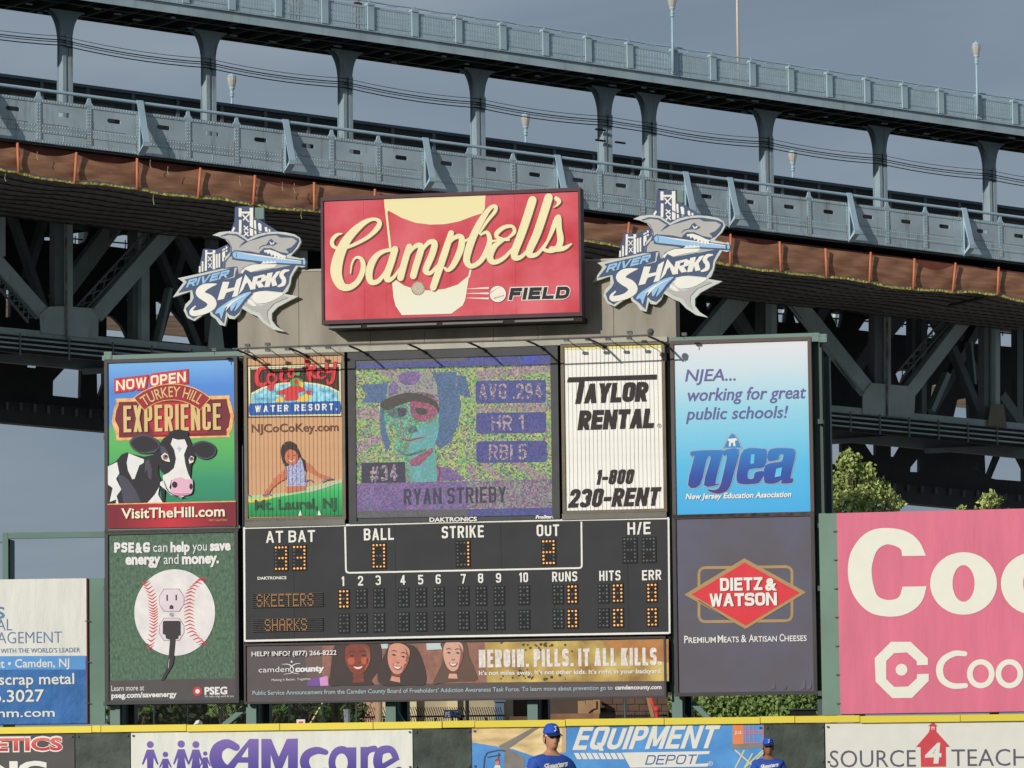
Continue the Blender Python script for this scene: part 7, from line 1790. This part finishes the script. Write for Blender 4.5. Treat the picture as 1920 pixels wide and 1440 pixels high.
def person(label, loc, H, face_az, flesh, player=True, top=None, bottom=None, group=None, arms=0, hairc=(50, 36, 28)):
    """face_az: direction the person faces, radians, 0 = towards -Y (the camera), positive = towards +X"""
    k = H / 1.83; t = thing('person', label, 'person', loc, face_az, group)
    Z = lambda x, y, z: (x * k, y * k, z * k)
    v = [Z(0, 0, 1.0), Z(0, .01, 1.16), Z(0, .01, 1.34), Z(0, .02, 1.48), Z(0, .016, 1.56), Z(0, -.012, 1.635), Z(0, -.01, 1.74), Z(0, 0, 1.83)]; r = [(.165, .12), (.155, .115), (.175, .125), (.09, .075), .054, (.068, .082), (.078, .098), (.07, .08)]
    e = [(0, 1), (1, 2), (2, 3), (3, 4), (4, 5), (5, 6), (6, 7)]
    def chain(start, pts, rr):
        a = start
        for p, q in zip(pts, rr): v.append(Z(*p)); r.append(q); e.append((a, len(v) - 1)); a = len(v) - 1
        return a
    for sg in (-1, 1):
        ex = .255 + arms * .03
        h = chain(3, [(sg * .18, .02, 1.42), (sg * ex, .02, 1.16), (sg * (ex - .005), -.06 - arms * .1, .93), (sg * (ex - .01), -.08 - arms * .1, .86)], [.062, .046, .034, (.024, .04)])
        for f in range(4): chain(h, [(sg * (ex - .012), -.10 - arms * .1 + .02 * f, .80), (sg * (ex - .02), -.095 - arms * .1 + .018 * f, .765 + .006 * abs(f - 1.5))], [.0105, .009])
        chain(h, [(sg * (ex - .035), -.115 - arms * .1, .835), (sg * (ex - .045), -.12 - arms * .1, .80)], [.012, .01])
        a = chain(0, [(sg * .1, 0, .93), (sg * .13, -.01, .5), (sg * .15, .02, .1), (sg * .155, -.03, .04), (sg * .165, -.14, .03)], [.098, .062, .04, .042, .035])
    me = skin_mesh('body', v, e, r)
    # shape the head: width, front and back as functions of the height, then nose, brow and chin
    TB = [(1.555, .056, .034, .07), (1.575, .052, .06, .07), (1.59, .05, .1, .07), (1.615, .06, .106, .08), (1.64, .067, .104, .09), (1.67, .073, .1, .1), (1.70, .076, .09, .102), (1.73, .079, .098, .102), (1.77, .076, .09, .095), (1.81, .06, .07, .07), (1.87, .012, .015, .015)]
    def prof(z):
        for p, q in zip(TB, TB[1:]):
            if z <= q[0]: f = max(0, (z - p[0]) / (q[0] - p[0])); return [p[i] + (q[i] - p[i]) * f for i in (1, 2, 3)]
        return TB[-1][1:]
    for q in me.vertices:
        c = q.co; z = c.z / k
        if z > 1.545 and abs(c.x) < .15 * k:
            a = math.atan2(c.y / k + .008, c.x / k); rx, yf, yb = prof(z); bl_ = min(1, (z - 1.545) / .02)
            nx = rx * math.cos(a); ny = (yf if math.sin(a) < 0 else yb) * math.sin(a)
            if abs(c.x) / k < .018 and c.y < 0: ny -= .032 * math.exp(-((z - 1.672) / .02) ** 2)
            c.x += (nx * k - c.x) * bl_; c.y += (ny * k - c.y) * bl_
    link('body', me, t, flesh)
    def sh(name, vv, ee, rr, m): return link(name, skin_mesh(name, [Z(*q) for q in vv], ee, rr), t, m)
    tm = top or M_jer; bmn = bottom or M_pant
    sl_ = 1.12 if player else 1.2
    sh('shirt', [(0, 0, .92), (0, .01, 1.16), (0, .01, 1.34), (0, .02, 1.475), (0, .012, 1.535), (-.19, .02, 1.425), (-.258, .02, sl_ + .08), (-.262, .012, sl_), (.19, .02, 1.425), (.258, .02, sl_ + .08), (.262, .012, sl_)],
       [(0, 1), (1, 2), (2, 3), (3, 4), (3, 5), (5, 6), (6, 7), (3, 8), (8, 9), (9, 10)], [(.185, .135), (.18, .135), (.2, .145), (.14, .11), (.08, .085), .09, .078, .08, .09, .078, .08], tm)
    SHIRT = [o_ for o_ in t.children if o_.name.startswith('shirt')][0]
    from mathutils.bvhtree import BVHTree
    bv = BVHTree.FromPolygons([q.co.copy() for q in SHIRT.data.vertices], [tuple(p_.vertices) for p_ in SHIRT.data.polygons])
    def onshirt(x, z, off=.006):
        hit = bv.ray_cast(Vector((x, -2, z)), Vector((0, 1, 0)))[0]
        return Vector((x, (hit.y if hit else -.13) - off, z))
    sh('trousers', [(0, 0, .98), (-.1, 0, .9), (-.13, -.01, .5), (-.15, .015, .12), (.1, 0, .9), (.13, -.01, .5), (.15, .015, .12)], [(0, 1), (1, 2), (2, 3), (0, 4), (4, 5), (5, 6)], [(.165, .125), .115, .085, .07, .115, .085, .07], bmn)
    for sg in (-1, 1):
        b = MB(); b.ball(Vector((sg * .155 * k, -.06 * k, .045 * k)), (.05 * k, .13 * k, .05 * k), 10, 6); me2 = bpy.data.meshes.new('shoe'); me2.from_pydata(b.v, [], b.f); link('shoe', me2, t, M_shoe)
        b = MB(); b.ball(Vector((sg * .083 * k, .012 * k, 1.675 * k)), (.012 * k, .024 * k, .034 * k), 8, 6); me2 = bpy.data.meshes.new('ear'); me2.from_pydata(b.v, [], b.f); link('ear', me2, t, flesh)
    def raw(name, b, m, sm=True, par=t):
        me2 = bpy.data.meshes.new(name); me2.from_pydata(b.v, [], b.f); bm = bmesh.new(); bm.from_mesh(me2); bmesh.ops.recalc_face_normals(bm, faces=bm.faces); bm.to_mesh(me2); bm.free()
        if sm: me2.polygons.foreach_set('use_smooth', [True] * len(me2.polygons))
        return link(name, me2, par, m)
    def dome(rx, ry, zb, zt, m, name, cy_=.005):
        b = MB(); K_ = 16; rings = 6
        for i in range(rings + 1):
            th = math.pi / 2 * i / rings
            for j in range(K_):
                a = 2 * math.pi * j / K_; b.v.append(Vector((rx * math.cos(th) ** .7 * math.cos(a), cy_ + ry * math.cos(th) ** .7 * math.sin(a), zb + (zt - zb) * math.sin(th))) * k)
        for i in range(rings):
            for j in range(K_): q = (j + 1) % K_; b.f.append((i * K_ + j, i * K_ + q, (i + 1) * K_ + q, (i + 1) * K_ + j))
        return raw(name, b, m)
    b = MB(); b.ball(Vector((0, .03, 1.69)) * k, (.086 * k, .088 * k, .09 * k), 12, 8); raw('hair', b, mat('hair%d' % hairc[0], hairc))
    b = MB(); b.ball(Vector((0, -.101, 1.632)) * k, (.026 * k, .012 * k, .009 * k), 8, 5); raw('lips', b, mat('lips', (168, 96, 84)))
    if player:
        M_cap = mat('cap_blue', (40, 84, 190), var=.05, rough=.8); cap = dome(.09, .108, 1.738, 1.85, M_cap, 'cap')
        b = MB(); K_ = 10; vs = []
        for i in range(K_ + 1):
            a = math.pi * (1.12 + .76 * i / K_); vs.append((.088 * math.cos(a), .005 + .1 * math.sin(a), 1.745)); vs.append((.09 * math.cos(a), -.045 + .15 * math.sin(a), 1.725 - .012 * abs(math.cos(a))))
        bb = [Vector(q) * k for q in vs] + [Vector((q[0], q[1], q[2] - .008)) * k for q in vs]; m_ = len(vs); fs = []
        for i in range(K_):
            fs.append((2 * i, 2 * i + 1, 2 * i + 3, 2 * i + 2)); fs.append((m_ + 2 * i, m_ + 2 * i + 2, m_ + 2 * i + 3, m_ + 2 * i + 1)); fs.append((2 * i + 1, m_ + 2 * i + 1, m_ + 2 * i + 3, 2 * i + 3))
        b.v = bb; b.f = fs; raw('brim', b, mat('brim_navy', (30, 40, 90)), False, cap)
        pts = [(.018, -.106, 1.815), (-.012, -.112, 1.806), (.0, -.112, 1.79), (.018, -.113, 1.775), (-.016, -.114, 1.762)]
        b = MB(); b.tube([Vector((x, y * .98 - .004, z)) * k for x, y, z in pts], .0075 * k, 6); raw('cap_badge', b, M_white, True, cap)
        M_len = mat('dark_lens', (16, 16, 20), rough=.08, spec=.8)
        b = MB()
        for sg in (-1, 1): b.ball(Vector((sg * .034, -.092, 1.703)) * k, (.034 * k, .02 * k, .021 * k), 10, 6)
        g_ = raw('sunglasses', b, M_len)
        b = MB()
        for sg in (-1, 1): b.tube([Vector((sg * .066, -.075, 1.712)) * k, Vector((sg * .08, 0, 1.715)) * k], .005 * k, 5)
        raw('temple', b, M_white, True, g_)
        # lettering across the chest: follows the shirt
        c = bpy.data.curves.new('t', 'FONT'); c.body = 'Skeeters'; c.size = 1; c.offset = .03; c.shear = .35; c.space_character = .9; o = bpy.data.objects.new('t', c); COL.objects.link(o); dg = bpy.context.evaluated_depsgraph_get(); tm_ = bpy.data.meshes.new_from_object(o.evaluated_get(dg)); bpy.data.objects.remove(o)
        xs_ = [q.co.x for q in tm_.vertices]; a_, c_ = min(xs_), max(xs_)
        for q in tm_.vertices:
            f = (q.co.x - a_) / (c_ - a_) - .5; x = f * .3 * k; z = (1.372 + .02 * f * 2 + q.co.y * .085) * k
            q.co = onshirt(x, z)
        link('lettering', tm_, t, M_white)
        b = MB(); b.tube([onshirt(a_ * k, (1.345 + .03 * a_) * k, .002) for a_ in (-.12, -.08, -.04, 0, .04, .08, .13)], .007 * k, 6); raw('underline', b, M_white)
        b = MB(); b.ball(Vector((-.31, -.03, 1.33)) * k, (.012 * k, .035 * k, .05 * k), 8, 6); raw('sleeve_patch', b, mat('patch_pink', (226, 190, 200)))
    return t
p = at(1036, 1500, 48.0); h1 = CAMZ + (1439 - 1357) * 48 / FPX
person('near player in blue jersey, cap and sunglasses, in front of the blue banner', (p.x, 48.0, 0), h1 / 1.845 * 1.83, math.radians(22), M_flesh, True, group=None)
p = at(1442, 1500, 69.0); h2 = CAMZ + (1434 - 1383) * 69 / FPX
person('far player in blue jersey, cap and sunglasses, before the dark windscreen', (p.x, 69.0, 0), h2 / 1.845 * 1.83, math.radians(4), M_fleshd, True)
def bperson(x, yf, label, top, bottom, az, hairc=(60, 44, 34)):
    u = BR.px(x, yf, 4.4)[0]; q = BR.w(u, WTp, 4.4); person(label, (q.x, q.y, q.z), 1.72, az, M_flesh, False, top, bottom, hairc=hairc)
bperson(549, 31, 'walker in a bright blue top behind the walkway railing at the top edge', mat('top_blue', (60, 100, 210)), mat('dark_cloth', (44, 44, 54)), 1.2)
bperson(560, 33, 'walker in a salmon top close behind the one in blue on the walkway', mat('top_salmon', (210, 140, 120)), mat('khaki_cloth', (150, 130, 110)), 1.0)
bperson(672, 50, 'walker in dark clothes beside the railing post on the walkway', mat('top_dark', (48, 50, 66)), mat('dark_cloth2', (36, 36, 46)), .9, (80, 56, 40))
